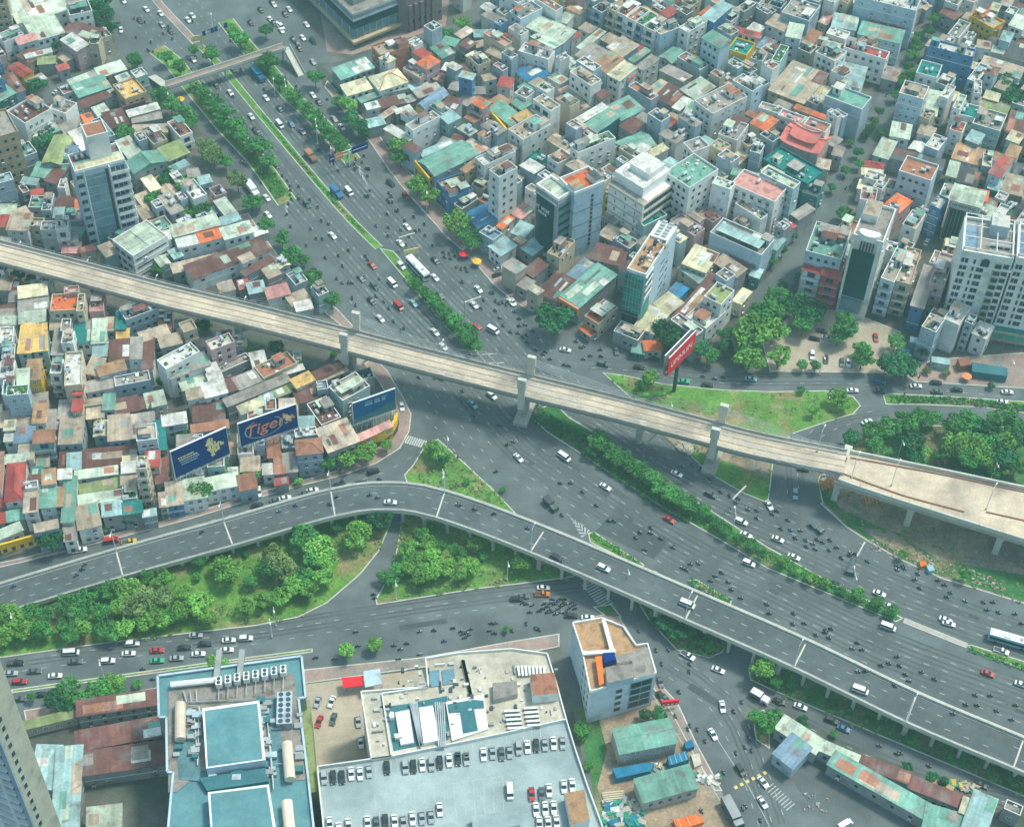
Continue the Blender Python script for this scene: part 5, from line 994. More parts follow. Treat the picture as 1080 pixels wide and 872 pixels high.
# pink temple
h = 9; t, w_, d_, ang, S = block('temple', 'temple', (826, 148), (863, 165), (873, 148), h, 'pink-red temple roof with upturned ends among the cluttered houses')
q = MB(); q.box(-w_/2, -d_/2, 0, w_/2, d_/2, h, 'wall_p', bottom=False); S.part('wall', q)
for (sc_, z0, z1) in ((1.0, h, h+2.4), (.62, h+2.2, h+4.6)):
    q = MB(); X = w_/2*sc_+.6; Y = d_/2*sc_+.6; n = 8
    for sg in (-1, 1):
        for k in range(n):
            x0, x1 = -X+2*X*k/n, -X+2*X*(k+1)/n; f = lambda x: 1.1*(abs(x)/X)**3
            P = [(x0, sg*Y, z0+f(x0)), (x1, sg*Y, z0+f(x1)), (x1, 0, z1+f(x1)), (x0, 0, z1+f(x0))]; q.poly(P if sg < 0 else P[::-1], 'temple_red')
        q.poly([(sg*X, -Y, z0+1.1), (sg*X, Y, z0+1.1), (sg*X, 0, z1+1.1)][::sg], 'roof_p')
    for k in range(n): x0, x1 = -X+2*X*k/n, -X+2*X*(k+1)/n; q.bar((x0, 0, z1+.1+f(x0)), (x1, 0, z1+.1+f(x1)), .28, 'roof_p')
    for sg in (-1, 1): q.bar((sg*X, 0, z1+1.1), (sg*(X+.8), 0, z1+2.6), .3, 'roof_p', 4, .08)
    S.part('roof', q)
# glass mall at the top
def free_block(P, h, wm, top, S=None, name='wall'):
    q = MB(); c = sum((Vector(p) for p in P), Vector())/len(P); q.prism([(p.x-c.x, p.y-c.y) for p in P], 0, h, wm, top); return q, c
P = GP(pts('300 -55 372 15 432 -8 400 -60'), 15); q, c = free_block(P, 13, 'glass_blue', 'flat_d')
t = thing('shopping_mall', 'mall', (c.x, c.y, 0), label='large blue glass shopping mall with dark upper band at the top edge', at=P[1]); q.build('glass_facade', t)
PP = [(p.x-c.x, p.y-c.y) for p in P]
q = MB(); q.prism([(x*1.012, y*1.012) for x, y in PP], 8.2, 11.6, 'glass_teal'); q.prism([(x*1.02, y*1.02) for x, y in PP], 11.6, 12.4, 'wall_v'); q.prism([(x*1.02, y*1.02) for x, y in PP], 14.2, 15.1, 'wall_v', 'flat_d')
q.prism([(x*1.012, y*1.012) for x, y in PP], 12.4, 14.2, 'wall_g'); q.prism([(x*.8, y*.8) for x, y in PP], 15.1, 18, 'wall_g', 'flat_k'); S_ = Sink(t); S_.part('roof', q)
q = MB(); q.prism([(x*1.06, y*1.09) for x, y in PP], 2.6, 3.6, 'wall_n'); S_.part('canopy', q)
for i in range(1, 3):
    a, b = Vector((*PP[i], 0)), Vector((*PP[(i+1) % 4], 0)) if i < 2 else Vector((*PP[0], 0))
    if i == 2: a, b = Vector((*PP[0], 0)), Vector((*PP[1], 0))
    for k in range(9):
        p = a.lerp(b, (k+.5)/9)*1.008; m_ = MB(); m_.box(-.15, -.15, 3.6, .15, .15, 8.2, 'frame'); o = m_.build('mullion', t, p)
P = GP(pts('420 -2 428 0 466 -14 460 -50 415 -40'), 15); q, c = free_block(P, 15, 'wall_b', 'flat_d'); t = thing('annex_block', 'building', (c.x, c.y, 0), label='windowless brown-purple annex right of the glass mall', at=P[1]); q.build('wall', t)
a, b = P[1]-c, P[2]-c
for k in range(7):
    p = a.lerp(b, (k+.5)/7); ang = math.atan2((b-a).y, (b-a).x); link('window', MESH['window'], t, (p.x, p.y, 4), ang, (1.6, 1, 2.2))
for k in range(5):
    p = a.lerp(b, .1+.16*k); m_ = MB(); m_.box(-.7, -.8, 0, .7, 0, 12, 'wall_b'); m_.build('pier', t, p, ang)
# tall apartment tower cut by the lower left corner
K = G(70, 957); F_ = G(80, 942); u = (F_-K); u.z = 0; dl = u.length; ang = math.atan2(u.y, u.x)
h = 112; t = thing('apartment_tower', 'tower', K, ang-math.pi/2, label='very tall cream and grey apartment tower filling the lower left corner', at=(K.x-6, K.y, 60)); S = Sink(t)
dl = 6.6; W2 = 30
q = MB(); q.box(-W2, 0, 0, 0, dl, h, 'wall_l', bottom=False)
q.box(0, .0, 0, .35, dl, h, 'wall_e'); q.box(-.9, -.5, 0, .36, .0, h, 'wall_l')
for x in (-4.2, -9.5, -15, -20.5, -26): q.box(x-.5, -.6, 0, x+.5, 0, h, 'wall_w')
S.part('wall', q); q = MB(); q.box(-W2+.3, .3, h, -.3, dl-.3, h+.2, 'flat_d'); S.part('roof', q)
for k in range(32): S.inst('window', 'window', (.35, 1.5, 3+k*3.35), math.pi/2, (1.1, 1, 1.8))
for k in range(32):
    for x in (-2.4, -6.8): S.inst('window', 'window_pair', (x, 0, 3+k*3.35), 0, (2.2, 1, 2.0))
for k in range(32): b = MB(); b.box(-W2, -1.0, 1.2+k*3.35, -.9, 0, 1.45+k*3.35, 'white_trim'); S.part('floor_ledge', b)
# ---------------------------------------------------------------- teal mall roof with plant (bottom left of centre)
H1 = 24.0
OUT = pts('166.7 714 318.3 693.3 322.5 736.7 315 737.5 325 820 334 900 340 960 170 960 183 816 176.7 815 175.8 757.5 168 757.5')
P = GP(OUT, H1); c = sum(P, Vector())/len(P); c.z = 0
t = thing('shopping_centre', 'mall', c, label='big building with teal roof, white parapet and rows of cooling plant', at=(c.x, c.y+20, H1)); o0 = -c
q = MB(); q.prism([(p.x, p.y) for p in P], 0, H1, 'wall_g', 'pool_teal'); q.build('wall', t, o0)
q = MB(); L = P+[P[0]]
for a, b in zip(L, L[1:]): q.bar(a+Vector((0, 0, .6)), b+Vector((0, 0, .6)), .38, 'wall_v')
q.build('parapet', t, o0)
def at_roof(name, s_, z0, z1, mt, top=None, x0=150, y0=690, k=6.0, parent=None, off=None):
    P_ = GP(pts(s_, x0, y0, k), z1); q = MB(); q.prism([(p.x, p.y) for p in P_], z0, z1, mt, top); return q.build(name, parent or t, off if off is not None else o0)
at_roof('service_deck', '165 225 450 175 955 120 985 290 1035 790 900 800 890 600 370 740 215 870 165 870', H1, H1+.25, 'wall_g', 'flat_d')
at_roof('inner_floor', '215 540 340 540 370 730 360 800 230 790', H1+.25, H1+.35, 'deck_teal', 'deck_teal'); at_roof('inner_floor', '760 280 860 270 880 600 820 640', H1+.25, H1+.36, 'deck_teal', 'deck_teal')
at_roof('raised_roof', '380 340 740 290 780 665 405 720', H1, H1+4, 'wall_v', 'white_trim'); at_roof('roof_pool', '395 355 728 308 762 660 415 708', H1+4, H1+4.05, 'pool_teal', 'pool_teal')
at_roof('raised_roof', '415 870 800 820 860 1180 440 1200', H1, H1+4, 'wall_v', 'white_trim'); at_roof('roof_pool', '432 880 788 836 840 1180 450 1190', H1+4, H1+4.05, 'pool_teal', 'pool_teal')
at_roof('plant_pit', '360 780 780 715 800 800 410 860', H1+.3, H1+1.6, 'pool_dark', 'pool_dark')
for x0_, y0_, x1_, y1_ in ((240, 310, 240, 540), (915, 560, 935, 790), (915, 930, 935, 1130)):
    a = G(150+x0_/6, 690+y0_/6, H1+2); b = G(150+x1_/6, 690+y1_/6, H1+2); q = MB(); q.bar(a, b, 1.35, 'tank_beige', 14); q.build('storage_tank', t, o0)
a = G(180, 722, H1+1.5); b = G(227, 717, H1+1.5); q = MB(); q.bar(a, b, .8, 'white_trim', 8); q.build('duct', t, o0)
for k in range(8):
    p = G(150+(490+58*k)/6, 690+(200-10.5*k)/6, H1+.3); q = MB(); q.box(-.75, -1.2, .8, .75, 1.2, 2.6, 'white_trim')
    q.box(-.08, -5.0, 1.2, .08, -1.2, 1.4, 'steel'); o = q.build('chiller_unit', t, p+o0, .12)
    for y in (-.55, .55): q = MB(); q.prism([(.5*math.cos(a_*math.pi/4), y+.5*math.sin(a_*math.pi/4)) for a_ in range(8)], 2.6, 2.7, 'dark_metal'); q.build('fan', o)
p0 = G(150+905/6, 690+370/6, H1+.3); q = MB(); q.box(-1.9, -4.6, 0, 1.9, 4.6, 2.6, 'wall_g', 'wall_v')
o = q.build('cooling_tower', t, p0+o0, .1)
for i in range(2):
    for j in range(6): q = MB(); q.prism([(-.9+i*1.8+.62*math.cos(a_*math.pi/4), -3.8+j*1.52+.62*math.sin(a_*math.pi/4)) for a_ in range(8)], 2.6, 2.72, 'dark_metal'); q.build('fan', o)
for s_ in ('290 300 720 280', '290 320 360 330 350 700', '300 285 460 280', '790 400 830 850', '805 500 830 830', '215 435 330 445', '330 400 350 690', '430 770 760 730', '840 690 900 690', '260 230 280 300', '300 230 310 300', '340 225 345 300', '760 560 790 560', '420 800 780 760', '300 600 345 600', '820 470 880 468'):
    L = GP(pts(s_, 150, 690, 6), H1+1.0); q = MB()
    for a, b in zip(L, L[1:]): q.bar(a, b, .16, 'steel', 5)
    q.build('pipe', t, o0)
for k in range(70):
    x = lr.choice((290, 310, 330, 350, 225, 760, 780, 800, 830, 990, 450, 600)); y = lr.uniform(300, 800) if x > 700 else (lr.uniform(735, 830) if x in (450, 600) else lr.uniform(340, 720)); p = G(150+(x+lr.uniform(-10, 10))/6, 690+y/6, H1+.3)
    q = MB(); a_ = lr.uniform(.4, 1.2); q.box(-a_, -a_*.7, 0, a_, a_*.7, lr.uniform(.5, 1.6), lr.choice(('wall_g', 'steel', 'pool_dark', 'steel', 'wall_v'))); q.build('pump_unit', t, p+o0, .1)
for x in (480, 625):
    p = G(150+x/6, 690+75/6, H1+.5); q = MB(); q.box(-.7, -4.5, -1, .7, 4.5, 1.0, 'wall_g'); q.build('gangway', t, p+o0, .05)
at_roof('side_ledge', '1000 285 1060 290 1110 870 1060 870', 4, H1-5, 'flat_m', 'flat_m')
# ---------------------------------------------------------------- rooftop car park with plant roof (bottom centre)
H2 = 20.0
DK = pts('335 810 413 799 525 776 597 760 606 790 620 832 636 875 655 930 350 960'); P = GP(DK, H2); c = sum(P, Vector())/len(P); c.z = 0
t = thing('parking_building', 'car park', c, label='long building with blue-grey rooftop car park full of parked cars', at=(c.x, c.y, H2)); o0 = -c
q = MB(); q.prism([(p.x, p.y) for p in P], 0, H2, 'wall_w', 'deck_blue'); q.build('wall', t, o0)
U = GP(pts('449 696 485 690 540 686 577 691 586 720 597 760 525 776 413 799 392 802 381 731 452 726'), H2); q = MB()
q.prism([(p.x, p.y) for p in U], 0, H2+.3, 'wall_w', 'sand_roof')
q.f.pop(-2); q.m.pop(-2); tess(q, U, H2+.3, 'sand_roof'); q.build('plant_roof', t, o0)
def wallrun(s_, z, mt='white_trim', hh=1.1, th=.3, closed=True, parent=None):
    L = GP(pts(s_), z); L = L+[L[0]] if closed else L; q = MB()
    for a, b in zip(L, L[1:]): ang = math.atan2((b-a).y, (b-a).x); q.bar(a+Vector((0, 0, hh/2)), b+Vector((0, 0, hh/2)), hh*.62, mt, 4) if 0 else ribbon(q, [a, b], -th/2, th/2, 0, hh, mt)
    return q.build('parapet', parent or t, o0)
wallrun('449 696 485 690 540 686 577 691 586 720 597 760 525 776 413 799 392 802 381 731 452 726', H2); wallrun('335 810 413 799', H2, closed=False); wallrun('597 760 606 790 620 832 636 875', H2, closed=False); wallrun('335 810 350 960', H2, closed=False)
wallrun('403 733 413 799', H2, closed=False); wallrun('403 733 452 726', H2, closed=False)
def rf2(name, s_, z1, mt, top=None, z0=None, x0=330, y0=690, k=6.0): return at_roof(name, s_, z0 if z0 is not None else H2+.3, z1, mt, top, x0, y0, k, t, o0)
rf2('roof_void', '460 330 600 310 850 260 860 540 510 610', H2+.34, 'wall_T', 'pool_dark'); rf2('white_platform', '520 365 610 345 640 555 555 570', H2+1.2, 'white_trim'); rf2('white_platform', '670 335 760 320 800 540 700 560', H2+1.6, 'wall_w')
rf2('white_platform', '840 300 1080 250 1110 470 880 545', H2+1.0, 'white_trim'); rf2('roof_void', '850 315 1010 285 1080 290 1085 340 1020 345 1045 480 950 500 930 365 860 372', H2+1.06, 'pool_dark', 'pool_dark', H2+1.0)
rf2('solar_row', '735 105 800 95 805 195 745 205', H2+.7, 'steel', 'glass_blue'); rf2('solar_row', '815 100 895 85 900 180 825 190', H2+.7, 'steel', 'glass_blue')
for i in range(6):
    rf2('pipe_rack', '%d %d %d %d %d %d %d %d' % (610+i*9, 300, 616+i*9, 299, 680+i*3, 575, 674+i*3, 576), H2+1.6, 'steel', None, H2+1.3)
for i in range(5): rf2('pipe_rack', '%d 300 %d 300 %d 580 %d 580' % (770+i*14, 777+i*14, 800+i*11, 793+i*11), H2+1.7, 'steel', None, H2+1.3)
for i in range(7): rf2('pipe_rack', '940 %d 960 %d 1010 %d 990 %d' % (30+i*3, 30+i*3, 250+i*3, 250+i*3), H2+.8, 'steel')
rf2('tank_round', '490 360 512 362 516 395 492 400 480 380', H2+2, 'white_trim'); rf2('tank_round', '515 500 560 497 565 518 520 525', H2+2, 'white_trim')
rf2('roof_hut', '400 55 530 45 555 155 415 170', H2+4, 'wall_w', 'flat_q', None, 480, 700, 5.07)
for s_ in ('260 245 345 240 360 360 285 365', '365 230 440 225 460 350 380 355'):
    for k in range(5):
        n_ = nums(s_); y = k/5
        rf2('condenser_row', '%f %f %f %f %f %f %f %f' % (n_[0]+25*y, n_[1]+115*y, n_[2]+20*y, n_[3]+115*y, n_[2]+20*y+2, n_[3]+115*y+12, n_[0]+25*y+2, n_[1]+115*y+12), H2+1.3, 'wall_g', 'white_trim', None, 480, 700, 5.07)
rf2('plant_room', '200 100 330 90 335 160 205 190', H2+2.2, 'steel', 'flat_d', None, 480, 700, 5.07)
for k in range(8): rf2('duct', '%d 10 %d 5 %d 60 %d 62' % (330+k*20, 342+k*20, 350+k*19, 338+k*19), H2+1.2, 'steel', 'white_trim', None, 480, 700, 5.07)
rf2('roof_hut', '585 690 690 670 720 830 620 860', H2+3.5, 'wall_w', 'flat_n', None, 480, 700, 5.07)
rf2('ramp_canopy', '90 810 340 780 350 860 95 890', H2+3, 'wall_v', 'deck_blue', None, 480, 700, 5.07); rf2('ramp_canopy', '780 1080 900 1065 925 1140 790 1150', H2+3.2, 'wall_v', 'deck_blue', None, 330, 690, 6)
q = MB()
def bay(x0_, y0_, x1_, y1_, n_, L_=27):
    for k in range(n_+1):
        x = x0_+(x1_-x0_)*k/n_; y = y0_+(y1_-y0_)*k/n_; L = GP([(x, y), (x+1.6, y+L_*.6)], H2+.02); ribbon(q, L, -.07, .07, 0, 0, 'paint')
bay(336, 812, 412, 801, 9); bay(418, 799, 596, 762, 20); bay(395, 838, 530, 818, 13); bay(400, 856, 530, 838, 13)
for a_ in ('395 838 530 818', '525 825 560 815'): L = GP(pts(a_), H2+.02); ribbon(q, L, -.07, .07, 0, 0, 'paint')
q.build('bay_markings', t, o0)
# red and grey canopies in the yard
for s_, mt_, z_, lab in (('182 145 318 135 322 195 190 210', 'sign_red', 3.5, 'small red canopy in the yard above the rooftop car park'), ('320 105 425 88 435 185 330 208', 'wall_v', 4.5, 'pale blue flat canopy beside the small red canopy')):
    P_ = GP(pts(s_, 330, 690, 6), z_); cc = sum(P_, Vector())/4; tt = thing('canopy', 'canopy', (cc.x, cc.y, 0), label=lab, at=cc); q = MB(); q.prism([(p.x-cc.x, p.y-cc.y) for p in P_], z_-.2, z_, mt_); q.build('canopy_roof', tt)
    q = MB()
    for p in P_: q.bar((( p.x-cc.x)*.9, (p.y-cc.y)*.9, 0), ((p.x-cc.x)*.9, (p.y-cc.y)*.9, z_-.2), .1, 'steel')
    q.build('posts', tt)
# ---------------------------------------------------------------- tan-roofed corner block
H3 = 15.0; P = GP(pts('604 658 634.6 653 657 662 670.7 681.7 682.7 680 691.6 710.6 622.5 730 614.5 690'), H3); c = sum(P, Vector())/len(P); c.z = 0
t = thing('corner_block', 'building', c, label='pale blue five-sided block with tan roof terrace at the street corner', at=(c.x, c.y, H3)); o0 = -c
q = MB(); q.prism([(p.x, p.y) for p in P], 0, H3, 'wall_v', 'flat_n'); q.build('wall', t, o0)
q = MB(); tess(q, P, H3+.05, 'flat_n'); q.build('roof', t, o0)
wallrun('604 658 634.6 653 657 662 670.7 681.7 682.7 680 691.6 710.6 622.5 730 614.5 690', H3, 'wall_w', .9)
at3 = lambda n_, s_, z1, mt, top=None, z0=None: at_roof(n_, s_, z0 if z0 is not None else H3, z1, mt, top, 580, 640, 6.23, t, o0)
at3('roof_beam', '340 80 365 78 430 300 400 305', H3+1.6, 'white_trim', None, H3+1.0); at3('roof_beam', '210 290 430 275 432 300 215 312', H3+1.7, 'white_trim', None, H3+1.1)
at3('roof_tank', '350 300 425 295 430 345 355 365', H3+2.5, 'sign_navy'); at3('red_canopy', '298 325 340 320 355 500 325 515', H3+2.2, 'tarp_orange', None, H3+1.8)
at3('roof_house', '365 395 545 370 552 460 375 500', H3+2.8, 'wall_v', 'flat_d'); at3('roof_deck', '430 320 640 262 690 440 555 462 540 350 440 365', H3+1.2, 'wall_w', 'flat_d')
a, b = P[6], P[5]; ang = math.atan2((b-a).y, (b-a).x); Lw = (b-a).length
for k in range(4):
    p = a.lerp(b, .45); link('window', MESH['window'], t, (p.x+o0.x, p.y+o0.y, 3+k*2.9), ang, (2.0, 1, 1.8))
for k in range(4):
    p = a.lerp(b, .79); link('window', MESH['window_pair'], t, (p.x+o0.x, p.y+o0.y, 3+k*3.1), ang, (Lw*.34, 1, 2.7))
a, b = P[7], P[6]; ang = math.atan2((b-a).y, (b-a).x)
for k in range(4):
    for j in range(3): p = a.lerp(b, .2+.3*j); link('window', MESH['window'], t, (p.x+o0.x, p.y+o0.y, 3+k*3.2), ang, (1.2, 1, 1.4))
a, b = P[5], P[4]
for (a, b) in ((P[4], P[5]), (P[3], P[2]), (P[2], P[3])):
    ang = math.atan2((b-a).y, (b-a).x)
    for k in range(4): p = a.lerp(b, .5); link('window', MESH['window'], t, (p.x+o0.x, p.y+o0.y, 3+k*3.2), ang+math.pi, (2, 1, 1.5))
# ---------------------------------------------------------------- billboards
def board(TLp, TRp, BLp, BRp, zb, zt, face, label, deco=None, thick=.5):
    a, b = G(*BLp, zb), G(*BRp, zb); Lb = (b-a).length; ang = math.atan2((b-a).y, (b-a).x); c = (a+b)/2; hh = zt-zb
    t = thing('billboard', 'billboard', (c.x, c.y, 0), ang, label=label, at=(c.x, c.y, (zb+zt)/2))
    q = MB(); q.box(-Lb/2, 0, zb, Lb/2, thick, zt, 'white_trim'); q.build('frame', t); q = MB(); q.box(-Lb/2+.15, -.08, zb+.15, Lb/2-.15, 0, zt-.15, face); q.build('panel', t)
    return t, Lb, hh
def truss(t, Lb, zb, zt, n=9, dep=3.0):
    q = MB()
    for k in range(n+1):
        x = -Lb/2+Lb*k/n; q.bar((x, .5, 0), (x, .5, zt), .12, 'steel'); q.bar((x, dep, 0), (x, .6, zt-.5), .10, 'steel'); q.bar((x, .3, zb-2.2), (x, dep, zb-2.2), .09, 'steel')
        if k < n: q.bar((x, .45, 1), (x+Lb/n, .45, zb), .09, 'white_trim'); q.bar((x+Lb/n, .45, 1), (x, .45, zb), .09, 'white_trim')
    q.bar((-Lb/2, .45, zb-1.2), (Lb/2, .45, zb-1.2), .13, 'white_trim'); q.bar((-Lb/2, .45, 2.5), (Lb/2, .45, 2.5), .13, 'white_trim'); q.build('truss', t)
t, Lb, hh = board((248, 450), (313, 428), (254, 471), (315, 450), 9, 19, 'sign_navy', 'dark blue billboard reading Tiger in orange script above the street'); truss(t, Lb, 9, 19)
me = text_mesh('Tiger', hh*.60, 'sign_orange', .25); o = link('lettering', me, t, (-Lb*.08, -.16, 14.2), 0); o.rotation_euler = (math.pi/2, -.05, 0)
q = MB()
for k in range(28):
    a0, a1 = 2*math.pi*k/28, 2*math.pi*(k+1)/28
    if 3 < k < 9: continue
    f = lambda a_, s_: (-Lb*.08+s_*Lb*.33*math.cos(a_), -.12, 14.0+s_*hh*.40*math.sin(a_)); q.poly([f(a0, 1), f(a1, 1), f(a1, .93), f(a0, .93)][::-1], 'paint_a')
q.build('oval_ring', t)
q = MB()
for x, z, s_ in ((.30, 1.5, 1.5), (.34, .4, 1.7), (.40, .9, 1.1), (.27, 2.6, .9), (.37, -.8, .9), (.30, -1.2, .8), (.43, .1, .8)):
    q.prism([(0, 0)]*0 or [(Lb*x+s_*.62*math.cos(k*math.pi/3+x*9), -.0) for k in range(0)], 0, 0, 'sign_orange') if 0 else q.poly([(Lb*x+s_*.62*math.cos(k*math.pi/4), -.13-.002*s_*10, 14+z+s_*.62*math.sin(k*math.pi/4)) for k in range(8)], 'sign_orange' if s_ < 1.4 else 'sign_cream')
q.build('emblem', t)
t, Lb, hh = board((180, 479), (240, 451), (185, 504), (243, 478), 9, 20.5, 'sign_navy', 'dark blue billboard with yellow striped figure and small white text lines'); truss(t, Lb, 9, 20)
q = MB()
for x, z, s_ in ((.18, 3.6, 1.5), (.14, 2.2, 1.2), (.22, 1.6, 1.7), (.17, .2, 1.5), (.27, .2, 1.6), (.22, -1.4, 1.5), (.33, .8, 1.3), (.38, .2, 1.0), (.20, -2.8, 1.0), (.30, -1.2, 1.0)):
    q.poly([(Lb*x+s_*(.62+.15*(k % 2))*math.cos(k*math.pi/5), -.13-.01*s_, 14.7+z+s_*(.62+.15*(k % 2))*math.sin(k*math.pi/5)) for k in range(10)], 'sign_cream')
for x, z in ((.20, 3.8), (.24, 1.8), (.19, .6), (.27, -.4), (.23, -1.8), (.34, .6)): q.box(Lb*x-.12, -.20, 14.7+z-.5, Lb*x+.12, -.16, 14.7+z+.5, 'dark_metal')
q.build('striped_figure', t); q = MB()
for r_, n_ in enumerate((9, 10, 11, 9)):
    x = -Lb*.40+r_*.3
    for k in range(n_):
        w1 = lr.uniform(.35, .75); q.box(x, -.14, 16.2-r_*1.0-(.0), x+w1*.72, -.09, 16.7-r_*1.0, 'sign_cream' if r_ < 2 else 'paint_a'); x += w1
q.build('text_lines', t)
t, Lb, hh = board((373, 428), (417, 410), (373, 447), (418, 431), 8, 17, 'sign_blue', 'plain deep blue billboard with faint pale text at the street corner'); truss(t, Lb, 8, 17, 8)
q = MB()
for z, s_, n_ in ((15.2, .5, 12), (14.0, .8, 11)):
    x = -Lb*.22
    for k in range(n_):
        if k not in (4, 8): q.box(x, -.14, z, x+.5*s_+.15, -.09, z+s_, 'paint_a')
        x += Lb*.044
q.build('text_lines', t); q = MB(); q.poly([(-Lb/2+.2, -.10, 8.2), (Lb/2-.2, -.10, 8.2), (Lb/2-.2, -.10, 12.3), (0, -.10, 10.4), (-Lb/2+.2, -.10, 9.8)], 'pool_dark'); q.build('lower_band', t)
a, b = G(704, 396, 14), G(732, 367, 14); Lb = (b-a).length; ang = math.atan2((b-a).y, (b-a).x); c = (a+b)/2; bp = G(711, 421)
t = thing('red_billboard', 'billboard', (c.x, c.y, 0), ang, label='red two-sided billboard on a tall dark pole above the metro lawn', at=(c.x, c.y, 18))
for y, nm, mt_ in ((0, 'front_panel', 'sign_red'), (1.5, 'rear_panel', 'wall_g')): q = MB(); q.box(-Lb/2, y, 13.5, Lb/2, y+.3, 21.5, mt_); q.box(-Lb/2-.1, y+.05, 13.4, Lb/2+.1, y+.38, 13.5, 'white_trim'); q.box(-Lb/2-.1, y+.05, 21.5, Lb/2+.1, y+.38, 21.65, 'white_trim'); q.build(nm, t)
q = MB(); x = -Lb*.40
for k in range(10):
    q.box(x, -.08, 16.3, x+.18, 0, 18.3, 'paint_w'); q.box(x+.18, -.08, 16.3+(k % 3)*.7, x+Lb*.055, 0, 16.75+(k % 3)*.7, 'paint_w')
    if k % 2: q.box(x+Lb*.048, -.08, 16.3, x+Lb*.06, 0, 18.3, 'paint_w')
    x += Lb*.08
q.build('lettering', t)
q = MB(); q.bar((0, .95, 0), (0, .95, 17), .6, 'dark_metal', 10); q.build('pole', t); q = MB()
for x in (-.4, -.2, 0, .2, .4): q.bar((Lb*x, .3, 14.5), (Lb*x, 1.6, 14.5), .12, 'steel'); q.bar((Lb*x, .3, 20.5), (Lb*x, 1.6, 20.5), .12, 'steel')
q.bar((-Lb*.4, 1.3, 14.2), (Lb*.4, 1.3, 14.2), .3, 'dark_metal'); q.build('cross_beams', t)
# blue gantry sign
a, b = G(347, 170, 6), G(388, 154, 6); Lb = (b-a).length; ang = math.atan2((b-a).y, (b-a).x); c = (a+b)/2; t = thing('gantry_sign', 'road sign', (c.x, c.y, 0), ang, label='blue overhead gantry sign with an orange middle panel', at=c)
q = MB(); q.bar((-Lb/2, .3, 6), (Lb/2, .3, 6), .18, 'white_trim'); q.bar((-Lb/2, .3, 7.2), (Lb/2, .3, 7.2), .14, 'white_trim'); q.bar((Lb*.02, .3, 0), (Lb*.02, .3, 7.2), .3, 'white_trim', 8); q.build('gantry', t)
for x0_, x1_, mt_ in ((-.5, -.36, 'sign_navy'), (-.35, -.14, 'sign_orange'), (.08, .5, 'sign_navy')): q = MB(); q.box(Lb*x0_, -.05, 5, Lb*x1_, .08, 7.9, mt_); q.box(Lb*x0_+.4, -.09, 6.3, Lb*x1_-.4, -.05, 6.6, 'paint_w'); q.build('sign_panel', t)
a, b = G(212, 36, 7), G(239, 26, 7); Lb = (b-a).length; ang = math.atan2((b-a).y, (b-a).x); c = (a+b)/2; t = thing('gantry_sign', 'road sign', (c.x, c.y, 0), ang, label='row of small navy signs on a thin gantry above the footbridge', at=c)
q = MB(); q.bar((-Lb/2, .2, 6.6), (Lb/2, .2, 6.6), .15, 'steel'); q.bar((-Lb/2, .2, 0), (-Lb/2, .2, 6.6), .2, 'steel', 6); q.build('gantry', t)
for x in (-.45, -.12, .02, .4): q = MB(); q.box(Lb*x, 0, 5.6, Lb*x+Lb*.12, .1, 7.8, 'sign_navy'); q.build('sign_panel', t)
for (x, y), lab in (((434, 266), 'small cream board on the central median'), ((209, 41), 'small cream board at the top of the paved median')):
    p = G(x, y, 3); t = thing('info_board', 'board', (p.x, p.y, 0), .35, label=lab, at=p); q = MB(); q.box(-2.6, 0, 2, 2.6, .2, 4.4, 'sign_cream'); q.build('panel', t); q = MB(); q.bar((-1.8, .1, 0), (-1.8, .1, 2), .1, 'steel'); q.bar((1.8, .1, 0), (1.8, .1, 2), .1, 'steel'); q.build('posts', t)
# yellow and orange shop fascias
for (a_, b_, z0_, z1_, mt_, lab) in (((1.5, 583), (37, 573), 2.5, 6.5, 'sign_yellow', 'yellow shop fascia at the left edge above the street'), ((438.5, 180.5), (453.5, 199), 4, 8.9, 'sign_yellow', 'yellow fascia on the green-roofed hall by the highway'), ((590, 320.5), (610, 332.5), 5, 8, 'sign_orange', 'orange fascia on the green roadside shed'), ((516, 126), (535.5, 148.5), 4, 8.9, 'sign_yellow', 'long yellow fascia of the hall beside the pink tower'), ((697, 743), (715, 741), 2, 4, 'sign_red', 'red sign board beside the corner block'),
        ((270, 503), (303, 500), 1, 3.6, 'sign_red', 'red-framed shop front on the street by the flyover')):
    A_, B_ = G(*a_, z0_), G(*b_, z0_); Lb = (B_-A_).length; ang = math.atan2((B_-A_).y, (B_-A_).x); c = (A_+B_)/2; t = thing('shop_fascia', 'shop sign', (c.x, c.y, 0), ang, label=lab, at=c)
    q = MB(); q.box(-Lb/2, -.5, z0_, Lb/2, .1, z1_, mt_); q.build('panel', t); q = MB()
    for k in range(4): q.box(-Lb/2+Lb*(k+.3)/4, -.56, z0_+.3, -Lb/2+Lb*(k+.75)/4, -.5, z0_+(z1_-z0_)*.45, 'dark_metal' if mt_ != 'sign_red' else 'paint_w')
    q.build('shop_windows', t)
P_ = [G(360+i*0+x, y, 4.2) for i, (x, y) in enumerate(((30, 462), (38, 460), (46, 456), (53, 450), (57, 444), (58, 437)))]
cc = P_[2]; t = thing('curved_fascia', 'shop sign', (cc.x, cc.y, 0), label='curved yellow shop fascia under the blue corner billboard', at=cc); q = MB(); ribbon(q, [p-Vector((cc.x, cc.y, 0)) for p in P_], -.5, .5, -2.2, .8, 'sign_yellow'); q.build('panel', t); q = MB(); ribbon(q, [p-Vector((cc.x, cc.y, 0)) for p in P_], -.75, -.5, -4, -2.4, 'glass'); q.build('shop_windows', t)

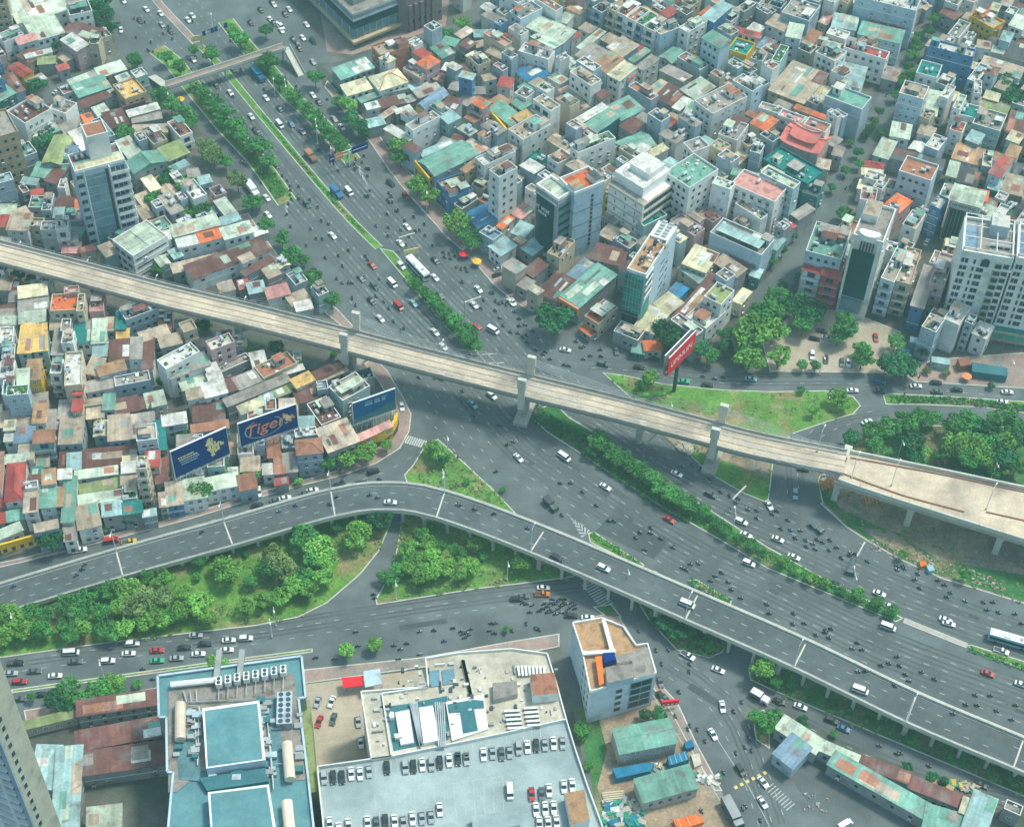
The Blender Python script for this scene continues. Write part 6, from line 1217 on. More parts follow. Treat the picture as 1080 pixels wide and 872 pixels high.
# small clutter on the big flat roofs (plant, vents, cable trays) as parts
for k in range(210):
    x = lr.uniform(380, 600); y = lr.uniform(690, 800); pz = G(x, y, H2+.3)
    tp = OCC  # noqa
    if not (395 < x < 592) or y > 796-(x-413)*.2-8 or y < 699+abs(x-500)*.05: continue
    q = MB(); a_ = lr.uniform(.2, .7)*(3 if k % 9 == 0 else 1); q.box(-a_, -a_*(.6 if k % 9 else .12), 0, a_, a_*(.6 if k % 9 else .12), lr.uniform(.3, .9), lr.choice(('steel', 'wall_g', 'white_trim', 'dark_metal'))); q.build('roof_vent', bpy.data.objects['parking_building'], pz-Vector(bpy.data.objects['parking_building'].location), lr.choice((.15, 1.7)))
# ---------------------------------------------------------------- trees: trunk with limbs + crown of leaf clumps, six variants
def crown_mesh(seed, flat=.75, n_lobe=11, per=95, leaf=.30):
    r = random.Random(seed); v = []; f = []
    lobes = [(Vector((0, 0, .15)), .62)]
    for k in range(n_lobe):
        a = 2*math.pi*(k+r.random()*.7)/n_lobe; rad = r.uniform(.35, .78); lobes.append((Vector((math.cos(a)*rad, math.sin(a)*rad, r.uniform(-.25, .45))), r.uniform(.24, .42)))
    for c, s in lobes:
        for k in range(int(per*s/.35)):
            d = Vector((r.gauss(0, 1), r.gauss(0, 1), r.gauss(.25, 1))).normalized(); p = c+d*s*r.uniform(.72, 1.08)
            if p.z < -.55: continue
            p.z *= flat; n = (d+Vector((r.gauss(0, .55), r.gauss(0, .55), r.gauss(.3, .5)))).normalized(); t = n.orthogonal().normalized(); b = n.cross(t); l = leaf*r.uniform(.35, .75)*.55; th = r.random()*6.3
            t, b = t*math.cos(th)+b*math.sin(th), b*math.cos(th)-t*math.sin(th); i = len(v)
            v += [tuple(p-t*l), tuple(p+b*l*.8+n*l*.2), tuple(p+t*l), tuple(p-b*l*.8+n*l*.15)]; f.append((i, i+1, i+2, i+3))
    me = bpy.data.meshes.new('crown'); me.from_pydata(v, [], f); me.materials.append(M('leaf_n')); return me
def trunk_mesh(seed):
    r = random.Random(seed); q = MB(); q.bar((0, 0, 0), (0, 0, .62), .055, 'bark', 7, .035)
    for k in range(6):
        a = 2*math.pi*k/6+r.random(); q.bar((0, 0, r.uniform(.40, .6)), (math.cos(a)*.55, math.sin(a)*.55, r.uniform(.8, 1.05)), .028, 'bark', 5, .01)
    return q.mesh('trunk')
CR = [crown_mesh(k, n_lobe=9+k % 4) for k in range(7)]; TR = [trunk_mesh(k) for k in range(3)]
tr = random.Random(21)
TNAME = {'n': 'green leafy tree', 'B': 'bright yellow-green tree', 'd': 'dark green tree', 'y': 'olive green tree'}
def tree(px, py, rp, c='n', x0=0, y0=0, k=4.0, group='street and park trees'):
    X, Y = x0+px/k, y0+py/k; g0 = G(X, Y, 4); r_ = max(1.1, rp/k/scale_at(g0)*.99); zc = r_*1.15+.8 if r_ > 1.6 else r_*.9+.3
    p = G(X, Y, zc); t = thing('tree' if r_ > 1.5 else 'shrub', 'tree' if r_ > 1.5 else 'shrub', (p.x, p.y, .15), tr.random()*6.3, attr=TNAME[c] if r_ > 1.5 else TNAME[c].replace('tree', 'shrub').replace('leafy ', ''), group=group if r_ > 1.5 else 'small shrubs on verges and medians', at=(p.x, p.y, zc))
    o = link('crown', tr.choice(CR), t, (0, 0, zc-.1), tr.random()*6, (r_*tr.uniform(.9, 1.12), r_*tr.uniform(.9, 1.12), r_*tr.uniform(.85, 1.1)))
    o.material_slots[0].link = 'OBJECT'; o.material_slots[0].material = M('leaf_'+c)
    if r_ > 1.5: link('trunk', tr.choice(TR), t, (0, 0, -.1), 0, (r_*.9, r_*.9, zc*1.0))
def TT(x0, y0, data, k=4.0):
    for it in data.split(','):
        f = it.split()
        if len(f) >= 3: tree(float(f[0]), float(f[1]), float(f[2]), f[3] if len(f) > 3 else 'n', x0, y0, k)
TT(0, 0, '575 255 38,700 240 36,755 280 42,150 360 48 d,680 400 42,720 440 46,770 480 52,800 510 42,850 390 46,900 430 48,940 480 52,990 530 52,1020 570 46,1060 610 42,1010 160 46,890 230 42,520 560 46,660 590 46,870 620 50 y,900 650 46 y,950 680 36,1000 760 52 y,1060 850 42,700 720 40 d,790 780 50 B,820 830 45 B,180 600 50 d,420 20 55 d,440 70 52 d,455 120 42 d,400 60 40 d,240 185 26,640 840 40,820 210 25,700 760 40 d,600 700 30 d,640 720 30 d')
TT(270, 0, '40 130 32,50 260 46,95 340 42,250 325 42,390 440 44 B,165 410 36,205 450 42,240 490 42,270 530 44,310 570 46,355 610 42,430 530 46 d,400 500 46 d,600 620 50 B,610 665 42,680 780 52 B,730 830 46 B,20 620 50,50 680 46,630 510 40 d,870 100 40 B,810 140 30,15 850 25,345 430 30,460 560 30 d,360 390 25 d,700 195 30 d,760 165 30 d')
TT(270, 218, '40 75 38,110 135 42,150 200 50,200 225 30,235 290 46,250 320 40,318 390 42,850 60 60 B,900 125 50,915 155 40,85 590 35 d,325 625 20,675 330 32,715 365 36,755 400 36,795 440 40,835 475 40,875 515 44,905 548 40,930 585 30')
TT(540, 218, '180 470 82 d,640 520 60 d,700 545 80 d,760 570 60 d,800 600 45 d,1020 540 88 B,1000 640 72 B,840 630 42,580 715 40 B,545 750 30,900 540 40 d,1060 480 50,900 590 40 d,1040 440 50,980 590 60')
TT(810, 218, '60 180 24 d,20 230 24,110 120 22,190 250 20,130 300 26 d,60 330 30 d,40 390 60,120 420 70 d,180 460 60 d,20 520 62 B,50 630 58 B,330 500 70,300 540 50,400 640 52,400 600 40,540 570 45,540 670 72 d,500 660 50 d,590 680 50 d,660 610 34 d,300 800 42 B,325 835 30 B,140 770 20,190 860 26 B,200 670 25,145 670 25,320 30 35,20 450 60,150 500 50,210 430 50 d,670 690 18 y,750 700 20 y,940 755 18 d')
TT(270, 436, '300 210 42,385 190 46 B,465 160 50 B,550 130 30 B,180 285 20 B,770 160 46 B,740 140 32 B,790 190 28 d,525 440 56 d,430 500 58 B,410 540 45 B,200 520 62,260 570 62 B,300 620 52 B,240 620 50,60 600 56 y,120 640 60 y,50 650 52,200 690 52,160 730 50 B,290 690 50 B,110 775 42 B,30 785 42 B,220 745 46 B,340 480 24,640 570 46 B,690 510 42,725 545 42 B,745 595 42 B,690 620 46 B,640 650 42 B,600 655 36,700 690 46 B,750 660 46 B,800 650 46 B,850 585 46,920 555 36 B,905 640 42 B,870 680 36 B,570 700 36,780 560 32,740 480 26,900 525 22 B,890 290 16,655 605 40,720 655 40 B,1040 320 14,960 600 24,540 690 30')
TT(0, 436, '425 45 52 d,210 535 62 d,545 450 28,440 490 18 B,850 320 56,960 275 42 B,920 230 46,1050 260 42,715 425 16,965 665 62 B,840 620 36,830 690 22,690 700 50 B,530 740 56 B,620 765 52 y,690 780 50 y,450 750 50,370 785 50,280 800 50,190 845 52,120 840 50,40 850 56 B,570 820 60 y,500 810 50 B,650 850 52 B,770 755 40 B,840 800 56 B,770 830 52 B,420 840 50,330 850 50,880 860 40 B,1040 810 42 B,1060 700 36,930 600 20,1040 590 18,780 90 42 d,810 110 30,920 640 40 B,730 850 40,620 690 36')
TT(0, 654, '30 40 52 B,100 50 50 B,180 40 50,270 30 46,350 30 46 B,440 35 46,530 25 46 B,610 10 46 B,690 5 40 B,10 90 36 B,230 330 50 d,290 295 56,350 330 56,420 290 56,480 270 50 B,260 360 40 d,135 320 26,580 270 24,910 185 46 B,320 350 46 d,450 330 46,300 60 40,470 60 36,380 345 40 d,500 310 40')
TT(270, 654, '380 130 38 B,500 108 33 B,1055 40 14')
TT(540, 436, '355 115 46,390 140 42,425 165 45,465 190 45,505 218 45,545 242 46,585 272 46,625 300 46,665 330 46,705 352 42,745 378 42,810 405 34,870 465 28,905 492 28,955 528 32,1010 552 32,1055 592 28,45 630 46 B,830 440 18 d,340 160 30 d,760 400 26')
TT(810, 436, '350 110 42 d,450 130 46,440 70 46,520 60 50,600 50 56,640 20 50,610 120 60 d,780 50 60,850 30 60,900 60 62 d,960 30 52,1030 40 62,800 130 62 B,870 130 60 B,850 190 52,930 190 56 B,1000 180 62 d,1050 220 52,960 240 42,1060 110 52 d,700 20 40,570 20 40,660 160 30 B,60 620 32 B,120 660 26 B,180 690 26 B,240 715 26 B,310 750 24,380 755 34,460 800 30,530 830 30,570 590 26 B,830 680 30,720 180 30,620 180 40 d,750 170 40,910 120 50,1070 60 40,1010 110 50 B,940 110 50,830 80 50')
TT(540, 654, '300 460 36,300 490 26,620 405 44 d,560 400 30 d,1060 205 62 B,650 20 42 d,720 50 42 d,790 80 36 d,1060 440 52,680 60 30,1030 410 34,830 110 26,600 10 24 d,320 610 26')
TT(810, 654, '30 410 42,140 430 34 d,100 275 24,40 260 28,280 350 22,430 400 20,520 470 20,600 500 24,760 570 22,870 590 24,950 660 26,1030 670 24,590 620 26 d,690 660 34 d,740 680 24 d,280 480 18,180 330 18,340 380 18,700 560 18,460 430 16')
TT(810, 0, '470 470 26 d,420 560 24 d,380 640 24 d,540 400 26,330 720 22,480 560 20,590 280 28 d,640 150 26 d,680 130 26 d,760 90 22 d,270 790 20,400 480 20 d,600 320 36,570 340 32,630 200 36,610 230 30,700 80 26,990 350 52 d,1040 410 52 d,960 360 42 d,1010 30 32 d,450 520 20,430 540 24 d,385 690 22,350 600 18,620 170 24,590 350 24,960 400 40 d,1060 350 40 d')
TT(540, 0, '45 140 40 d,430 710 36,540 370 26 d,520 390 24,620 590 20 d')
TT(0, 218, '665 265 32,80 280 36 d,190 320 36 d,130 300 30 d,860 500 36 d,1050 600 24,880 500 20,700 10 25 d,740 10 30 d,790 20 32 B,820 30 30,850 10 40,440 430 22 d,380 440 22 d,890 840 26,1040 480 24 d,690 700 24,680 740 24 d,740 740 22')
TT(0, 0, '560 850 20 d,610 860 20 d')
# hedges on the medians
def hedge(s_, w_, h_, label, c='n', z0=.16, dens=7.0):
    L = smooth(GP(pts(s_)), 3); r = random.Random(len(s_)); cp = L[len(L)//2]; v = []; f = []
    T = plen(L)
    for k in range(int(T*w_*dens)):
        p, t = along(L, r.uniform(0, T)); n = Vector((-t.y, t.x, 0)); a = r.uniform(-1, 1)*w_/2; bump = .75+.25*math.sin(p.x*1.3)*math.cos(p.y*1.1+a)
        q = p+n*a+Vector((0, 0, z0+h_*bump*math.sqrt(max(.05, 1-(2*a/w_)**4))*r.uniform(.5, 1.05)))-Vector((cp.x, cp.y, 0)); nn = Vector((r.gauss(0, .7), r.gauss(0, .7), 1)).normalized(); tt = nn.orthogonal().normalized(); bb = nn.cross(tt); l = r.uniform(.18, .36); i = len(v)
        v += [tuple(q-tt*l), tuple(q+bb*l), tuple(q+tt*l), tuple(q-bb*l)]; f.append((i, i+1, i+2, i+3))
    me = bpy.data.meshes.new('hedge'); me.from_pydata(v, [], f); me.materials.append(M('leaf_'+c)); o = link('hedge', me, None, (cp.x, cp.y, 0)); tag(o, 'hedge', label=label)
hedge('560 432 580 447 620 470', 6, .8, 'low dark hedge at the start of the long median', 'd')
hedge('622 474 640 488 700 528 735 546', 7, 1.8, 'tall dense hedge under the median trees')
hedge('735 547 760 560 810 586 860 612 905 634 944 652', 3.6, 1.2, 'long low hedge along the highway median')
hedge('430 292 470 335 500 370', 4.5, 1.2, 'hedge under the small trees of the upper median')
hedge('624 564 650 580 674 596', 2.0, .8, 'hedge on the small island beside the flyover'); hedge('727 613 745 621 769 636', 2.4, .9, 'short hedge strip beside the flyover parapet')
hedge('205 92 240 136 270 168 298 208', 5, 1.6, 'dense hedge on the left tree median'); hedge('240 26 262 55 282 74 305 102 340 134 368 162', 4.4, 1.2, 'hedge on the right tree median')
hedge('1022 684 1080 705 1150 728', 2.0, .5, 'low hedge strip near the light blue bus'); hedge('940 422 1000 423 1080 431 1150 440', 3, 1.0, 'clipped hedge on the right-hand median', 'd')
hedge('278 122 320 175 357 218 385 246', 1.2, .6, 'thin green strip of the central median')
# undergrowth scattered on the park lawns
gr = random.Random(9); v = []; f = []
for nm, n_ in (('park_lawn_west', 2600), ('park_lawn_east', 1200), ('park_triangle', 500), ('right_park', 1500), ('verge_under_flyover', 2600), ('under_bridge_lawn', 700), ('metro_lawn', 500)):
    P = GP(pts(ISL[nm])); xs = [p.x for p in P]; ys = [p.y for p in P]; tmp = OCC.copy(); OCC[:] = False; occ_poly(P); ins = OCC.copy(); OCC[:] = tmp; k = 0
    while k < n_:
        x, y = gr.uniform(min(xs), max(xs)), gr.uniform(min(ys), max(ys)); k += 1
        if not ins[min(899, max(0, int(x+450))), min(799, max(0, int(y-120)))] or math.sin(x*.12)*math.cos(y*.15)+gr.gauss(0, .4) < .1: continue
        for j in range(4):
            s_ = gr.uniform(.15, .5); a_, b_ = x+gr.gauss(0, .5), y+gr.gauss(0, .5); z = .2+gr.random()*.5; i = len(v); v += [(a_-s_, b_, z-.1), (a_, b_-s_, z+gr.uniform(-.1, .2)), (a_+s_, b_, z), (a_, b_+s_, z+gr.uniform(0, .3))]; f.append((i, i+1, i+2, i+3))
me = bpy.data.meshes.new('undergrowth'); me.from_pydata(v, [], f); me.materials.append(M('leaf_y')); o = link('undergrowth', me); o['kind'] = 'stuff'; o['label'] = 'low weeds scattered over the park lawns'
# ---------------------------------------------------------------- vehicles (front towards +x)
def loft(q, prof, hw, mt, taper=None):
    """body side profile (x, z) swept across the width; taper narrows vertices above a height"""
    n = len(prof); i = len(q.v); mi = q.mi(mt)
    for sg in (-1, 1):
        for x, z in prof: q.v.append((x, sg*(hw-(taper(x, z) if taper else 0)), z))
    for k in range(n): j = (k+1) % n; q.f.append((i+k, i+j, i+n+j, i+n+k)); q.m.append(mi)
    q.f.append(tuple(i+k for k in range(n))[::-1]); q.m.append(mi); q.f.append(tuple(i+n+k for k in range(n))); q.m.append(mi)
def vehicle(kind):
    body = MB(); glass = MB(); roof = MB(); L_, W_, H_, wr = {'c': (4.5, 1.8, 1.45, .32), 's': (4.7, 1.85, 1.75, .36), 'v': (5.3, 1.95, 2.15, .35), 'p': (5.2, 1.85, 1.8, .38)}[kind]
    h = L_/2; w = W_/2
    if kind == 'c':
        loft(body, [(-h, .35), (-h, .85), (-h+.35, .98), (-h+.9, .98), (h-1.35, .95), (h-.35, .80), (h, .62), (h, .32)], w, 'paint_w', lambda x, z: .10 if abs(x) > h-.4 else 0)
        loft(glass, [(-h+.55, .94), (-h+1.15, H_-.06), (h-2.15, H_-.06), (h-1.25, .92)], w-.1, 'glass', lambda x, z: .14 if z > 1.2 else 0); loft(roof, [(-h+1.2, H_-.08), (-h+1.25, H_), (h-2.25, H_), (h-2.15, H_-.08)], w-.22, 'paint_w')
    elif kind == 's':
        loft(body, [(-h, .45), (-h, 1.1), (h-1.3, 1.08), (h-.25, .98), (h, .7), (h, .4)], w, 'paint_w', lambda x, z: .08 if abs(x) > h-.3 else 0)
        loft(glass, [(-h+.1, 1.05), (-h+.35, H_-.06), (h-2.0, H_-.06), (h-1.3, 1.05)], w-.06, 'glass', lambda x, z: .13 if z > 1.4 else 0); loft(roof, [(-h+.3, H_-.08), (-h+.4, H_), (h-2.1, H_), (h-2.0, H_-.08)], w-.16, 'paint_w')
    elif kind == 'v':
        loft(body, [(-h, .4), (-h, 1.25), (h-.75, 1.2), (h-.1, .95), (h, .4)], w, 'paint_w', lambda x, z: .05 if abs(x) > h-.3 else 0)
        loft(glass, [(-h+.03, 1.2), (-h+.12, H_-.1), (h-1.25, H_-.1), (h-.7, 1.18)], w-.04, 'glass', lambda x, z: .07 if z > 1.8 else 0); loft(roof, [(-h+.08, H_-.12), (-h+.15, H_), (h-1.35, H_), (h-1.22, H_-.12)], w-.10, 'paint_w')
    else:
        loft(body, [(-h, .45), (-h, 1.0), (h-1.2, 1.02), (h-.2, .95), (h, .65), (h, .4)], w, 'paint_w'); roof.box(-h+.1, -w+.12, 1.0, -.35, w-.12, 1.03, 'dark_metal')
        loft(glass, [(-.3, 1.0), (-.2, H_-.06), (h-1.95, H_-.06), (h-1.3, 1.0)], w-.08, 'glass', lambda x, z: .13 if z > 1.4 else 0); loft(roof, [(-.2, H_-.08), (-.12, H_), (h-2.05, H_), (h-1.95, H_-.08)], w-.2, 'paint_w')
    roof2 = MB(); body.add(roof, Matrix.Identity(4))
    wh = MB(); wh.bar((0, -.11, 0), (0, .11, 0), wr, 'tyre', 10); wh.bar((0, -.12, 0), (0, .12, 0), wr*.55, 'steel', 8)
    hl = MB(); hl.box(-.04, -.18, -.09, .05, .18, .09, 'white_trim'); tl = MB(); tl.box(-.05, -.16, -.09, .04, .16, .09, 'paint_red')
    return dict(body=body.mesh('body'), glass=glass.mesh('windows'), wheel=wh.mesh('wheel'), head=hl.mesh('headlight'), tail=tl.mesh('tail_light'), L=L_, W=W_, wr=wr)
VEH = {k: vehicle(k) for k in 'csvp'}
CN = {'w': 'white', 'k': 'black', 'g': 'silver-grey', 'r': 'red', 'o': 'orange', 'u': 'blue', 'G': 'bright green', 'y': 'yellow', 'd': 'dark grey', 'a': 'light blue'}
VN = {'c': ('parked_car', 'car', 'car'), 's': ('suv', 'car', 'tall car'), 'v': ('van', 'van', 'van'), 'p': ('pickup_truck', 'pickup', 'pickup truck')}
vr = random.Random(4)
def heading(x, y, ang, z):
    a = G(x-3*math.cos(R(ang)), y-3*math.sin(R(ang)), z); b = G(x+3*math.cos(R(ang)), y+3*math.sin(R(ang)), z); return math.atan2((b-a).y, (b-a).x)
def car(x, y, ang, col, kind='c', z=.05, group='vehicles on the roads'):
    p = G(x, y, z+.7); p.z = z; rz = heading(x, y, ang, z+.7); V = VEH[kind]; SCL = .82; nm = {'c': 'car', 's': 'suv', 'v': 'van', 'p': 'pickup_truck'}[kind]
    t = thing(nm, VN[kind][1], p, rz, attr=CN[col]+' '+VN[kind][2], group=group, at=(p.x, p.y, z+.7)); t.scale = (SCL,)*3
    o = link('body', V['body'], t); o.material_slots[0].link = 'OBJECT'; o.material_slots[0].material = M('paint_'+col)
    link('windows', V['glass'], t)
    for sx in (-1, 1):
        for sy in (-1, 1): link('wheel', V['wheel'], t, (sx*V['L']*.31, sy*(V['W']/2-.08), V['wr']))
    for sy in (-1, 1): link('headlight', V['head'], t, (V['L']/2, sy*(V['W']/2-.3), .68)); link('tail_light', V['tail'], t, (-V['L']/2, sy*(V['W']/2-.3), .85))
def CC(x0, y0, data, k=4.0, ang=None, z=.05, group='vehicles on the roads'):
    for it in data.split(','):
        f = it.split()
        if not f: continue
        x, y = x0+float(f[0])/k, y0+float(f[1])/k; a = ang; rest = f[2:]
        if rest and rest[0].lstrip('-').isdigit(): a = float(rest[0]); rest = rest[1:]
        c = rest[0][0]; kd = rest[0][1:2] or 'c'; zz = z
        if 'z' in rest[0][1:]:
            kd = kd if kd != 'z' else 'c'; P_ = G(x, y, 7.5); zz = min(FP, key=lambda q: (q-P_).length).z+.02
        car(x, y, a, c, kd, zz, group)
CC(0, 0, '520 2 w,617 38 w,677 55 w,683 103 g,815 250 w,812 65 w,793 83 w,500 100 80 ds,510 125 80 w,912 357 k,972 390 w,983 290 k,1060 490 w,1078 548 k,255 375 -30 w,240 385 -30 w,1058 95 k,590 85 k,720 130 k', ang=52)
CC(270, 0, '68 10 k,20 40 k,60 80 w,75 95 k,92 102 w,107 112 ws,107 128 w,75 18 w,140 38 w,213 103 w,122 58 k,197 158 w,240 172 ks,157 165 k,175 182 d,183 202 k,110 320 g,42 412 w,100 457 k,100 525 wv,148 522 u,195 552 g,8 555 k,85 695 k,45 833 w,215 860 ds,392 808 wv,568 772 40 ks,632 825 60 rs,330 500 g,362 535 w,240 400 w,265 430 k,240 260 g,590 300 60 k,735 160 -20 w,690 170 -20 d', ang=50)
CC(270, 218, '50 32 w,323 120 w,638 83 w,610 152 w,613 248 ws,757 225 k,755 297 w,575 322 wv,500 333 ds,443 300 d,487 395 k,665 405 a,602 418 rv,525 470 w,755 527 w,790 588 w,777 370 d,938 346 w,920 412 w,928 502 30 r,1000 520 30 wv,1075 400 w,995 795 40 ws,915 832 45 a,775 715 30 d,1025 260 -10 w,1018 285 -20 k,615 840 80 w,490 245 r', ang=46)
CC(540, 218, '225 602 10 w,385 662 15 ds,537 675 10 k,825 750 5 k,1008 725 8 a,725 735 5 G,990 470 -60 w,440 605 80 d,5 400 60 w,600 640 10 k,605 600 10 k,930 600 20 d')
CC(810, 218, '198 555 10 k,250 552 15 w,228 522 12 d,187 625 90 ws,245 642 90 k,313 655 90 d,340 657 90 w,670 148 -60 w,470 740 8 us,472 775 5 d,357 773 0 w,625 755 0 w,710 740 3 k,715 778 3 d,1010 780 3 w,798 770 3 k,990 822 3 w,455 550 80 r,270 792 -60 w')
CC(540, 436, '27 185 45 w,220 182 35 wv,394 307 30 w,695 252 25 w,838 340 25 ds,968 455 22 ws,988 510 25 w,664 445 30 r,1000 630 22 ws,387 650 25 wsz,190 607 22 ksz,740 803 22 wvz,133 733 0 w,128 760 0 op,320 858 0 w,250 850 0 k,20 780 -3 k,45 770 -3 d')
CC(810, 436, '418 33 -20 w,115 338 88 as,42 528 22 w,110 603 22 w,355 672 18 ds,290 718 20 k,470 757 20 w,515 812 20 w,5 385 60 w,750 868 20 w,150 232 10 k')
CC(270, 436, '567 372 3 wz,495 243 -20 ks,445 292 -5 k,350 300 -10 k,238 322 -12 w,122 355 -12 w,12 330 85 ws,5 385 -14 k,85 365 -12 d,210 335 -12 d')
CC(0, 436, '335 575 -10 wp,470 535 -10 rv,545 540 -12 yp')
CC(0, 654, '65 178 kp,45 222 g,82 257 rs,145 212 d,232 232 w,300 135 wv,318 172 d,455 170 ws,542 138 w,558 97 ws,662 125 r,663 168 G,745 158 g,837 140 w,778 113 k,865 97 k,825 62 g,965 82 w,1037 75 ws,957 123 w,75 330 ds,180 310 k', ang=-3)
CC(540, 654, '742 147 30 wp,870 207 22 w,888 362 80 w,848 478 60 w,965 630 55 ks,1060 680 50 w,1057 765 55 w,625 258 70 d,630 320 60 k,650 330 50 d')
CC(810, 654, '507 27 20 wv,763 12 15 w,985 128 18 wp,928 222 20 r,1070 268 18 w,390 293 20 wvz,138 362 20 w,270 420 22 ks,50 340 20 k,900 690 25 k,325 860 -30 wv,320 455 22 u')
zr = H2+.03; gp = 'cars parked on the rooftop car park'
CC(330, 690, '70 775 gs,128 773 k,183 773 k,242 750 w,298 750 w,355 733 g,468 712 k,585 708 gs,636 705 k,692 692 w,750 690 gs,803 680 k,862 665 w,918 655 d,972 655 g', 6, 85, zr, gp)
CC(480, 700, '62 500 g,15 505 k,152 480 w,200 472 g,248 478 d,292 467 g,340 447 gs,387 440 w,434 433 k,480 427 g,527 420 w,575 418 g,293 680 wv,410 693 r,463 693 d,503 672 w,582 652 w,627 645 w,433 775 w,482 770 w,528 765 w,450 850 w,497 848 w,543 842 w', 5.07, 85, zr, gp)
CC(270, 654, '310 855 w,350 878 w,390 862 w,470 850 w,508 855 d,545 845 k,585 845 w,622 848 g,660 832 w,700 830 g,738 825 g,775 795 w', 4, 85, zr, gp)
CC(330, 690, '30 295 110 g,118 295 110 w,40 420 110 r,130 405 105 d,287 420 85 g,303 552 85 w', 6, 90, .08, 'cars parked in the lower yard')
# buses and trucks
def big_vehicle(x, y, ang, L_, W_, H_, body, roofm, name, cat, label, boxed=False):
    p = G(x, y, H_*.6); p.z = .05; rz = heading(x, y, ang, 1); t = thing(name, cat, p, rz, label=label, at=p); h = L_/2; w = W_/2
    if boxed:
        q = MB(); q.box(-h, -w, .9, h-2.4, w, H_, body, roofm); q.build('cargo_box', t); q = MB(); loft(q, [(h-2.2, .5), (h-2.2, H_-.7), (h-.7, H_-.7), (h-.1, 1.4), (h, .5)], w-.05, roofm if body != 'tarp_blue' else 'paint_u'); q.build('cab', t)
        q = MB(); loft(q, [(h-1.9, 1.45), (h-1.9, H_-.85), (h-.62, H_-.85), (h-.12, 1.45)], w-.02, 'glass'); q.build('cab_windows', t)
    else:
        q = MB(); loft(q, [(-h, .45), (-h, H_-.15), (-h+.15, H_), (h-.3, H_), (h, H_-.9), (h, .45)], w, body); q.build('body', t)
        q = MB(); q.box(-h+.4, -w-.03, 1.3, h-.5, w+.03, 2.35, 'glass_teal'); q.box(h-.35, -w+.15, 1.2, h+.03, w-.15, 2.5, 'glass'); q.build('windows', t)
        q = MB(); q.box(-h+.25, -w+.12, H_, h-.5, w-.12, H_+.06, roofm); q.box(-h*.3, -.8, H_+.06, h*.05, .8, H_+.35, 'white_trim'); q.box(h*.45, -.5, H_+.06, h*.6, .5, H_+.25, 'wall_g'); q.build('roof', t)
    for sx in (-.31, .31, -.36 if boxed else .33):
        for sy in (-1, 1): q = MB(); q.bar((0, -.14, 0), (0, .14, 0), .48, 'tyre', 10); q.build('wheel', t, (L_*sx, sy*(w-.12), .48))
big_vehicle(440.5, 282, 46, 11.5, 2.5, 3.1, 'paint_w', 'paint_w', 'bus', 'bus', 'long white bus beside the upper median')
big_vehicle(1065, 674, 16, 11.5, 2.5, 3.1, 'paint_a', 'paint_w', 'bus', 'bus', 'light blue bus with white roof at the right edge')
big_vehicle(272, 78, 46, 8, 2.4, 3.0, 'tarp_blue', 'tarp_blue', 'truck', 'truck', 'blue covered truck just below the footbridge', True)
big_vehicle(355, 202.5, 46, 6, 2.1, 2.6, 'paint_u', 'paint_u', 'truck', 'truck', 'small blue box truck near the gantry sign', True)
big_vehicle(327.5, 164, 46, 6, 2.1, 2.6, 'roof_q', 'roof_q', 'truck', 'truck', 'small dark red box truck on the upper highway', True)
big_vehicle(266, 199, 52, 8, 2.3, 2.8, 'paint_w', 'paint_w', 'truck', 'truck', 'white box truck beside the left street trees', True)
big_vehicle(773, 857, 62, 9, 2.5, 3.4, 'paint_d', 'wall_g', 'truck', 'truck', 'grey container truck at the bottom edge', True)
big_vehicle(802, 734, 30, 5.5, 2, 2.4, 'paint_d', 'paint_w', 'truck', 'truck', 'small dark truck at the junction corner', True)
big_vehicle(581, 531, 45, 5.5, 2, 2.2, 'paint_d', 'roof_k', 'truck', 'truck', 'small dark truck north of the flyover', True)
big_vehicle(862, 555, 42, 5.0, 1.9, 2.2, 'paint_w', 'paint_d', 'truck', 'truck', 'small white truck in the lane beside the station deck', True)
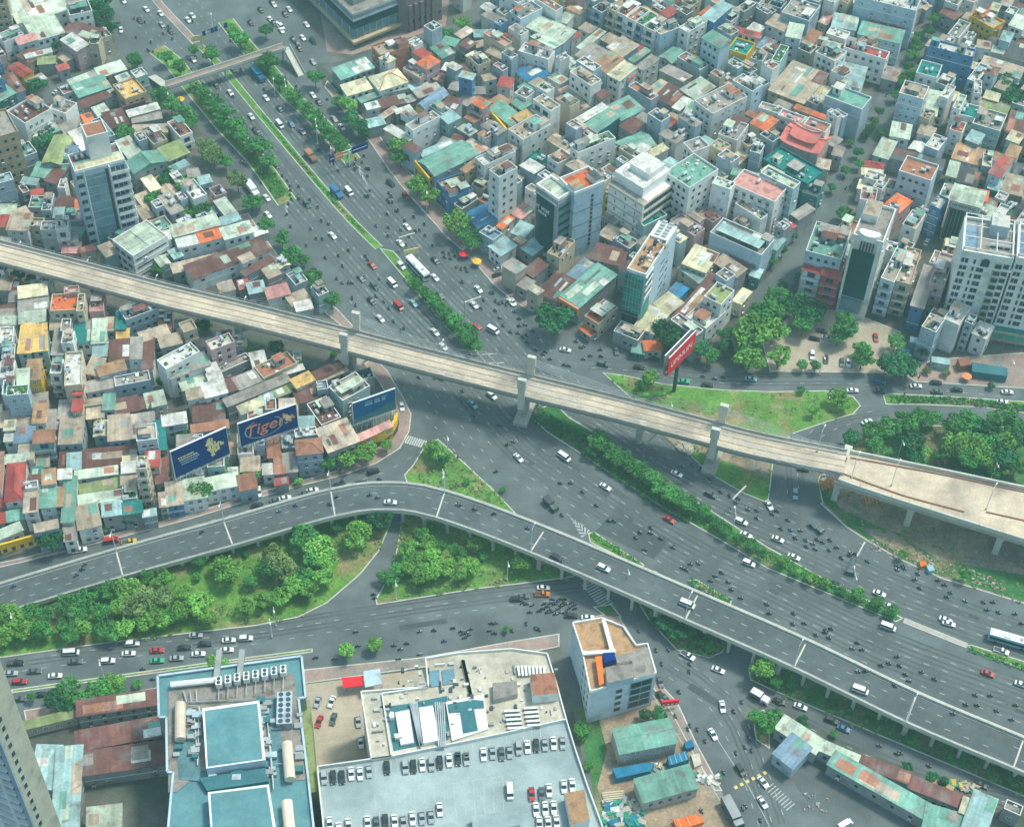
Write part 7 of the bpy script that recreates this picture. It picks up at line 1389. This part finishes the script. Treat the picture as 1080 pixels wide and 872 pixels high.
# ---------------------------------------------------------------- motorbikes and riders
q = MB(); q.bar((-.62, -.05, .3), (-.62, .05, .3), .30, 'tyre', 9); q.bar((.62, -.05, .3), (.62, .05, .3), .30, 'tyre', 9); loft(q, [(-.8, .62), (-.75, .82), (-.1, .80), (.1, .55), (.45, .95), (.58, .92), (.45, .5), (.1, .28), (-.4, .3)], .17, 'paint_k'); q.bar((.45, -.35, 1.02), (.45, .35, 1.02), .04, 'steel'); q.bar((.62, 0, .3), (.45, 0, 1.0), .05, 'steel'); MOTO = q.mesh('motorbike')
def rider_mesh():
    me = bpy.data.meshes.new('r'); V = [(0, 0, .82), (.02, 0, 1.1), (.06, 0, 1.36), (.07, 0, 1.50), (.09, 0, 1.66), (.06, .20, 1.32), (.22, .27, 1.10), (.44, .30, 1.06), (.06, -.20, 1.32), (.22, -.27, 1.10), (.44, -.30, 1.06), (.05, .12, .80), (.42, .20, .76), (.25, .20, .36), (.38, .20, .30), (.05, -.12, .80), (.42, -.20, .76), (.25, -.20, .36), (.38, -.20, .30)]
    E_ = [(0, 1), (1, 2), (2, 3), (3, 4), (2, 5), (5, 6), (6, 7), (2, 8), (8, 9), (9, 10), (0, 11), (11, 12), (12, 13), (13, 14), (0, 15), (15, 16), (16, 17), (17, 18)]; Rr = [.16, .15, .15, .07, .14, .08, .06, .045, .08, .06, .045, .12, .085, .06, .05, .12, .085, .06, .05]
    me.from_pydata(V, E_, []); o = bpy.data.objects.new('r', me); COL.objects.link(o); o.modifiers.new('s', 'SKIN'); sv = me.skin_vertices[0].data
    for k, r_ in enumerate(Rr): sv[k].radius = (r_, r_); sv[k].use_root = (k == 0)
    s2 = o.modifiers.new('u', 'SUBSURF'); s2.levels = 1; bpy.context.view_layer.update(); out = bpy.data.meshes.new_from_object(o.evaluated_get(bpy.context.evaluated_depsgraph_get())); bpy.data.objects.remove(o)
    out.materials.clear(); out.materials.append(M('cloth_k')); out.materials.append(M('cloth_u')); out.materials.append(M('paint_w'))
    for p in out.polygons: z = p.center.z; p.material_index = 2 if z > 1.58 else (0 if z > .92 else 1)
    return out
RID = rider_mesh()
HELM = ['paint_w', 'paint_k', 'paint_u', 'paint_g', 'cloth_n', 'paint_k']; SHIRT = ['cloth_k', 'cloth_u', 'cloth_r', 'cloth_w', 'cloth_n', 'cloth_u', 'cloth_k', 'cloth_k', 'cloth_u']; SN = {'cloth_k': 'dark', 'cloth_u': 'blue', 'cloth_r': 'red', 'cloth_w': 'pale', 'cloth_n': 'tan'}
MOTOS = []
def MM(x0, y0, data, ang, k=4.0, rider=True):
    for it in data.split(','):
        f = it.split()
        if len(f) < 2: continue
        x, y = x0+float(f[0])/k, y0+float(f[1])/k; a = float(f[2].strip('z')) if len(f) > 2 and f[2] != 'z' else ang+vr.uniform(-14, 14); MOTOS.append((x, y, a, it.strip().endswith('z'), rider))
MM(270, 0, '110 738,100 765,145 800,180 835,150 838,130 760,420 668,447 682,415 690,472 710,470 740,472 825,462 825,570 825,556 840,575 850,300 415,560 810,480 800,425 705,455 655', 50)
MM(270, 218, '130 30,145 80,212 160,253 130,292 213,390 180,347 203,340 300,362 318,390 318,405 318,405 382,420 412,455 295,505 375,540 395,560 425,625 508,610 520,627 55,665 40,610 95,710 70,713 118,672 100,745 160,790 190,795 210,815 195,820 215,840 205,845 250,870 315,865 260,885 255,890 268,950 425,960 390,1000 360,990 360,1010 395,1025 405,1040 400,1055 410,1010 435,1028 465,1042 498,1055 345,1065 355,1073 525,685 688,687 715,755 718,870 775,865 810,520 300,580 480,275 55,230 90', 48)
MM(540, 218, '30 470,30 500,45 545,60 540,25 530,65 570,100 600,105 545,55 495,140 610,130 620,220 665,240 668,290 590,300 585,330 625,372 600,375 628,650 700,855 722,890 715,805 712,440 605,270 565,10 440,85 520,160 640,300 640', 22)
MM(540, 436, '5 115,203 290,247 290,297 328,355 385,210 425,410 450,430 450,585 478,540 498,522 520,585 500,628 525,678 562,560 570,720 648,752 632,787 628,735 655,885 668,857 682,838 702,912 708,925 740,965 775,760 215,713 222,795 235,832 272,880 328,918 345,955 355,995 400,1033 405,1032 437,945 370,1075 800,65 480 z', 30)
MM(810, 436, '37 408,17 420,83 445,95 488,137 490,115 522,55 482,162 558,200 568,190 545,207 528,262 530,290 562,258 572,310 605,345 595,420 620,545 655,575 650,570 640,632 672,620 697,640 732,545 640,718 700,745 720,770 752,755 770,832 788,910 792,950 792,925 825,973 835,1042 842,108 840,5 840,350 585,370 590,160 530,230 540', 25)
MM(810, 654, '105 12,153 10,245 38,265 32,203 58,257 70,378 92,357 115,397 120,545 150,510 178,477 187,555 188,580 225,595 252,648 215,703 245,380 212 z,410 212 z,535 272 z,875 312,938 315,835 352,883 355,965 378,1028 415,1045 355,780 390 z,120 60,1070 10,240 48,45 350,560 555,545 560,470 525,680 610,330 460', 25)
MM(270, 436, '340 350 z,310 380 z,478 342 z,513 352 z,850 380 z,860 385 z,922 400 z,1003 420 z,165 385 z,95 410 z,1012 242,1025 48,915 8,1060 130,365 282,520 275,850 182,495 760,500 775', 5)
MM(540, 654, '607 123,632 180,660 120,705 298,750 180,748 212,935 380,970 340,783 455,742 455,815 505,893 637,1002 495,1010 545,985 530,945 555,985 780,975 790,1050 838,535 40,100 30,800 800,750 440,690 400,60 10,0 40,115 35', 60)
MM(540, 436, '85 805,115 830,135 800,150 810,165 795,180 800,190 790,160 825,175 830,195 820,205 808,215 795,230 800,250 795,262 805,240 820,225 835,205 835,185 842,150 835,130 820,75 835,45 795,60 800,265 820,200 780,170 780,220 780,245 840', 170)
MM(270, 654, '330 158,420 45,430 105,582 103,610 118,635 95,690 45,750 40,793 85,830 30,865 45,880 45,890 50,905 35,880 70,985 40,1005 52,992 10,250 155,690 140,600 160,1010 10,520 75,870 55,895 60', 175)
MM(0, 654, '600 202,642 245', 0); MM(0, 0, '573 155,595 85,610 90,565 75,700 255,715 245,855 355,975 455,645 215,650 350,1075 640', 52); MM(0, 436, '850 498 z,320 680 z,355 635 z,55 725 z,345 655 z', -18)
MM(810, 218, '250 360,150 300,200 200,170 330,330 190,640 715,575 790', -60); MM(810, 0, '415 580,320 750,350 780,330 790,500 400,400 560,440 500', -60)
for k in range(75):
    p_, t_ = along(MED, vr.uniform(20, plen(MED)*.40)); q_ = p_+Vector((-t_.y, t_.x, 0))*vr.choice((-1, 1))*vr.uniform(4, 19); X_, Y_ = PX((q_.x, q_.y, .7)); X2, Y2 = PX((q_.x+t_.x*3, q_.y+t_.y*3, .7)); MOTOS.append((X_, Y_, math.degrees(math.atan2(Y2-Y_, X2-X_)), False, True))
MOTOS.sort(key=lambda m_: -m_[1]); far = MB()
for x, y, a, up, rid in MOTOS[298:]:      # the farthest ones as one mass
    p = G(x, y, .8); T_ = Matrix.Translation((p.x, p.y, .06)) @ Matrix.Rotation(heading(x, y, a, .06), 4, 'Z') @ Matrix.Scale(.88, 4)
    b = MB(); b.bar((-.62, -.05, .3), (-.62, .05, .3), .3, 'tyre', 8); b.bar((.62, -.05, .3), (.62, .05, .3), .3, 'tyre', 8); b.box(-.75, -.17, .4, .5, .17, .8, 'paint_k'); b.bar((0, 0, .75), (.06, 0, 1.45), .18, vr.choice(SHIRT), 6, .22); b.bar((.08, 0, 1.5), (.09, 0, 1.78), .14, 'paint_w', 6, .1); b.bar((.05, .2, 1.3), (.44, .3, 1.05), .06, 'cloth_k'); b.bar((.05, -.2, 1.3), (.44, -.3, 1.05), .06, 'cloth_k'); far.add(b, T_)
if far.v: o = far.build('distant_motorbikes'); o['kind'] = 'stuff'; o['label'] = 'farthest tiny motorbikes and riders near the top of the highway'
print('motos', len(MOTOS))
for x, y, a, up, rid in MOTOS[:298]:
    z = .06
    if up: P_ = G(x, y, 7.5); z = min(FP, key=lambda q_: (q_-P_).length).z+.03
    p = G(x, y, z+.7); p.z = z; rz = heading(x, y, a, z)
    o = link('motorbike', MOTO, None, p, rz, (.88,)*3); hm_ = vr.choice(('paint_k', 'paint_k', 'paint_k', 'paint_d', 'paint_d', 'paint_u', 'paint_g')); tag(o, 'motorbike', attr={'paint_k': 'black', 'paint_d': 'dark', 'paint_u': 'blue', 'paint_g': 'grey'}[hm_]+' motorbike', group='motorbikes in the traffic')
    for sl in o.material_slots:
        if sl.material and sl.material.name == 'paint_k': sl.link = 'OBJECT'; sl.material = M(hm_)
    r_ = link('person', RID, None, p, rz, (.88,)*3); sh = vr.choice(SHIRT); he = vr.choice(HELM)
    r_.material_slots[0].link = 'OBJECT'; r_.material_slots[0].material = M(sh); r_.material_slots[2].link = 'OBJECT'; r_.material_slots[2].material = M(he)
    tag(r_, 'person', attr='rider in '+SN[sh]+' top on a motorbike', group='people riding motorbikes')
# ---------------------------------------------------------------- street lamps
def lamp(bx, by, hh=10, arms=1, z=0.15, ang=90, label=None):
    p = G(bx, by, z); t = thing('street_lamp', 'street lamp', p, heading(bx, by, ang, z), attr='pale street lamp on a tall pole', group='street lamps along the roads'); q = MB(); q.bar((0, 0, 0), (0, 0, hh), .13, 'white_trim', 6, .08); q.box(-.25, -.25, 0, .25, .25, .4, 'concrete'); q.build('pole', t)
    for sg in ((1,) if arms == 1 else (1, -1)): q = MB(); q.bar((0, 0, hh-.1), (sg*2.0, 0, hh+.5), .06, 'white_trim'); q.build('arm', t); q = MB(); q.box(sg*2.0-.45, -.17, hh+.42, sg*2.0+.45, .17, hh+.58, 'white_trim'); q.build('lamp_head', t)
for x, y in pts('122.5 581 236 549.75 348.75 517 468.75 519.75'):
    P_ = G(x, y, 6); zz = min(FP, key=lambda q_: (q_-P_).length).z; lamp(x, y, 9, 1, zz, 100)
for x, y in pts('560 581 722.5 653.5 837.5 703 956 760'):
    P_ = G(x, y, 6); zz = min(FP, key=lambda q_: (q_-P_).length).z; lamp(x, y, 10, 1, zz, -60)
for x, y in pts('26 287 96 306 168 322 260 345 465 390'): lamp(x, y, 11, 1, .15, -60)
for x, y in pts('862 484 898 512 940 520 1040 545'): lamp(x, y-8, 9, 1, MZ+.1, -60)
for x, y in pts('772 562 896 625 668 440 946 485 1044 508 418 632 535 612 287 672 291 660 18 666 110 715 472 480 467 515 705 445 1061 400 864 395 450 222 303 110 335 152 225 34 290 102 350 175 180 118 660 620'): lamp(x, y, 9, 2 if x in (772, 896, 303, 335) else 1, .15, 80)
# ---------------------------------------------------------------- building plot, rubble and odds and ends
def boxthing(s_, x0, y0, k, z1, mt, name, cat, label, top=None, ribs=0):
    P_ = GP(pts(s_, x0, y0, k), z1); c_ = sum(P_, Vector())/len(P_); t = thing(name, cat, (c_.x, c_.y, 0), label=label, at=c_); q = MB(); q.prism([(p.x-c_.x, p.y-c_.y) for p in P_], .05, z1, mt, top); q.build('body', t)
    if ribs:
        a, b, c2, d2 = [p-Vector((c_.x, c_.y, 0)) for p in P_]
        q = MB()
        for i in range(ribs): f0 = (i+.5)/ribs; q.bar(a.lerp(b, f0)+Vector((0, 0, .05)), d2.lerp(c2, f0)+Vector((0, 0, .05)), .07, 'steel')
        q.build('ribs', t)
    return t
boxthing('425 625 560 600 600 600 585 635 440 665', 540, 654, 4, 2.6, 'tarp_blue', 'container', 'container', 'teal-blue site container between the two green sheds')
boxthing('655 575 735 550 748 585 665 612', 540, 654, 4, 3, 'tarp_blue', 'container', 'container', 'deep blue tarpaulin cover right of the green gabled shed', None, 4)
boxthing('725 515 760 500 770 530 735 540', 540, 654, 4, 2, 'tarp_blue', 'crate_stack', 'crates', 'small blue stack beside the road by the plot')
boxthing('680 840 790 815 810 850 700 885', 540, 654, 4, 1.4, 'tarp_orange', 'tarpaulin', 'tarpaulin', 'orange tarpaulin pile at the bottom edge', None, 3)
boxthing('755 565 790 560 800 605 770 620', 540, 654, 4, 1.2, 'sand_roof', 'plywood_stack', 'wood', 'tan plywood stack beside the blue cover')
for k in range(6): boxthing('%d %d %d %d %d %d %d %d' % (378+k*2, 725+k*9, 470+k*3, 715+k*9, 472+k*3, 721+k*9, 380+k*2, 731+k*9), 540, 654, 4, .6, 'wall_c', 'plank_stack', 'planks', ORD_ if False else ('%s pale plank bundle from the top of the lumber rows on the plot' % ('first', 'second', 'third', 'fourth', 'fifth', 'sixth')[k]))
def rubble(name, s_, n_, x0, y0, k, lab, mts, z=.2, mx=.9):
    rr_ = random.Random(n_); a_ = nums(s_); q = MB()
    for i in range(n_):
        x, y = rr_.uniform(a_[0], a_[2]), rr_.uniform(a_[1], a_[3])
        if len(a_) > 4: y += (x-a_[0])*a_[4]
        p = G(x0+x/k, y0+y/k, z); s2 = rr_.uniform(.15, mx); m_ = rr_.choice(mts); b = MB(); b.box(-s2, -s2*.6, -.1, s2, s2*.6, s2*rr_.uniform(.3, .9), m_); q.add(b, Matrix.Translation(p) @ Matrix.Rotation(rr_.random()*3, 4, 'Z') @ Matrix.Rotation(rr_.uniform(-.4, .4), 4, 'X'))
    o = q.build(name); o['kind'] = 'stuff'; o['label'] = lab
rubble('rubble', '700 110 760 160 .3', 70, 540, 436, 4, 'broken concrete rubble beside the left end of the metro lawn', ('concrete', 'rubble', 'concrete_light'))
rubble('rubble', '225 240 300 290 .1', 60, 810, 436, 4, 'rubble heap around the orange scaffolding under the metro', ('concrete', 'rubble', 'concrete_light', 'white_trim'))
rubble('rubble', '430 520 1000 570 .33', 150, 810, 436, 4, 'scattered rubble along the verge below the station deck', ('rubble', 'dirt', 'concrete', 'paving'), .2, .45)
rubble('rubble', '380 760 560 870 0', 160, 540, 654, 4, 'piles of site scrap at the bottom of the building plot', ('tarp_green', 'rubble', 'steel', 'concrete', 'tarp_blue'), .1, 1.2)
rubble('rubble', '590 600 880 640 .2', 120, 540, 654, 4, 'loose materials on the building plot', ('rubble', 'concrete', 'wall_c', 'steel', 'tarp_green'), .1, .8)
rubble('rubble', '150 730 260 800 .1', 22, 810, 654, 4, 'pale rubble in the corner yard', ('rubble', 'dirt', 'concrete'), .1, .5)
rubble('rubble', '660 670 900 700 .1', 120, 810, 654, 4, 'dark clutter behind the market roofs', ('dark_metal', 'wall_n', 'tarp_green', 'rubble', 'paint_y'), .1, 1)
for x, y, lab in ((873, 512, 'orange scaffold frame left of the station deck pier'), (919, 527, 'smaller orange scaffold frame right of the station deck pier')):
    p = G(x, y, .2); t = thing('scaffold', 'scaffold', p, .3, label=lab); 
    for k in range(5):
        q = MB(); q.bar((-2.2+k*1.1, -1.6, 0), (-1.8+k*1.0, 1.6, 1.4+.3*(k % 2)), .16, 'sign_yellow'); q.bar((-2.5, -1.4+k*.7, .5), (2.5, -1.1+k*.6, 1.2), .16, 'sign_orange'); q.build('beam', t)
boxthing('640 622 665 620 668 640 643 645', 810, 436, 4, 1.6, 'tarp_orange', 'tent', 'tent', 'small orange shelter on the verge below the station deck'); boxthing('668 640 695 638 705 660 680 665', 810, 436, 4, 1.6, 'paint_a', 'tent', 'tent', 'small light blue shelter beside the orange one')
boxthing('800 640 845 630 858 665 812 672', 810, 218, 4, 3, 'roof_q', 'stall', 'stall', 'brick-coloured market stall before the cream hotel'); boxthing('860 655 1010 680 1010 715 862 695', 810, 218, 4, 3, 'pool_dark', 'stall', 'stall', 'long teal market stall roof before the right hotel')
boxthing('690 630 770 640 768 668 690 655', 810, 218, 4, 3, 'roof_t', 'stall', 'stall', 'pale turquoise stall roof left of the brick-coloured stall'); boxthing('540 600 600 600 600 630 545 630', 810, 218, 4, 3, 'tarp_blue', 'stall', 'stall', 'blue stall roof beside the dark plaza tree')
boxthing('600 545 640 555 640 580 600 570', 810, 218, 4, 3, 'paint_a', 'stall', 'stall', 'white-blue kiosk between two plaza trees')
boxthing('500 155 540 150 545 165 505 170', 360, 145, 1, .0+.1, 'paving', 'kiosk_base', 'base', 'tiny paving base') if False else None
for x, y, c, lab in ((489, 267, 'sign_red', 'red parasol stall by the roadside trees'), (503, 275, 'sign_yellow', 'yellow parasol stall on the red pavement'), (1020, 396, 'sign_orange', 'orange parasol before the hotel stalls'), (190, 104, 'sign_yellow', 'yellow machine on the left construction strip')):
    p = G(x, y, 2.3); t = thing('parasol', 'parasol', (p.x, p.y, .15), label=lab); q = MB(); q.bar((0, 0, 0), (0, 0, 2.3), .05, 'steel'); q.build('pole', t); q = MB(); q.bar((0, 0, 1.9), (0, 0, 2.5), 1.6, c, 8, .05); q.build('canopy', t)
p = G(687, 416, .4); q = MB(); q.bar((-4.5, 0, .1), (4.5, 0, .1), 1.0, 'leaf_B', 10, .8); o = q.build('flower_bed', None, p, .1); tag(o, 'flower bed', label='long bright green mound on the metro lawn')
# ---------------------------------------------------------------- air
hz = MB(); hz.box(-650, 60, -1, 650, 1150, CAM_H+6, 'ground'); hzo = hz.build('haze'); hzo['kind'] = 'stuff'
# box must hold the camera too
hzo.location = (0, 0, 0)
for v in hzo.data.vertices:
    if v.co.y < 100: v.co.y = -60
hm = bpy.data.materials.new('air'); hm.use_nodes = True; n_ = hm.node_tree; n_.nodes.clear()
pv = n_.nodes.new('ShaderNodeVolumePrincipled'); pv.inputs['Color'].default_value = (.50, .88, .86, 1); pv.inputs['Density'].default_value = HAZE; pv.inputs['Anisotropy'].default_value = .2
ou = n_.nodes.new('ShaderNodeOutputMaterial'); n_.links.new(pv.outputs[0], ou.inputs['Volume']); hzo.data.materials.clear(); hzo.data.materials.append(hm)
bpy.data.objects['ground'].data.transform(Matrix.Diagonal((.7, .85, 1, 1)))
# ---------------------------------------------------------------- labels: look + rank by distance to a landmark one can find
LM = [(72, 200, 'the grey balcony tower'), (150, 255, 'the white long-roofed block'), (20, 140, 'the tan left block'), (22, 118, 'the yellow red-roofed house'), (60, 10, 'the huge mint warehouse'), (140, 92, 'the yellow flat roof'),
      (235, 70, 'the footbridge'), (68, 320, 'the bright orange roof'), (40, 360, 'the yellow sheet roof'), (20, 505, 'the red hipped roof'), (210, 478, 'the striped-figure billboard'), (282, 450, 'the Tiger billboard'), (396, 428, 'the blue corner billboard'),
      (150, 300, 'the tanks-topped blue house'), (240, 360, 'the solar-panel house'), (312, 385, 'the terracotta terrace'), (152, 500, 'the slim cream tower'), (80, 495, 'the small white cube house'), (410, 20, 'the glass mall'), (450, 68, 'the orange hipped roof'),
      (505, 65, 'the rounded cream villa'), (470, 170, 'the yellow-fascia hall'), (532, 200, 'the tall narrow white block'), (600, 230, 'the dark glass tower'), (690, 290, 'the green glass tower'), (680, 210, 'the banded grey block'),
      (750, 70, 'the blue slab block'), (785, 60, 'the bright yellow house'), (845, 160, 'the pink temple'), (830, 95, 'the wide beige warehouse'), (800, 210, 'the pink-framed white block'), (760, 190, 'the green-decked white block'), (590, 30, 'the long white-mint roof'),
      (670, 130, 'the broad green gable'), (560, 85, 'the deep blue tarpaulin roof'), (920, 10, 'the widest pale blue block'), (1000, 60, 'the wide blue-walled block'), (965, 110, 'the banded light blue house'), (965, 200, 'the framed pale blue block'),
      (1035, 160, 'the tan shed roof'), (1050, 190, 'the red right-hand roof'), (915, 300, 'the dark glass slab'), (1030, 310, 'the cream hotel'), (1020, 235, 'the dark-striped tower'), (865, 300, 'the red-and-white house'), (770, 350, 'the mossy-roofed white house'),
      (718, 375, 'the red billboard'), (585, 335, 'the big roadside tree'), (375, 165, 'the blue gantry sign'), (445, 285, 'the long white bus'), (368, 350, 'the left pylon pair'), (560, 395, 'the middle pylon pair'), (762, 445, 'the right pylon pair'),
      (463, 480, 'the triangular park'), (330, 600, 'the western park'), (460, 590, 'the eastern park'), (640, 720, 'the tan-roofed corner block'), (245, 780, 'the teal rooftop'), (480, 820, 'the rooftop car park'), (460, 745, 'the sand-coloured roof'), (30, 790, 'the corner tower'),
      (690, 770, 'the green plot sheds'), (900, 790, 'the long market roofs'), (1060, 672, 'the light blue bus'), (640, 580, 'the small hedge island'), (750, 625, 'the short hedge strip'), (880, 520, 'the orange scaffolding'), (990, 560, 'the station deck'), (960, 460, 'the dense right park'),
      (880, 370, 'the plaza car park'), (125, 780, 'the rust-brown sheds'), (700, 500, 'the tall median hedge'), (810, 580, 'the low median hedge'), (720, 440, 'the rubble patch'), (500, 350, 'the upper median hedge'), (100, 640, 'the lower-left park trees'),
      (790, 830, 'the yellow speed bump'), (740, 670, 'the lawn under the flyover'), (280, 520, 'the leftmost street bend'), (860, 430, 'the metro lawn'), (240, 130, 'the upper tree median'), (340, 125, 'the gantry tree median'), (430, 150, 'the brightest kerb tree'),
      (160, 690, 'the queue on the lower road'), (560, 645, 'the scooter crowd'), (840, 640, 'the lane beside the long hedge'), (1000, 720, 'the red car on the highway')]
ORD = ['', 'second ', 'third ', 'fourth ', 'fifth ', 'sixth ', 'seventh ', 'eighth ', 'ninth ', 'tenth ', 'eleventh ', 'twelfth ', 'thirteenth ', 'fourteenth ', 'fifteenth ', 'sixteenth ', 'seventeenth ', 'eighteenth ', 'nineteenth ', 'twentieth ']
bk = {}
bpy.context.view_layer.update()
for o, lab, at, p in THINGS:
    if lab: o['label'] = lab; continue
    px = PX(p); ds = sorted((math.hypot(px[0]-x, px[1]-y), k) for k, (x, y, _) in enumerate(LM))
    bk.setdefault((at, ds[0][1]), []).append((ds[0][0], id(o), o))
for (at, k), L in bk.items():
    L.sort(key=lambda t: (t[0], t[1]))
    for i, (_, _, o) in enumerate(L):
        o['label'] = at+', '+(ORD[i] if i < len(ORD) else 'far ')+'closest to '+LM[k][2]
